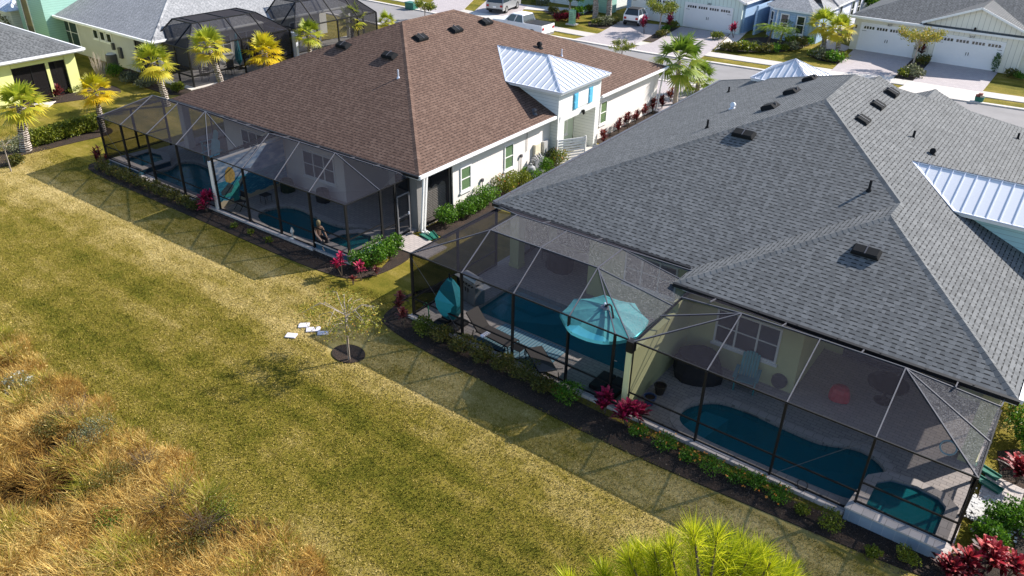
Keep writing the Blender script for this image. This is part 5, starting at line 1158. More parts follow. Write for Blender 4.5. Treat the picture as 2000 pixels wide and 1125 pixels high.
def seated_figure():
    ox, oy = B(6.95, .22)[:2]; zb = .47
    t = thing('seated_figure', 'statue-like figure with short blond hair and bare arms seated on the spa edge, reaching forward', 'seated_figure', (ox, oy, zb))
    Q = lambda f, s, z: (ox+f*.97+s*.2, oy-f*.2+s*.97, zb+z)      # f: forward (to the right), s: to the body's left
    pts = [Q(0, 0, .12), Q(.01, 0, .28), Q(-.02, 0, .45), Q(.0, 0, .56), Q(.03, 0, .66), Q(.05, 0, .76), Q(.06, 0, .85),
           Q(0, .17, .54), Q(.13, .2, .34), Q(.36, .16, .22), Q(.43, .15, .19), Q(.0, -.17, .54), Q(.14, -.2, .33), Q(.38, -.17, .2), Q(.45, -.16, .17),
           Q(.06, .1, .1), Q(.42, .11, .1), Q(.48, .11, -.28), Q(.60, .11, -.33), Q(.06, -.1, .1), Q(.42, -.11, .1), Q(.5, -.11, -.28), Q(.62, -.11, -.33)]
    ed = [(0, 1), (1, 2), (2, 3), (3, 4), (4, 5), (5, 6), (3, 7), (7, 8), (8, 9), (9, 10), (3, 11), (11, 12), (12, 13), (13, 14), (0, 15), (15, 16), (16, 17), (17, 18), (0, 19), (19, 20), (20, 21), (21, 22)]
    ra = [(.14, .12), (.115, .1), (.13, .1), (.1, .09), .05, (.085, .075), (.075, .07), .06, .043, .035, .025, .06, .043, .035, .025, .09, .065, .045, .035, .09, .065, .045, .035]
    skin_mesh('body', pts, ed, ra, plain('skin_tone', (.52, .33, .24), .6, .05), t)
    for s in (1, -1):
        for k in range(4):
            a = Q(.44, s*.155+(k-1.5)*.014, .18-.01*(s < 0)); mb = MB(); L = (.07, .08, .075, .06)[k]; mb.path([a, (a[0]+.03, a[1]-.006, a[2]-.01), (a[0]+L, a[1]-.012, a[2]-.035)], [.009, .008, .006], 5)
            mb.build('finger', bpy.data.materials['skin_tone'], t)
        mb = MB(); a = Q(.42, s*.155-s*.035, .185); mb.path([a, (a[0]+.035, a[1], a[2]+.005), (a[0]+.055, a[1], a[2]-.01)], [.01, .009, .007], 5); mb.build('thumb', bpy.data.materials['skin_tone'], t)
    mb = MB(); c = Q(.04, 0, .83); mb.lathe(c, [(.03, -.2), (.085, -.12), (.098, -.02), (.095, .05), (.06, .10), (.02, .115)], 12); h = mb.build('hair', plain('blond_hair', (.62, .50, .28), .7, .2, 30), t, smooth=True)
    mb = MB(); c = Q(.125, 0, .78)
    for s in (-.032, .032): q = Q(.122, s, .80); mb.box(q, (.012, .016, .01))
    mb.box(Q(.128, 0, .735), (.01, .04, .01)); mb.build('face', plain('face_detail', (.10, .05, .04), .6), t)
    mb = MB(); mb.box(Q(.14, 0, .765), (.03, .018, .035)); mb.build('nose', bpy.data.materials['skin_tone'], t, bevel=.006)
    pts = [Q(.0, 0, .11), Q(.06, .1, .1), Q(.42, .11, .1), Q(.48, .11, -.2), Q(.06, -.1, .1), Q(.42, -.11, .1), Q(.5, -.11, -.2), Q(0, 0, .22)]
    skin_mesh('trousers', pts, [(0, 1), (1, 2), (2, 3), (0, 4), (4, 5), (5, 6), (0, 7)], [(.155, .13), .1, .078, .055, .1, .078, .055, (.14, .12)], plain('dark_trousers', (.02, .025, .035), .8), t)
seated_figure()
# slabs, hose, splash blocks
for k, (q, rz, lab) in enumerate((((569, 657), .5, 'pale slab on the lawn, lowest and leftmost of the four'), ((594, 637), .75, 'pale slab on the lawn, the one farthest up'), ((612, 645), .8, 'largest pale slab on the lawn, middle of the row'), ((631, 652), .75, 'lilac-grey slab on the lawn nearest the young tree'))):
    x, y = G2(*q); mb = MB(); mb.box((x, y, .035), (.52 if k == 2 else .40, .30 if k != 3 else .24, .05), rz)
    tag(mb.build('stepping_slab', plain('pale_slab', (.56, .54, .60), .8, .06, 6) if k == 0 else bpy.data.materials['pale_slab'], bevel=.01), lab, 'slab', 'pale slabs lying on the lawn')
green_pl = plain('green_plastic', (.02, .14, .10), .4, .1)
for q, rz, lab in (((833, 466), -.2, 'green splash block lying by the far downspouts, nearest the path'), ((846, 463), -.5, 'green splash block lying by the far downspouts, against the mulch'), ((1928, 951), -.35, 'green splash block at the near enclosure corner, on the pebbles'), ((1925, 925), -.4, 'green splash block at the near enclosure corner, in the shade')):
    x, y = G2(*q); mb = MB(); mb.box((x, y, .09), (.75, .26, .05), rz); c_, s_ = math.cos(rz), math.sin(rz)
    for s in (-.13, .13): mb.box((x-s*s_, y+s*c_, .13), (.75, .03, .05), rz)
    tag(mb.build('splash_block', green_pl), lab, 'splash block', 'green splash blocks')
mb = MB(); x, y = G2(835, 628, 0); mb.path([(x-.25, y+.1, .62), (x-.15, y+.12, .72), (x-.02, y+.08, .7), (x+.08, y, .5), (x+.1, y-.03, .1)], .022, 6); tag(mb.build('garden_hose', plain('hose_green', (.03, .32, .16), .4)), 'green garden hose arching at the enclosure corner', 'hose')
x, y = G2(1850, 880, 1.0); mb = MB(); P = [(x+.22*math.cos(a), y+.04*math.sin(a), .9+.22*math.sin(a)) for a in np.linspace(0, 6.283, 21)]; mb.path([(p[0], p[1]+.3, p[2]) for p in P], .025, 6); tag(mb.build('life_ring', plain('pale_blue_vinyl', (.25, .50, .60), .4)), 'thin pale blue ring leaning inside the near enclosure', 'ring')

# ------------------------------------------------------------ street things
def bin_(c, rz=0, label=''):
    t = thing('wheelie_bin', label, 'bin', c, rz); Mx = Matrix.Translation(c) @ Matrix.Rotation(rz, 4, 'Z'); X = lambda a, b, d: tuple(Mx @ Vector((a, b, d)))
    mb = MB(); mb.hexa([X(-.24, -.3, .05), X(.24, -.3, .05), X(.24, .26, .05), X(-.24, .26, .05), X(-.3, -.36, 1.0), X(.3, -.36, 1.0), X(.3, .34, 1.0), X(-.3, .34, 1.0)]); mb.build('body', green_pl, t, bevel=.02)
    mb = MB(); mb.hexa([X(-.31, -.38, 1.0), X(.31, -.38, 1.0), X(.31, .36, 1.0), X(-.31, .36, 1.0), X(-.27, -.3, 1.1), X(.27, -.3, 1.1), X(.27, .3, 1.1), X(-.27, .3, 1.1)]); mb.build('lid', green_pl, t)
    for s in (-1, 1): mb = MB(); mb.tube(X(s*.27, .28, .1), X(s*.31, .28, .1), .1, .1, 12); mb.build('wheel', MT['rubber'], t)
x, y = G2(1911, 200); t = thing('recycling_tub', 'low green tub heaped with brown and white cartons by the kerb on the right', 'bin', (x, y, 0))
mb = MB(); mb.hexa([(x-.24, y-.2, .02), (x+.24, y-.2, .02), (x+.24, y+.2, .02), (x-.24, y+.2, .02), (x-.3, y-.25, .42), (x+.3, y-.25, .42), (x+.3, y+.25, .42), (x-.3, y+.25, .42)]); mb.build('tub', green_pl, t)
for dx, dz, mm in ((-.12, .5, plain('brown_card', (.22, .08, .06), .8)), (.1, .47, plain('tan_card', (.6, .5, .4), .8)), (.0, .6, bpy.data.materials['brown_card'])): mb = MB(); mb.box((x+dx, y, dz), (.26, .3, .14), dx*3); mb.build('carton', mm, t)
# furled umbrella and chairs in the first domed enclosure
x, y = -53.6, 36.6; t = thing('furled_umbrella', 'furled teal umbrella standing in the first domed enclosure', 'parasol', (x, y, .09)); mb = MB(); mb.lathe((x, y, .09), [(.05, .3), (.26, .7), (.22, 1.5), (.1, 2.5), (.02, 2.7)], 9); mb.build('canopy', MT['teal'], t); mb = MB(); mb.tube((x, y, .09), (x, y, .8), .04); mb.box((x, y, .13), (.6, .6, .08)); mb.build('base', MT['bronze'], t)
for x, y, rz in ((-52.8, 35.1, .6), (-53.9, 34.0, -1.2), (-52.7, 32.9, 2.4)):
    t = thing('patio_chair', 'dark patio chair in the first domed enclosure, %s' % ('nearest the furled umbrella' if y > 35 else 'middle one' if y > 33.5 else 'nearest the enclosure corner'), 'chair', (x, y, .09), rz); Mx = Matrix.Translation((x, y, .09)) @ Matrix.Rotation(rz, 4, 'Z')
    for nm, o_, s_ in (('seat', (0, 0, .42), (.55, .55, .08)), ('backrest', (0, .27, .75), (.55, .08, .6)), ('armrest', (-.28, 0, .6), (.06, .5, .05)), ('armrest', (.28, 0, .6), (.06, .5, .05))): mb = MB(); p = Mx @ Vector(o_); mb.box(p, s_, rz); mb.build(nm, MT['sling'], t)
    mb = MB()
    for a in (-.24, .24):
        for b in (-.24, .24): p = Mx @ Vector((a, b, 0)); mb = MB(); mb.tube(p, p+Vector((0, 0, .4)), .02); mb.build('leg', MT['bronze'], t)
x, y = G2(804, 18); t = thing('utility_box', 'low green utility box on the verge at the top, left of the street tree', 'utility box', (x, y, 0)); mb = MB(); mb.box((x, y, .32), (1.2, .8, .62)); mb.build('body', green_pl, t, bevel=.04); mb = MB(); mb.box((x, y, .68), (1.26, .86, .1)); mb.build('lid', green_pl, t, bevel=.03)
x, y = G2(1117, 48); t = thing('utility_cabinet', 'tall pale green utility cabinet on the verge beyond the pickup', 'utility box', (x, y, 0)); pg_ = plain('pale_green_metal', (.22, .42, .28), .5)
mb = MB(); mb.box((x, y, .05), (1.0, .8, .1)); mb.build('plinth', MT['concrete'], t); mb = MB(); mb.box((x, y, .75), (.55, .45, 1.3)); mb.build('body', pg_, t, bevel=.02)
for k in range(5): mb = MB(); mb.box((x, y-.235, .5+k*.16), (.4, .02, .03)); mb.build('louvre', MT['bronze_lt'], t)

def car(name, label, cat, c, rz, L, Wd, prof, cabin, body, wheels, wr, bed=None, glass='glass', lights=True, lower=None):
    """x forward. prof: side outline of the lower body; cabin: (x0,x1,x2,x3,z0,z1) rear-bottom, rear-top, front-top, front-bottom"""
    t = thing(name, label, cat, c, rz); Mx = Matrix.Translation(c) @ Matrix.Rotation(rz, 4, 'Z'); X = lambda a, b, d: tuple(Mx @ Vector((a, b, d)))
    h = Wd/2; mb = MB(); n = len(prof)
    mb.poly([X(a, -h, z) for a, z in prof]); mb.poly([X(a, h, z) for a, z in reversed(prof)])
    for i in range(n): a, b = prof[i], prof[(i+1) % n]; mb.poly([X(b[0], -h, b[1]), X(a[0], -h, a[1]), X(a[0], h, a[1]), X(b[0], h, b[1])])
    bd = mb.build('body', body, t, bevel=.06)
    x0, x1, x2, x3, z0, z1 = cabin; hb, ht = h-.04, h-.2
    mb = MB(); mb.hexa([X(x0, -hb, z0), X(x3, -hb, z0), X(x3, hb, z0), X(x0, hb, z0), X(x1, -ht, z1), X(x2, -ht, z1), X(x2, ht, z1), X(x1, ht, z1)]); mb.build('windows', MT[glass], t)
    mb = MB(); mb.hexa([X(x1-.04, -ht-.02, z1-.03), X(x2+.05, -ht-.02, z1-.03), X(x2+.05, ht+.02, z1-.03), X(x1-.04, ht+.02, z1-.03), X(x1+.05, -ht+.05, z1+.05), X(x2-.08, -ht+.05, z1+.05), X(x2-.08, ht-.05, z1+.05), X(x1+.05, ht-.05, z1+.05)]); mb.build('roof', body, t, bevel=.02)
    mb = MB()
    for s in (-1, 1):
        for (a, za), (b, zb_) in (((x0, z0), (x1, z1)), ((x3, z0), (x2, z1)), (((x0+x3)/2, z0), ((x1+x2)/2-.05, z1))): mb.beam(X(a, s*hb, za), X(b, s*ht, zb_), .07, .07)
    mb.build('pillar', body, t)
    for a in wheels:
        for s in (-1, 1):
            m = MB(); m.tube(X(a, s*(h-.2), wr), X(a, s*(h+.015), wr), wr, wr, 18); w = m.build('wheel', MT['rubber'], t)
            m = MB(); m.tube(X(a, s*(h+.0), wr), X(a, s*(h+.03), wr), wr*.62, wr*.58, 12); m.build('rim', MT['steel'], w)
    rx = min(p[0] for p in prof)
    for s in (-1, 1):
        m = MB(); m.box(X(rx+.01, s*(h-.2), z0-.25), (.1, .24, .2), rz); m.build('tail_light', bpy.data.materials.get('tail_red') or plain('tail_red', (.4, .01, .01), .3), t)
        m = MB(); m.box(X(max(p[0] for p in prof)-.02, s*(h-.25), z0-.3), (.1, .3, .14), rz); m.build('headlight', MT['steel'], t)
        m = MB(); m.box(X(x3-.35, s*(h+.1), z0+.06), (.14, .16, .13), rz); m.build('wing_mirror', body, t)
    m = MB(); m.box(X(rx-.005, 0, z0-.36), (.03, .36, .14), rz); m.build('number_plate', MT['white'], t)
    m = MB(); m.box(X(rx+.02, 0, .42), (.12, Wd*.92, .2), rz); m.box(X(max(p[0] for p in prof), 0, .42), (.12, Wd*.9, .2), rz); m.build('bumper', lower or MT['black'], t)
    if bed:
        a, b, zt = bed; m = MB(); m.box(X((a+b)/2, 0, zt+.02), (b-a, Wd*.88, .05), rz); m.build('bed_cover', MT['black'], t)
    return t
wp = plain('white_car_paint', (.78, .78, .80), .25, .02, spec=.6); sp_ = plain('silver_car_paint', (.40, .41, .43), .28, .03, metal=.4, spec=.6)
rw = Vector(G2(989, 27)); fw_ = Vector(G2(1019, 14)); hd = (fw_-rw).normalized(); ang = math.atan2(hd.y, hd.x)
cc = rw+hd*1.45+Vector((-hd.y, hd.x))*.95
car('parked_suv', 'silver estate SUV parked nose-in on the driveway at the top', 'car', (cc.x, cc.y, .06), ang, 4.9, 1.95, [(-2.4, .35), (2.35, .35), (2.4, .75), (2.1, .98), (1.0, 1.08), (-2.35, 1.1)], (-2.33, -2.05, .55, 1.25, 1.06, 1.72), sp_, (-1.45, 1.45), .38)
cc = (Vector(G2(1222, 53))+Vector(G2(1241, 46)))/2+Vector((0, .75))
car('compact_car', 'tiny white two-seater car with a black roof on a paved driveway', 'car', (cc.x+.1, cc.y, .06), R_(97), 2.7, 1.62, [(-1.3, .35), (1.28, .35), (1.32, .8), (.95, 1.0), (-1.28, 1.02)], (-1.27, -.95, .35, .95, .98, 1.52), wp, (-.92, .92), .29)
for o in bpy.data.objects:
    if o.parent and o.parent.name == 'compact_car' and o.name.startswith('roof'): o.data.materials[0] = MT['black']
car('pickup_truck', 'white crew-cab pickup with a black bed cover parked along the kerb', 'pickup', (-44.7, 61.55, .02), math.pi, 5.8, 2.02, [(-2.9, .5), (2.85, .5), (2.9, 1.0), (2.75, 1.18), (1.45, 1.25), (-2.9, 1.25)], (-.75, -.55, .75, 1.4, 1.2, 1.85), wp, (-1.8, 1.85), .42, bed=(-2.85, -.85, 1.25), lower=MT['steel'])
# ------------------------------------------------------------ plants
def runit(n, up=0.0):
    v = rng.normal(size=(n, 3)); v[:, 2] = v[:, 2]+up; return v/np.linalg.norm(v, axis=1)[:, None]
def leafquads(P, L, Wd, D=None, up=.4, fold=0.0):
    n = len(P); D = runit(n, up) if D is None else D; r = runit(n); S = np.cross(D, r); S /= np.linalg.norm(S, axis=1)[:, None]+1e-9
    L = np.broadcast_to(L, (n,))[:, None]; Wd = np.broadcast_to(Wd, (n,))[:, None]
    return np.stack([P, P+D*L*.5+S*Wd*.5, P+D*L, P+D*L*.5-S*Wd*.5], 1)
def inball(n, c, r, shell=.55):
    d = runit(n, .15); q = (shell**3+(1-shell**3)*rng.random(n))**(1/3); return np.array(c)+d*q[:, None]*np.array(r)
LM = {
 'green': leafmat('green_leaves', [(.1, (.018, .055, .006)), (.4, (.055, .15, .010)), (.7, (.13, .27, .015)), (1, (.28, .42, .03))]),
 'yellowgreen': leafmat('yellow_green_leaves', [(.1, (.05, .07, .01)), (.45, (.12, .16, .015)), (.75, (.24, .26, .02)), (1, (.40, .34, .04))]),
 'olive': leafmat('olive_leaves', [(.1, (.030, .040, .010)), (.4, (.085, .095, .018)), (.7, (.17, .15, .025)), (1, (.30, .16, .04))]),
 'palm': leafmat('palm_fronds', [(.05, (.06, .09, .01)), (.3, (.19, .25, .015)), (.6, (.44, .46, .04)), (1, (.70, .52, .05))], .4),
 'palmy': leafmat('yellow_palm_fronds', [(.05, (.18, .18, .01)), (.35, (.42, .40, .015)), (.65, (.68, .52, .02)), (1, (.78, .42, .02))], .4),
 'palmg': leafmat('green_palm_fronds', [(.05, (.035, .07, .01)), (.4, (.10, .18, .015)), (.75, (.26, .34, .04)), (1, (.50, .46, .08))], .4),
 'red': leafmat('red_leaves', [(.1, (.030, .010, .010)), (.42, (.13, .012, .018)), (.7, (.42, .02, .04)), (1, (.62, .14, .10))], .3),
 'pink': leafmat('magenta_leaves', [(.1, (.035, .006, .012)), (.42, (.17, .010, .035)), (.7, (.48, .014, .085)), (1, (.68, .05, .14))], .3),
 'maroon': leafmat('maroon_leaves', [(.1, (.03, .008, .01)), (.45, (.09, .014, .018)), (.75, (.20, .03, .03)), (1, (.36, .10, .05))], .3),
 'straw': leafmat('wild_grass', [(.02, (.022, .016, .005)), (.2, (.09, .052, .012)), (.36, (.31, .155, .026)), (.54, (.52, .33, .070)), (.72, (.70, .52, .19)), (.80, (.22, .21, .012)), (1, (.38, .36, .03))], .3, .8),
 'pine': leafmat('pine_needles', [(.05, (.05, .09, .006)), (.3, (.20, .27, .008)), (.55, (.48, .52, .012)), (1, (.82, .76, .06))], .42),
 'grey': leafmat('grey_green_leaves', [(.1, (.045, .055, .025)), (.5, (.13, .145, .075)), (1, (.30, .31, .18))], .3),
 'autumn': leafmat('yellowing_leaves', [(.1, (.08, .11, .01)), (.5, (.28, .28, .04)), (.8, (.46, .34, .05)), (1, (.50, .20, .03))], .35),
 'bloom': leafmat('orange_flowers', [(.1, (.70, .20, .03)), (1, (.85, .45, .10))], .2), 'cream': leafmat('cream_flowers', [(.1, (.36, .36, .28)), (1, (.62, .62, .52))], .2)}
MT['stem'] = plain('brown_stems', (.10, .07, .05), .9, .2, 12); MT['pale_bark'] = plain('pale_bark', (.34, .29, .25), .9, .25, 6, bmp=.4, bsc=30)
def bootmat():
    m, n, l, bs = newmat('palm_trunk_boots'); tc = N(n, 'TexCoord').outputs['Object']
    wv = N(n, 'TexWave', wave_type='BANDS', bands_direction='Z'); l.new(tc, wv.inputs[0]); wv.inputs['Scale'].default_value = 2.6; wv.inputs['Distortion'].default_value = 5; wv.inputs['Detail'].default_value = 3; wv.inputs['Detail Scale'].default_value = 2
    c = ramp(n, l, wv.outputs['Fac'], [(.2, (.10, .07, .055)), (.45, (.30, .25, .22)), (.8, (.52, .47, .43))]); l.new(c, bs.inputs['Base Color']); bs.inputs['Roughness'].default_value = .9
    bump(n, l, bs, wv.outputs['Fac'], .8, .05); return m
MT['boots'] = bootmat()
def shrub_mesh(c, r, h, n, leaf, mat, lobes=6, flowers=0, fmat='bloom', parent=None, name='foliage', seed=0, shell=.5):
    mb = MB(); c = np.array(c, float)
    for k in range(lobes):
        a = 2*math.pi*k/lobes+rnd.random(); q = r*rnd.uniform(.3, .55); cc = c+np.array([math.cos(a)*q, math.sin(a)*q, h*rnd.uniform(.4, .66)])
        rr = (r*rnd.uniform(.42, .62), r*rnd.uniform(.42, .62), h*rnd.uniform(.3, .42)); m_ = n//lobes
        P = inball(m_, cc, rr, shell); P[:, 2] = np.maximum(P[:, 2], c[2]+.03)
        mb.leaves(leafquads(P, leaf*rng.uniform(.6, 1.3, m_), leaf*.55*rng.uniform(.7, 1.2, m_)), np.clip(rng.normal(.45+rnd.uniform(-.12, .12), .2, m_), 0, 1))
    return mb
def shrub(name, label, cat, q, r, h, n=500, leaf=.08, mat='green', group=None, flowers=0, fmat='bloom', z=0.0, world=False, lobes=6):
    x, y = q if world else G2(*q)
    mb = shrub_mesh((x, y, z), r, h, n, leaf, mat, lobes)
    t = thing(name, label, cat, (x, y, z), group=group)
    mb.build('foliage', LM[mat], t)
    s = MB()
    for k in range(5): a = k*1.3; s.tube((x, y, z), (x+r*.5*math.cos(a), y+r*.5*math.sin(a), z+h*.6), .02, .008, 5)
    s.build('stem', MT['stem'], t)
    if flowers:
        d = runit(flowers, .9); d[:, 2] = np.abs(d[:, 2]); P = np.array([x, y, z+h*.35])+d*np.array([r*1.0, r*1.0, h*.62])
        for p in P: f = MB(); f.leaves(leafquads(np.tile(p, (4, 1)), .055, .05, up=.8), rng.random(4)); f.build('flower', LM[fmat], t)
    return t
def rosette(mb, c, L, n, wid, up=.2, tint=.5, droop=.5):
    c = np.array(c, float)
    for i in range(n):
        a = 2.4*i+rnd.uniform(-.3, .3); e = math.radians(rnd.uniform(15, 80)); d = np.array([math.cos(a)*math.cos(e), math.sin(a)*math.cos(e), math.sin(e)])
        s = np.array([-math.sin(a), math.cos(a), 0.0]); l = L*rnd.uniform(.7, 1.1); p0 = c; p1 = c+d*l*.5; p2 = c+d*l*.85+np.array([0, 0, -droop*l*.12]); p3 = c+d*l*1.02+np.array([0, 0, -droop*l*.38]); w_ = wid
        V = [[p0-s*w_*.25, p0+s*w_*.25, p1+s*w_*.5, p1-s*w_*.5], [p1-s*w_*.5, p1+s*w_*.5, p2+s*w_*.35, p2-s*w_*.35], [p2-s*w_*.35, p2+s*w_*.35, p3, p3]]
        V[2][2] = p3+s*.004; V[2][3] = p3-s*.004
        tt = min(1, max(0, tint+rnd.gauss(0, .2))); mb.leaves(V, [tt, tt, tt])
def cordyline(label, q, h, mat='red', heads=3, L=.42, n=22, wid=.075, group=None, world=False, z=0.0):
    x, y = q if world else G2(*q)
    t = thing('cordyline', label, 'plant', (x, y, z), group=group); mb = MB(); s = MB()
    for k in range(heads):
        a = 2.2*k+rnd.random(); hh = h*rnd.uniform(.5, 1.0) if k else h; o = (x+.22*h*math.cos(a)*(k > 0), y+.22*h*math.sin(a)*(k > 0), z)
        top = (o[0]+.05*math.cos(a), o[1]+.05*math.sin(a), z+hh*.72); s.tube((x, y, z), top, .02, .014, 6)
        for j in range(3): f = .62+.19*j; rosette(mb, (o[0], o[1], z+hh*f*.78), L*(1-.1*j), n//3+2, wid, tint=.35+.18*j)
    mb.build('leaves', LM[mat], t); s.build('stem', MT['stem'], t); return t
def fan_crown(mb, c, n=26, R=.8, pet=.75, leaf=20, tint=.45, seed=0, flat=1.0):
    rr = random.Random(seed); c = np.array(c, float)
    for i in range(n):
        f = i/n; a = 2.39996*i+rr.uniform(-.2, .2); e = math.radians(82-118*f**.9+rr.uniform(-10, 10))
        d = np.array([math.cos(a)*math.cos(e), math.sin(a)*math.cos(e), math.sin(e)]); s = np.array([-math.sin(a), math.cos(a), 0.0]); nr = np.cross(s, d)
        pl = pet*rr.uniform(.8, 1.15); P = c+d*pl+np.array([0, 0, -.10*pl*f]); tt = min(1, max(0, tint-.18+.55*f+rr.gauss(0, .1)))
        w = .018; mb.leaves([[c-s*w, c+s*w, P+s*w*.6, P-s*w*.6], [c-nr*w, c+nr*w, P+nr*w*.6, P-nr*w*.6]], [min(1, tt+.1)]*2)
        V = []
        for k in range(leaf):
            g = math.radians(-100+200*(k+.5)/leaf); Ld = R*(1-.25*abs(g)/1.75)*rr.uniform(.85, 1.1); dd = d*math.cos(g)+s*math.sin(g)+nr*.18*abs(math.sin(g)); dd = dd/np.linalg.norm(dd)
            side = np.cross(dd, nr); side /= np.linalg.norm(side); w0 = R*.05
            m_ = P+dd*Ld*.55; m_[2] -= .05*Ld; tip = P+dd*Ld*.98; tip[2] -= Ld*(.10+.20*rr.random())
            V += [[P-side*w0*.3, P+side*w0*.3, m_+side*w0, m_-side*w0], [m_-side*w0, m_+side*w0, tip+side*.003, tip-side*.003]]
        mb.leaves(V, [min(1, max(0, tt+rr.gauss(0, .09))) for _ in V])
PALMS = {}
def palm_crown_obj(kind, mat, seed, n, R, pet, tint):
    mb = MB(); fan_crown(mb, (0, 0, 0), int(n*.72), R*1.05, pet, 17, tint, seed); o = mb.build('crown', LM[mat]); COL.objects.unlink(o); return o
for kk, a in {'y1': ('palm', 3, 30, .80, .62, .55), 'y2': ('palmy', 5, 30, .82, .60, .45), 'g1': ('palmg', 7, 34, .95, .8, .5), 'g2': ('palm', 9, 28, .75, .6, .40)}.items(): PALMS[kk] = palm_crown_obj(kk, *a)
def palm(label, base, crown_px, kind, r=.17, sc_=1.0, group='fan palms', rot=0.0, boots=True, world=False):
    x, y = base if world else G2(*base); z = over(crown_px[0], crown_px[1], x, y)
    c = on_plane(crown_px[0], crown_px[1], (0, 0, z), (0, 0, 1)); c = Vector(c); b = Vector((x, y, 0))
    if (c-b).xy.length > 1.1: c.xy = b.xy+(c-b).xy.normalized()*1.1
    t = thing('fan_palm', label, 'palm tree', (x, y, 0), group=group); mb = MB(); K = 9; pts = []; rad = []
    for i in range(K+1):
        f = i/K; p = b.lerp(c, f); p.xy = b.xy+(c-b).xy*(f**1.6); pts.append(p); rad.append(r*(1.25-.35*f)*(1.1 if i % 2 else .95))
    mb.path([tuple(p) for p in pts], rad, 10)
    if boots:
        for i in range(46):
            f = rnd.uniform(.12, .98); p = b.lerp(c, f); p.xy = b.xy+(c-b).xy*(f**1.6); a = 2.4*i; d = Vector((math.cos(a), math.sin(a), 0)); s = Vector((-d.y, d.x, 0)); q = p+d*r*.9
            mb.poly([tuple(q-s*.07), tuple(q+s*.07), tuple(q+d*.09+Vector((0, 0, .22))+s*.025), tuple(q+d*.09+Vector((0, 0, .22))-s*.025)])
    mb.build('trunk', MT['boots'] if boots else MT['pale_bark'], t)
    o = PALMS[kind].copy(); COL.objects.link(o); o.parent = t; o.name = 'crown'
    o.location = c-b; o.rotation_euler = (rnd.uniform(-.1, .1), rnd.uniform(-.1, .1), rot); o.scale = (sc_*1.18,)*3; return t
palm('fan palm with a thick criss-cross trunk at the left edge', (52, 295), (42, 205), 'y1', .25, 1.05, rot=.4)
palm('small fan palm with yellow-orange fronds beside the leftmost enclosure corner', (203, 258), (187, 178), 'y2', .13, .82, rot=1.0)
palm('fan palm with a pale trunk rising just left of the brown roof corner', (327, 207), (298, 122), 'y1', .19, 1.0, rot=2.2)
palm('fan palm in front of the first domed enclosure', (436, 180), (405, 90), 'y1', .19, 1.02, rot=3.6)
palm('low bushy golden fan palm peeping over the brown roof', (522, 150), (517, 104), 'y2', .16, 1.12, rot=5.1)
palm('fan palm between the two domed enclosures', (608, 128), (602, 68), 'g2', .15, .95, rot=.9)
palm('fan palm with a slim trunk before the second domed enclosure', (690, 92), (686, 38), 'g2', .15, 1.0, rot=2.9)
palm('low fan palm behind the brown roof near the street', (758, 72), (755, 42), 'g2', .15, .75, rot=4.4)
palm('tallest green fan palm between the two houses, with dead fronds hanging', (1318, 205), (1327, 118), 'g1', .15, 1.12, rot=.3, boots=False)
palm('shorter green fan palm right of the tallest one', (1360, 186), (1366, 152), 'g1', .15, .80, rot=1.9, boots=False)
palm('yellowish fan palm, left one of the pair on the far verge', (1608, 97), (1608, 47), 'y1', .17, 1.1, rot=1.4)
palm('yellowish fan palm, right one of the pair on the far verge', (1634, 108), (1640, 56), 'y1', .17, 1.0, rot=3.3)
for q, lab in (((1162, 42), 'left'), ((1188, 42), 'right')):
    x, y = G2(*q); palm('tall palm whose pale trunk alone shows, %s one of the pair beyond the pickup' % lab, q, (q[0]+(2 if lab == 'left' else 6), -46), 'g1', .24, 1.0, boots=True)
def deadfrond():
    x, y = G2(1318, 205)
# young trees
def young_tree(label, base, top_px, r, n, leaf, mat, bare=10, trunk='pale_bark', stake=False, group=None, cat='tree', droop=0.0, tr=.03, world=False, lobes=9):
    x, y = base if world else G2(*base); z = over(top_px[0], top_px[1], x, y)
    t = thing('young_tree', label, cat, (x, y, 0), group=group); mb = MB(); f = MB(); hc = z*.55
    mb.path([(x, y, 0), (x+.03, y, hc), (x+.02, y+.02, z*.8)], [tr*1.3, tr, tr*.5], 7)
    for k in range(bare):
        a = 2.4*k; e = rnd.uniform(.35, 1.0); L = r*rnd.uniform(.7, 1.15); p0 = Vector((x+.02, y, hc*rnd.uniform(.9, 1.2))); p1 = p0+Vector((math.cos(a)*L*.55, math.sin(a)*L*.55, L*.55*e)); p2 = p0+Vector((math.cos(a)*L, math.sin(a)*L, L*(.75*e-droop)))
        mb.path([tuple(p0), tuple(p1), tuple(p2)], [tr*.45, tr*.28, tr*.12], 5)
        for j in range(5):
            g = rnd.uniform(.35, 1); q = p1.lerp(p2, g) if g > .5 else p0.lerp(p1, g*2); q2 = q+Vector((rnd.gauss(0, .3), rnd.gauss(0, .3), rnd.uniform(-.35, .25)-droop*.5))*r*.35; mb.tube(tuple(q), tuple(q2), tr*.12, tr*.05, 4)
            m_ = n//(bare*5); P = np.array(q2)+rng.normal(size=(m_, 3))*r*.10; f.leaves(leafquads(P, leaf*rng.uniform(.6, 1.3, m_), leaf*.6), np.clip(rng.normal(.5, .25, m_), 0, 1))
    mb.build('trunk', MT[trunk], t); f.build('crown', LM[mat], t)
    if stake: s = MB(); s.tube((x+.12, y-.08, 0), (x+.10, y-.06, 1.6), .018); s.build('stake', MT['stem'], t)
    return t
young_tree('nearly bare young tree with drooping twigs in the round mulch bed on the lawn', (682, 703), (690, 560), 1.25, 2400, .075, 'autumn', 15, stake=True, droop=.34, tr=.034)
young_tree('slender staked sapling in a mulch circle at the left edge', (22, 335), (8, 255), .9, 900, .08, 'grey', 9, tr=.03)
young_tree('small round-headed tree between the two driveways across the street', (1287, 66), (1293, -5), 1.5, 2600, .16, 'yellowgreen', 12, tr=.06)
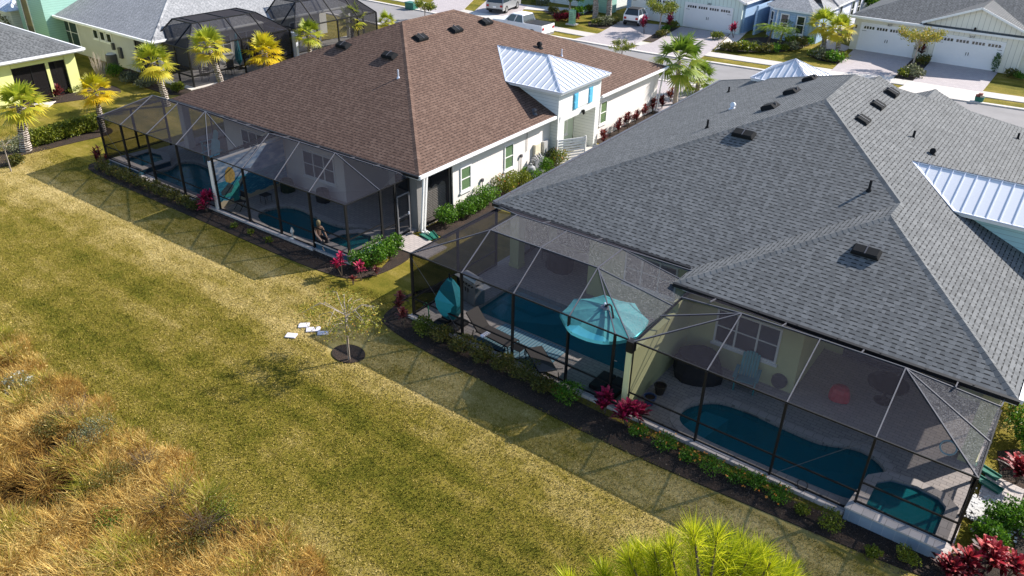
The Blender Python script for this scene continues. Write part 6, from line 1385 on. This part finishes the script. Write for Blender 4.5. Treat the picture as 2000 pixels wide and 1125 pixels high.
young_tree('small yellowish tree in the planting strip between the right-hand driveways', (1779, 140), (1792, 45), 1.5, 2600, .15, 'autumn', 12, tr=.06)
young_tree('leafy green tree behind the utility cabinet', (1112, 30), (1114, -22), 1.7, 3000, .2, 'green', 12, tr=.09)
young_tree('small yellow-green tree behind the ridge, left of the drive at the top', (830, 40), (830, 5), 1.0, 1800, .15, 'yellowgreen', 10, tr=.05)
young_tree('small green shrub-like tree showing over the brown roof edge', (1213, 118), (1212, 82), .95, 1500, .12, 'yellowgreen', 10, tr=.05)
for k, (q, tp, r) in enumerate((((1655, 45), (1655, -10), 2.0), ((1695, 28), (1700, -25), 2.2), ((1725, 15), (1730, -30), 2.2))):
    x, y = G2(*q); young_tree(('dark green tree in the gap between the blue and cream houses', 'green tree behind the cream garage house corner', 'farthest green tree behind the cream garage house')[k], (x, y+4), tp, r, 4000, .24, 'green', 12, tr=.1, world=True)
# shrubs
g_ = 'glossy green shrubs at the brown house corner'
for k, (u, v, r, h) in enumerate(((9.75, -.1, .55, .85), (10.0, .55, .6, 1.0), (9.9, 1.25, .6, 1.05), (9.95, 1.85, .5, .95))):
    shrub('green_shrub', ('glossy green shrub nearest the magenta cordylines', 'glossy green shrub second from the cordylines beside the far spa', 'tallest glossy green shrub beside the far spa', 'glossy green shrub nearest the small paved path')[k], 'shrub', B(u, v)[:2], r, h, 1500, .10, 'green', g_, world=True)
g_ = 'shrubs along the white side wall'
for k, (q, r, h, mt) in enumerate((((872, 440), .55, .95, 'green'), ((905, 425), .5, .8, 'green'), ((928, 412), .45, .75, 'green'), ((950, 402), .6, 1.0, 'green'), ((985, 382), .65, 1.15, 'yellowgreen'), ((1012, 368), .6, 1.0, 'yellowgreen'), ((1035, 355), .5, .8, 'green'), ((1060, 340), .55, .9, 'green'), ((1088, 328), .65, 1.1, 'yellowgreen'))):
    shrub('wall_shrub', 'leafy %s shrub against the white side wall, number %s from the lattice screen' % (('dark green', 'yellow-green')[mt != 'green'], ('one', 'two', 'three', 'four', 'five', 'six', 'seven', 'eight', 'nine')[k]), 'shrub', q, r*1.25, h*1.08, 1500, .10, mt, g_, flowers=12 if k in (4, 8) else 0)
g_ = 'low olive shrubs below the near enclosure'
for k, q in enumerate(((830, 652), (862, 668), (900, 686), (940, 703), (982, 722), (1024, 742), (1066, 765), (1106, 782))):
    x, y = G2(*q); shrub('bed_shrub', 'low olive-brown shrub in the near bed, %s from the enclosure corner' % ('first', 'second', 'third', 'fourth', 'fifth', 'sixth', 'seventh', 'eighth, the greenest')[k], 'shrub', (x, max(y, 17.45)), .52+.05*(k % 3), .62+.06*(k % 2), 1100, .085, 'olive' if k not in (0, 7) else 'yellowgreen' if k == 0 else 'green', g_, world=True)
g_ = 'low olive shrubs below the far enclosure'
for k, u in enumerate(np.linspace(-9.2, -1.0, 10)): shrub('bed_shrub', 'low olive shrub in the far bed, %s from the left end' % ('first', 'second', 'third', 'fourth', 'fifth', 'sixth', 'seventh', 'eighth', 'ninth', 'tenth')[k], 'shrub', B(u, -.62)[:2], .5, .55, 520, .10, 'olive', g_, world=True)
for k, u in enumerate((2.2, 3.4, 4.7)): shrub('small_plant', 'tiny green plant alone in the far mulch, %s of three' % ('left', 'middle', 'right')[k], 'plant', B(u, -.8)[:2], .2, .25, 90, .12, 'yellowgreen', 'tiny plants in the far mulch', world=True)
g_ = 'lantana bushes with orange flowers'
for k, q in enumerate(((1248, 850), (1300, 872), (1345, 898), (1388, 918), (1440, 938), (1478, 952), (1520, 972))):
    shrub('lantana', 'low lantana bush dotted with orange flowers, %s from the magenta cordylines' % ('first', 'second', 'third', 'fourth', 'fifth', 'sixth', 'seventh')[k], 'shrub', q, .34+.045*((k*3) % 5), .34+.05*((k*2) % 4), 800, .065, 'green', g_, flowers=6+(k*5) % 4)
for k, (q, r, h) in enumerate((((1618, 1030), .42, .5), ((1702, 1085), .22, .3), ((1770, 1098), .35, .42), ((1565, 1003), .25, .3))):
    shrub('gold_shrub', ('round yellow-green shrub just left of the raised tiled wall', 'smallest yellow-green plant below the tiled wall', 'yellow-green shrub below the tiled wall, nearest the red cordylines', 'small yellow-green plant below the pool edge')[k], 'shrub', q, r, h, 700, .07, 'yellowgreen', 'yellow-green shrubs in the near bed')
for k, (q, r, h, w2) in enumerate((((1975, 800), .8, 1.3, 1), ((1988, 860), .7, 1.1, 1), ((1950, 1030), .5, .9, 1), ((1990, 1030), .6, .9, 1), ((1925, 1060), .45, .7, 1), ((2035, 900), .9, 1.2, 1))):
    shrub('edge_shrub', ('glossy green shrub under the near roof corner', 'glossy green shrub behind the red cordyline at the right edge', 'upright green shrub right of the paved patch', 'green shrub at the right edge above the striped red cordylines', 'low green shrub between the tiled wall and the path', 'green shrub mostly outside the right edge')[k], 'shrub', q, r, h, 1500, .10, 'green', 'green shrubs at the right edge')
# cordylines
cordyline('magenta cordyline at the foot of the white-edged mural wall', (405, 415), 1.15, 'pink', 4, .5, 30, .08)
cordyline('pink-red cordyline below the far spa, left of two', (668, 540), 1.15, 'pink', 3, .38, 27, .07); cordyline('pink-red cordyline below the far spa, right of two', (706, 548), 1.0, 'pink', 2, .36, 22, .07)
cordyline('small orange-brown cordyline at the front of the far bed', (690, 556), .4, 'maroon', 2, .25, 14, .06); cordyline('small copper cordyline beside the green shrubs', (735, 540), .45, 'maroon', 2, .28, 14, .06)
cordyline('dark red cordyline at the outer corner of the leftmost enclosure', (200, 325), 1.3, 'maroon', 5, .38, 26, .07)
cordyline('dark red cordyline at the near enclosure corner, upper', (783, 606), .9, 'maroon', 3, .36, 24, .07); cordyline('dark red cordyline at the near enclosure corner, lower', (790, 640), .95, 'maroon', 2, .34, 22, .07)
cordyline('magenta cordyline left of the yellow party wall, left of the group', (1182, 808), 1.0, 'pink', 3, .48, 33, .085, 'magenta cordylines by the yellow wall'); cordyline('largest magenta cordyline in front of the yellow party wall', (1222, 832), 1.05, 'pink', 4, .50, 36, .085, 'magenta cordylines by the yellow wall'); cordyline('magenta cordyline right of the yellow party wall', (1250, 828), .8, 'pink', 2, .42, 30, .085, 'magenta cordylines by the yellow wall')
cordyline('red cordyline at the right edge beside the pebbles', (1985, 945), .9, 'red', 3, .6, 27, .12)
for k, q in enumerate(((1880, 1118), (1925, 1115), (1965, 1130), (1850, 1125))): cordyline('red cordyline at the bottom right corner, %s' % ('left of the tall one', 'the tallest', 'farthest right', 'lowest and leftmost')[k], q, (.75, 1.0, .8, .5)[k], 'red', 3, .5, 30, .10, 'red cordylines in the bottom right corner')
for k, q in enumerate(((1178, 283), (1208, 262), (1226, 252), (1242, 243), (1258, 233), (1275, 222), (1293, 212), (1310, 200))): cordyline('copper-red cordyline along the far white wall, %s from the gate' % ('first', 'second', 'third', 'fourth', 'fifth', 'sixth', 'seventh', 'eighth')[k], q, .95+.12*(k % 3), 'maroon', 3, .42, 24, .09, 'copper cordylines along the far wall')
for q, h, mt, lab in (((118, 196), 1.0, 'maroon', 'dark red cordyline by the bright yellow house'), ((1258, 66), 1.8, 'pink', 'tall purple-red cordyline left of the middle garage'), ((1308, 60), 1.9, 'pink', 'tall magenta cordyline right beside the middle garage door frame'), ((1432, 75), 1.5, 'pink', 'magenta cordyline by the corner of the blue passage'), ((1662, 92), 1.7, 'pink', 'crimson cordyline left of the right-hand garages'), ((1797, 118), 1.8, 'maroon', 'dark red cordyline between the two right-hand garages'), ((1965, 140), 1.4, 'maroon', 'thin red cordyline right of the last garage door')):
    cordyline(lab, q, h, mt, 3, .6, 24, .12)
# croton / heliconia red patch beyond the pickup
for k, x in enumerate((1088, 1098, 1108, 1122)): shrub('red_shrub', 'small scarlet shrub in the row beyond the pickup, %s' % ('first from the left', 'second from the left', 'third from the left', 'right of the cabinet')[k], 'shrub', (x, 41), .5, .8, 350, .2, 'red', 'scarlet shrubs in a row')
# hedge at left
t = thing('clipped_hedge', 'long clipped green hedge left of the leftmost enclosure', 'hedge', (-48.6, 20, 0)); mb = MB()
for k in range(16):
    f = k/15; c = (-48.35-.15*f+rnd.gauss(0, .06), 18.4+4.3*f, .48); P = inball(520, c, (.62, .42, .50), .65); mb.leaves(leafquads(P, .13*rng.uniform(.6, 1.2, 520), .08), np.clip(rng.normal(.5, .22, 520), 0, 1))
mb.build('foliage', LM['yellowgreen'], t); mb = MB()
for k in range(14): mb.tube((-48.4, 18.5+k*.3, 0), (-48.4, 18.5+k*.3, .6), .02)
mb.build('stem', MT['stem'], t)
for q, r, h, mt, lab in (((32, 322), .45, .55, 'olive', 'sparse olive bush beside the sapling at the left edge'), ((225, 150), .8, 1.0, 'green', 'dark green shrub right of the bare twiggy bush'), ((255, 160), .9, .7, 'grey', 'silvery grassy clump by the lawn, left of the palm'), ((285, 172), .9, .7, 'grey', 'silvery grassy clump by the lawn, next to the pale palm trunk'), ((350, 180), .6, .7, 'yellowgreen', 'round yellow-green shrub at the brown roof edge'), ((140, 180), .6, .5, 'yellowgreen', 'low golden shrub by the bright yellow house'), ((105, 88), 1.1, 2.3, 'yellowgreen', 'yellow-green bush against the pale house wall'), ((125, 95), 1.2, 2.2, 'green', 'dark green bush against the pale house wall'), ((22, 78), 1.3, 2.4, 'olive', 'reddish-green bush between the white and mint towers')):
    shrub('garden_shrub', lab, 'shrub', q, r, h, 900, .14, mt)
t = thing('twiggy_bush', 'bare grey twiggy bush between the yellow house and the pale wall', 'shrub', (*G2(200, 160), 0)); mb = MB(); x, y = G2(200, 160)
for k in range(70):
    a = rnd.uniform(0, 6.28); s = rnd.uniform(.1, .75); mb.tube((x+.1*math.cos(a), y+.1*math.sin(a), 0), (x+s*math.cos(a), y+s*math.sin(a), rnd.uniform(1.2, 2.2)), .018, .006, 4)
mb.build('twig', MT['pale_bark'], t)
# round air conditioner behind hedge left
x, y = G2(222, 128); t = thing('air_conditioner', 'round-topped outdoor air conditioner by the pale house wall', 'air conditioner', (x, y, 0)); mb = MB(); mb.lathe((x, y, 0), [(.42, 0), (.45, .1), (.45, .85), (.40, .9)], 16); mb.build('body', MT['bronze_lt'], t); mb = MB(); mb.lathe((x, y, .9), [(.36, 0), (.34, .04)], 16); mb.build('grille', MT['seam'], t)
# far-side beds
g_ = 'bedding plants across the street'; bedp = []
for q in ((1412, 97), (1422, 100), (1436, 101), (1450, 102), (1465, 102), (1480, 103), (1496, 103), (1512, 102), (1528, 100), (1545, 98), (1560, 93), (1575, 86), (1450, 94), (1470, 95), (1545, 90), (1555, 86), (1588, 112), (1602, 116), (1616, 119), (1628, 121), (1640, 120), (1598, 106), (1620, 112), (1763, 150), (1782, 150), (1290, 72), (1300, 62), (1312, 58), (1800, 125), (1975, 152), (1990, 155), (1180, 50), (1165, 50), (1195, 47), (1100, 30), (1130, 30), (1150, 24), (1080, 26), (1045, 8), (1060, 12), (1400, 78)): bedp.append(q)
variants = []
for k, mt in enumerate(('yellowgreen', 'green', 'olive', 'grey')):
    m_ = shrub_mesh((0, 0, 0), .75, .75, 420, .2, mt, 4); o = m_.build('bedding_plant', LM[mt]); COL.objects.unlink(o); variants.append(o)
cnt = {}; ORD = ('first from left', 'second', 'third', 'fourth', 'fifth', 'sixth', 'seventh', 'eighth', 'ninth', 'tenth', 'eleventh', 'twelfth')
bedp.sort()
words = ('pale clump', 'dark green clump', 'olive clump', 'silvery clump')
for i, q in enumerate(bedp):
    k = (i*7+i//3) % 4; o = variants[k].copy(); COL.objects.link(o); x, y = G2(*q); o.location = (x, y, 0); o.rotation_euler = (0, 0, i*1.1); s = .75+.5*((i*37) % 10)/10; o.scale = (s, s, s)
    bed = ('front row of the bed before the bay windows' if q[1] > 94 and q[0] < 1550 else 'bed before the bay windows' if 1405 < q[0] < 1580 else 'bed round the pair of yellowish palms' if 1580 <= q[0] < 1650 else 'strip between the right-hand driveways' if 1740 < q[0] < 1810 else 'bed right of the last garage door' if q[0] > 1900 else 'strip between the two left driveways' if 1280 < q[0] < 1320 else 'bed under the tall bare palm trunks' if 1145 < q[0] < 1200 else 'bed beyond the scarlet shrubs')
    cnt[bed] = cnt.get(bed, 0)+1; tag(o, '%s, %s, in the %s' % (words[k], ORD[cnt[bed]-1], bed), 'plant', g_)
for q, lab, s in (((1498, 92), 'left', 1.3), ((1520, 92), 'middle', 1.1), ((1543, 78), 'right', 1.2)):
    x, y = G2(*q); t = thing('feather_palm', 'small arching feather palm before the bay windows, %s stem' % lab, 'palm tree', (x, y, 0), group='feather palms before the bay windows'); mb = MB(); mb.tube((x, y, 0), (x+.2, y, 1.3*s), .12, .08); mb.build('trunk', MT['stem'], t)
    mb = MB()
    for i in range(22):
        a = 2.4*i; e = rnd.uniform(.2, 1.2); L = 1.3*s
        for j in range(14):
            f = (j+1)/14; px_ = np.array([x+.2+math.cos(a)*L*f*math.cos(e*(1-f*.6)), y+math.sin(a)*L*f*math.cos(e*(1-f*.6)), 1.3*s+L*(math.sin(e)*f-.75*f*f)])
            P = np.array([px_, px_]); mb.leaves(leafquads(P, .34, .05, D=np.array([[-math.sin(a)*.8+math.cos(a)*.5, math.cos(a)*.8+math.sin(a)*.5, -.3], [math.sin(a)*.8+math.cos(a)*.5, -math.cos(a)*.8+math.sin(a)*.5, -.3]])), [.5, .6])
    mb.build('crown', LM['palmg'], t)
x, y = G2(1768, 132); 
mb = MB(); x, y = G2(1940, 141); P = inball(500, (x, y, .8), (.3, .3, .85), .4); mb.leaves(leafquads(P, .12, .07), rng.random(500)*.5); tag(mb.build('cone_shrub', LM['green']), 'small cone-shaped evergreen by the last garage door', 'shrub')
# ------------------------------------------------------------ pine in the foreground
def pine():
    top = on_plane(1375, 1085, (0, 0, 11.9), (0, 0, 1)); bx, by = top[0]+.15, top[1]-.2
    t = thing('pine_tree', 'bright yellow-green pine top with long needles rising at the bottom edge', 'pine tree', (bx, by, 0)); tr = MB()
    tr.path([(bx, by, 0), (bx, by, 5), (bx+.05, by, 9), (bx, by, 11.2), (top[0], top[1], 11.85)], [.2, .15, .08, .02, .008], 10)
    tufts = []
    for (px, py, z) in ((1355, 1048, 12.1), (1230, 1098, 11.5), (1178, 1122, 11.3), (1290, 1112, 11.5), (1400, 1100, 11.7), (1425, 1080, 11.8), (1462, 1092, 11.7), (1500, 1110, 11.6), (1520, 1130, 11.4), (1112, 1140, 11.0), (1480, 1150, 11.3), (1320, 1150, 11.2), (1545, 1140, 11.3), (1215, 1160, 11.1), (1400, 1052, 12.0), (1385, 1110, 11.7), (1310, 1075, 11.7), (1440, 1118, 11.5), (1250, 1080, 11.5), (1280, 1090, 11.6), (1485, 1085, 11.6), (1445, 1068, 11.7), (1535, 1118, 11.3)):
        tufts.append(on_plane(px, py, (0, 0, z), (0, 0, 1)))
    for i in range(34):
        z = rnd.uniform(5.5, 9.6); R2 = (11.9-z)*.36+.35; a = 2.4*i; r2 = R2*rnd.uniform(.5, 1); tufts.append((bx+math.cos(a)*r2, by+math.sin(a)*r2, z))
    nd = MB()
    for i, p in enumerate(tufts):
        p = np.array(p); ax = np.array([bx, by, p[2]-.5]); d0 = (p-ax); d0 = d0/np.linalg.norm(d0)*.55+np.array([0, 0, .8]); d0 /= np.linalg.norm(d0)
        zz = max(.5, p[2]-.55*np.hypot(p[0]-bx, p[1]-by)-.15); tr.path([(bx, by, zz), tuple(np.array([bx, by, zz])*.45+p*.55-np.array([0, 0, .12])), tuple(p+d0*.05)], [.022, .011, .006], 5)
        n = 520 if i < 24 else 120
        D = rng.normal(size=(n, 3))*.55+d0*.9; D /= np.linalg.norm(D, axis=1)[:, None]; P = p-d0*(rng.random(n)**1.3)[:, None]*.42; L = rng.uniform(.15, .26, n)
        Q = leafquads(P, L, .0045, D=D); Q[:, 2, 2] -= L*.06; nd.leaves(Q, np.clip(rng.normal(.45+rnd.uniform(-.12, .12), .25, n), 0, 1))
    tr.build('trunk', MT['stem'], t); nd.build('needles', LM['pine'], t)
pine()
# ------------------------------------------------------------ wild grass at the lower left
def field(x, y, ks, ph):
    s = 0
    for (a, b, w), p in zip(ks, ph): s = s+w*np.sin(a*x+b*y+p+.8*np.sin(b*.7*x-a*.6*y+p*2))
    return s
KS = [(.9, .5, 1), (-.6, 1.3, .8), (2.1, -1.4, .7), (3.3, 2.6, .5), (-4.7, 3.9, .4), (6.1, 5.2, .3)]
def wild():
    n = 400000; x = rng.uniform(-34, -8, n); y = rng.uniform(1.5, 8.75, n)
    ph = rng.uniform(0, 6, 6); ph2 = rng.uniform(0, 6, 6); F = field(x, y, KS, ph); H = field(x*1.7, y*1.7, KS, ph2)
    edge = 8.25+.22*np.sin(x*1.3)+.16*np.sin(x*3.1+1)+rng.normal(0, .05, n); inside = (edge-y)
    keep = (inside > 0) & (rng.random(n) < np.clip(.6+inside*1.2, 0, 1)*np.clip(1.0-.75*(F < -1.0)-.2*(H < -1.2), 0, 1)); x, y, F, H, inside = (a[keep] for a in (x, y, F, H, inside)); n = len(x)
    h = np.clip(.36+.16*H*.6+rng.uniform(0, .45, n)+.12*np.minimum(inside, 2), .1, 1.15)*np.clip(.7+inside*.9, .6, 1)*np.where(F < -1.0, .5, 1)*(.8+.25*np.sin(x*5+2*np.sin(y*4))*np.sin(y*6))
    az = rng.uniform(0, 6.28, n); lean = rng.uniform(.1, .75, n); d = np.stack([np.cos(az)*lean, np.sin(az)*lean, np.ones(n)], 1); d /= np.linalg.norm(d, axis=1)[:, None]
    s = np.stack([-np.sin(az), np.cos(az), np.zeros(n)], 1); w = rng.uniform(.006, .014, n)[:, None]; P = np.stack([x, y, np.zeros(n)], 1); hh = h[:, None]
    M1 = P+d*hh*.55; T_ = P+d*hh; T_[:, 2] -= h*rng.uniform(.05, .35, n); T_[:, 0] += np.cos(az)*h*.2; T_[:, 1] += np.sin(az)*h*.2
    tint = np.clip(.44+.11*F+rng.normal(0, .16, n), 0, .74); gr = (H+rng.normal(0, .7, n)) > 1.7; tint = np.where(gr, rng.uniform(.78, 1, n), tint); dk = (F+rng.normal(0, .4, n)) < -1.05; tint = np.where(dk & ~gr, rng.uniform(0, .3, n), tint); eg = (inside < .7) & (rng.random(n) < .6); tint = np.where(eg, np.where(H > .3, rng.uniform(.74, .95, n), rng.uniform(.28, .5, n)), tint)
    w = w*.75; mb = MB(); mb.leaves(np.stack([P-s*w, P+s*w, M1+s*w*.8, M1-s*w*.8], 1), tint); mb.leaves(np.stack([M1-s*w*.8, M1+s*w*.8, T_+s*.002, T_-s*.002], 1), tint)
    # seed heads
    m_ = min(n, 26000); q = T_[:m_]; mb.leaves(leafquads(q, rng.uniform(.05, .12, m_), .022, up=1.0), np.clip(tint[:m_]+.12, 0, .72))
    tag(mb.build('wild_grass', LM['straw']), 'tall dry straw and orange wild grass in the lower left corner', 'wild grass', kind='stuff')
wild()
mb = MB(); xs = list(np.arange(-60, -3, .6)); pts = [(x, 8.2+.22*math.sin(x*1.3)+.16*math.sin(x*3.1+1)) for x in xs]+[(-3, -30), (-60, -30)]
mb.prism(pts, .0, .012, bottom=False); struct('rough_ground', mb, plain('litter_soil', (.060, .044, .022), .95, .6, 5, bmp=.6, bsc=25))
for k, (q, r, h, mt, n) in enumerate((((50, 775), .6, .95, 'grey', 1500), ((185, 870), .75, .9, 'grey', 2000), ((225, 960), .85, .85, 'olive', 2400), ((430, 1010), .7, .7, 'yellowgreen', 1600), ((225, 1040), .55, .7, 'green', 900), ((380, 1085), .8, .75, 'olive', 2000), ((110, 850), .75, .8, 'olive', 2000), ((90, 800), .5, .6, 'green', 900))):
    t = shrub('wild_bush', ('grey-green wild bush with white flower heads at the left edge', 'large grey-green wild bush near the lawn edge', 'dark thorny wild bush among the dry grass', 'yellow-green wild bush at the lawn edge, lowest', 'bright green weed clump in the dry grass', 'dark weed clump near the bottom', 'olive weed clump in the middle of the dry grass', 'olive weed clump behind the flowering bush')[k], 'wild bush', q, r, h, n, .05, mt, flowers=34 if k == 0 else 0, fmat='cream')
for k, q in enumerate(((285, 925), (340, 1000), (150, 830), (400, 1050))):
    x, y = G2(*q); t = thing('bare_bush', 'bare brown twiggy bush in the dry grass, %s' % ('near the lawn edge', 'below the dark gap', 'beside the large grey bush', 'nearest the bottom')[k], 'wild bush', (x, y, 0)); mb = MB()
    for j in range(46):
        a = rnd.uniform(0, 6.28); s = rnd.uniform(.2, .8); p1 = (x+.4*s*math.cos(a), y+.4*s*math.sin(a), rnd.uniform(.3, .6)); p2 = (x+s*math.cos(a+.3), y+s*math.sin(a+.3), rnd.uniform(.5, 1.0)); mb.path([(x, y, 0), p1, p2], [.009, .005, .002], 4)
        mb.tube(p1, (p1[0]+rnd.gauss(0, .2), p1[1]+rnd.gauss(0, .2), p1[2]+.25), .004, .002, 4)
    mb.build('twig', MT['stem'], t)
# mown lawn blades
def blades():
    n = 480000; x = rng.uniform(-52, 5, n); y = rng.uniform(7.8, 18.9, n); d = np.hypot(x, y); keep = rng.random(n) < np.clip(26/d, .25, 1); x, y = x[keep], y[keep]
    keep = ~((x > -19.4) & (y > 16.95+.02*x*0)) & ~((x > -43) & (x < -21.6) & (y > 18.45)) & ~(((x+18.55)/.85)**2+((y-15.3)/.66)**2 < 1); x, y = x[keep], y[keep]; n = len(x)
    P = np.stack([x, y, np.zeros(n)], 1); D = runit(n, 1.6); D[:, 2] = np.abs(D[:, 2]); L = rng.uniform(.035, .085, n)
    mb = MB(); mb.leaves(leafquads(P, L, rng.uniform(.012, .026, n), D=D), rng.random(n)); tag(mb.build('lawn_grass', MT['blade']), 'short mown lawn grass, straw-coloured near the houses', 'grass', kind='stuff')
blades()
# chips on the mulch
def chips():
    A = []
    for (x0, x1, y0, y1, n) in ((-19.2, 1.5, 17.1, 18.3, 9000),): A.append(np.stack([rng.uniform(x0, x1, n), rng.uniform(y0, y1, n), np.full(n, .03)], 1))
    n = 7000; u = rng.uniform(-9.8, 10.2, n); v = rng.uniform(-1.05, -.15, n); A.append(np.stack([BOX+u*bc-v*bs, BOY+u*bs+v*bc, np.full(n, .03)], 1))
    P = np.concatenate(A); n = len(P); D = runit(n, .3); D[:, 2] = np.abs(D[:, 2])*.4; mb = MB(); mb.leaves(leafquads(P, rng.uniform(.03, .09, n), .02, D=D), rng.random(n))
    tag(mb.build('bark_chips', leafmat('bark_chips', [(.1, (.02, .012, .01)), (.6, (.07, .042, .03)), (1, (.17, .11, .08))], 0)), 'dark brown bark chips scattered over the beds', 'mulch', kind='stuff')
chips()
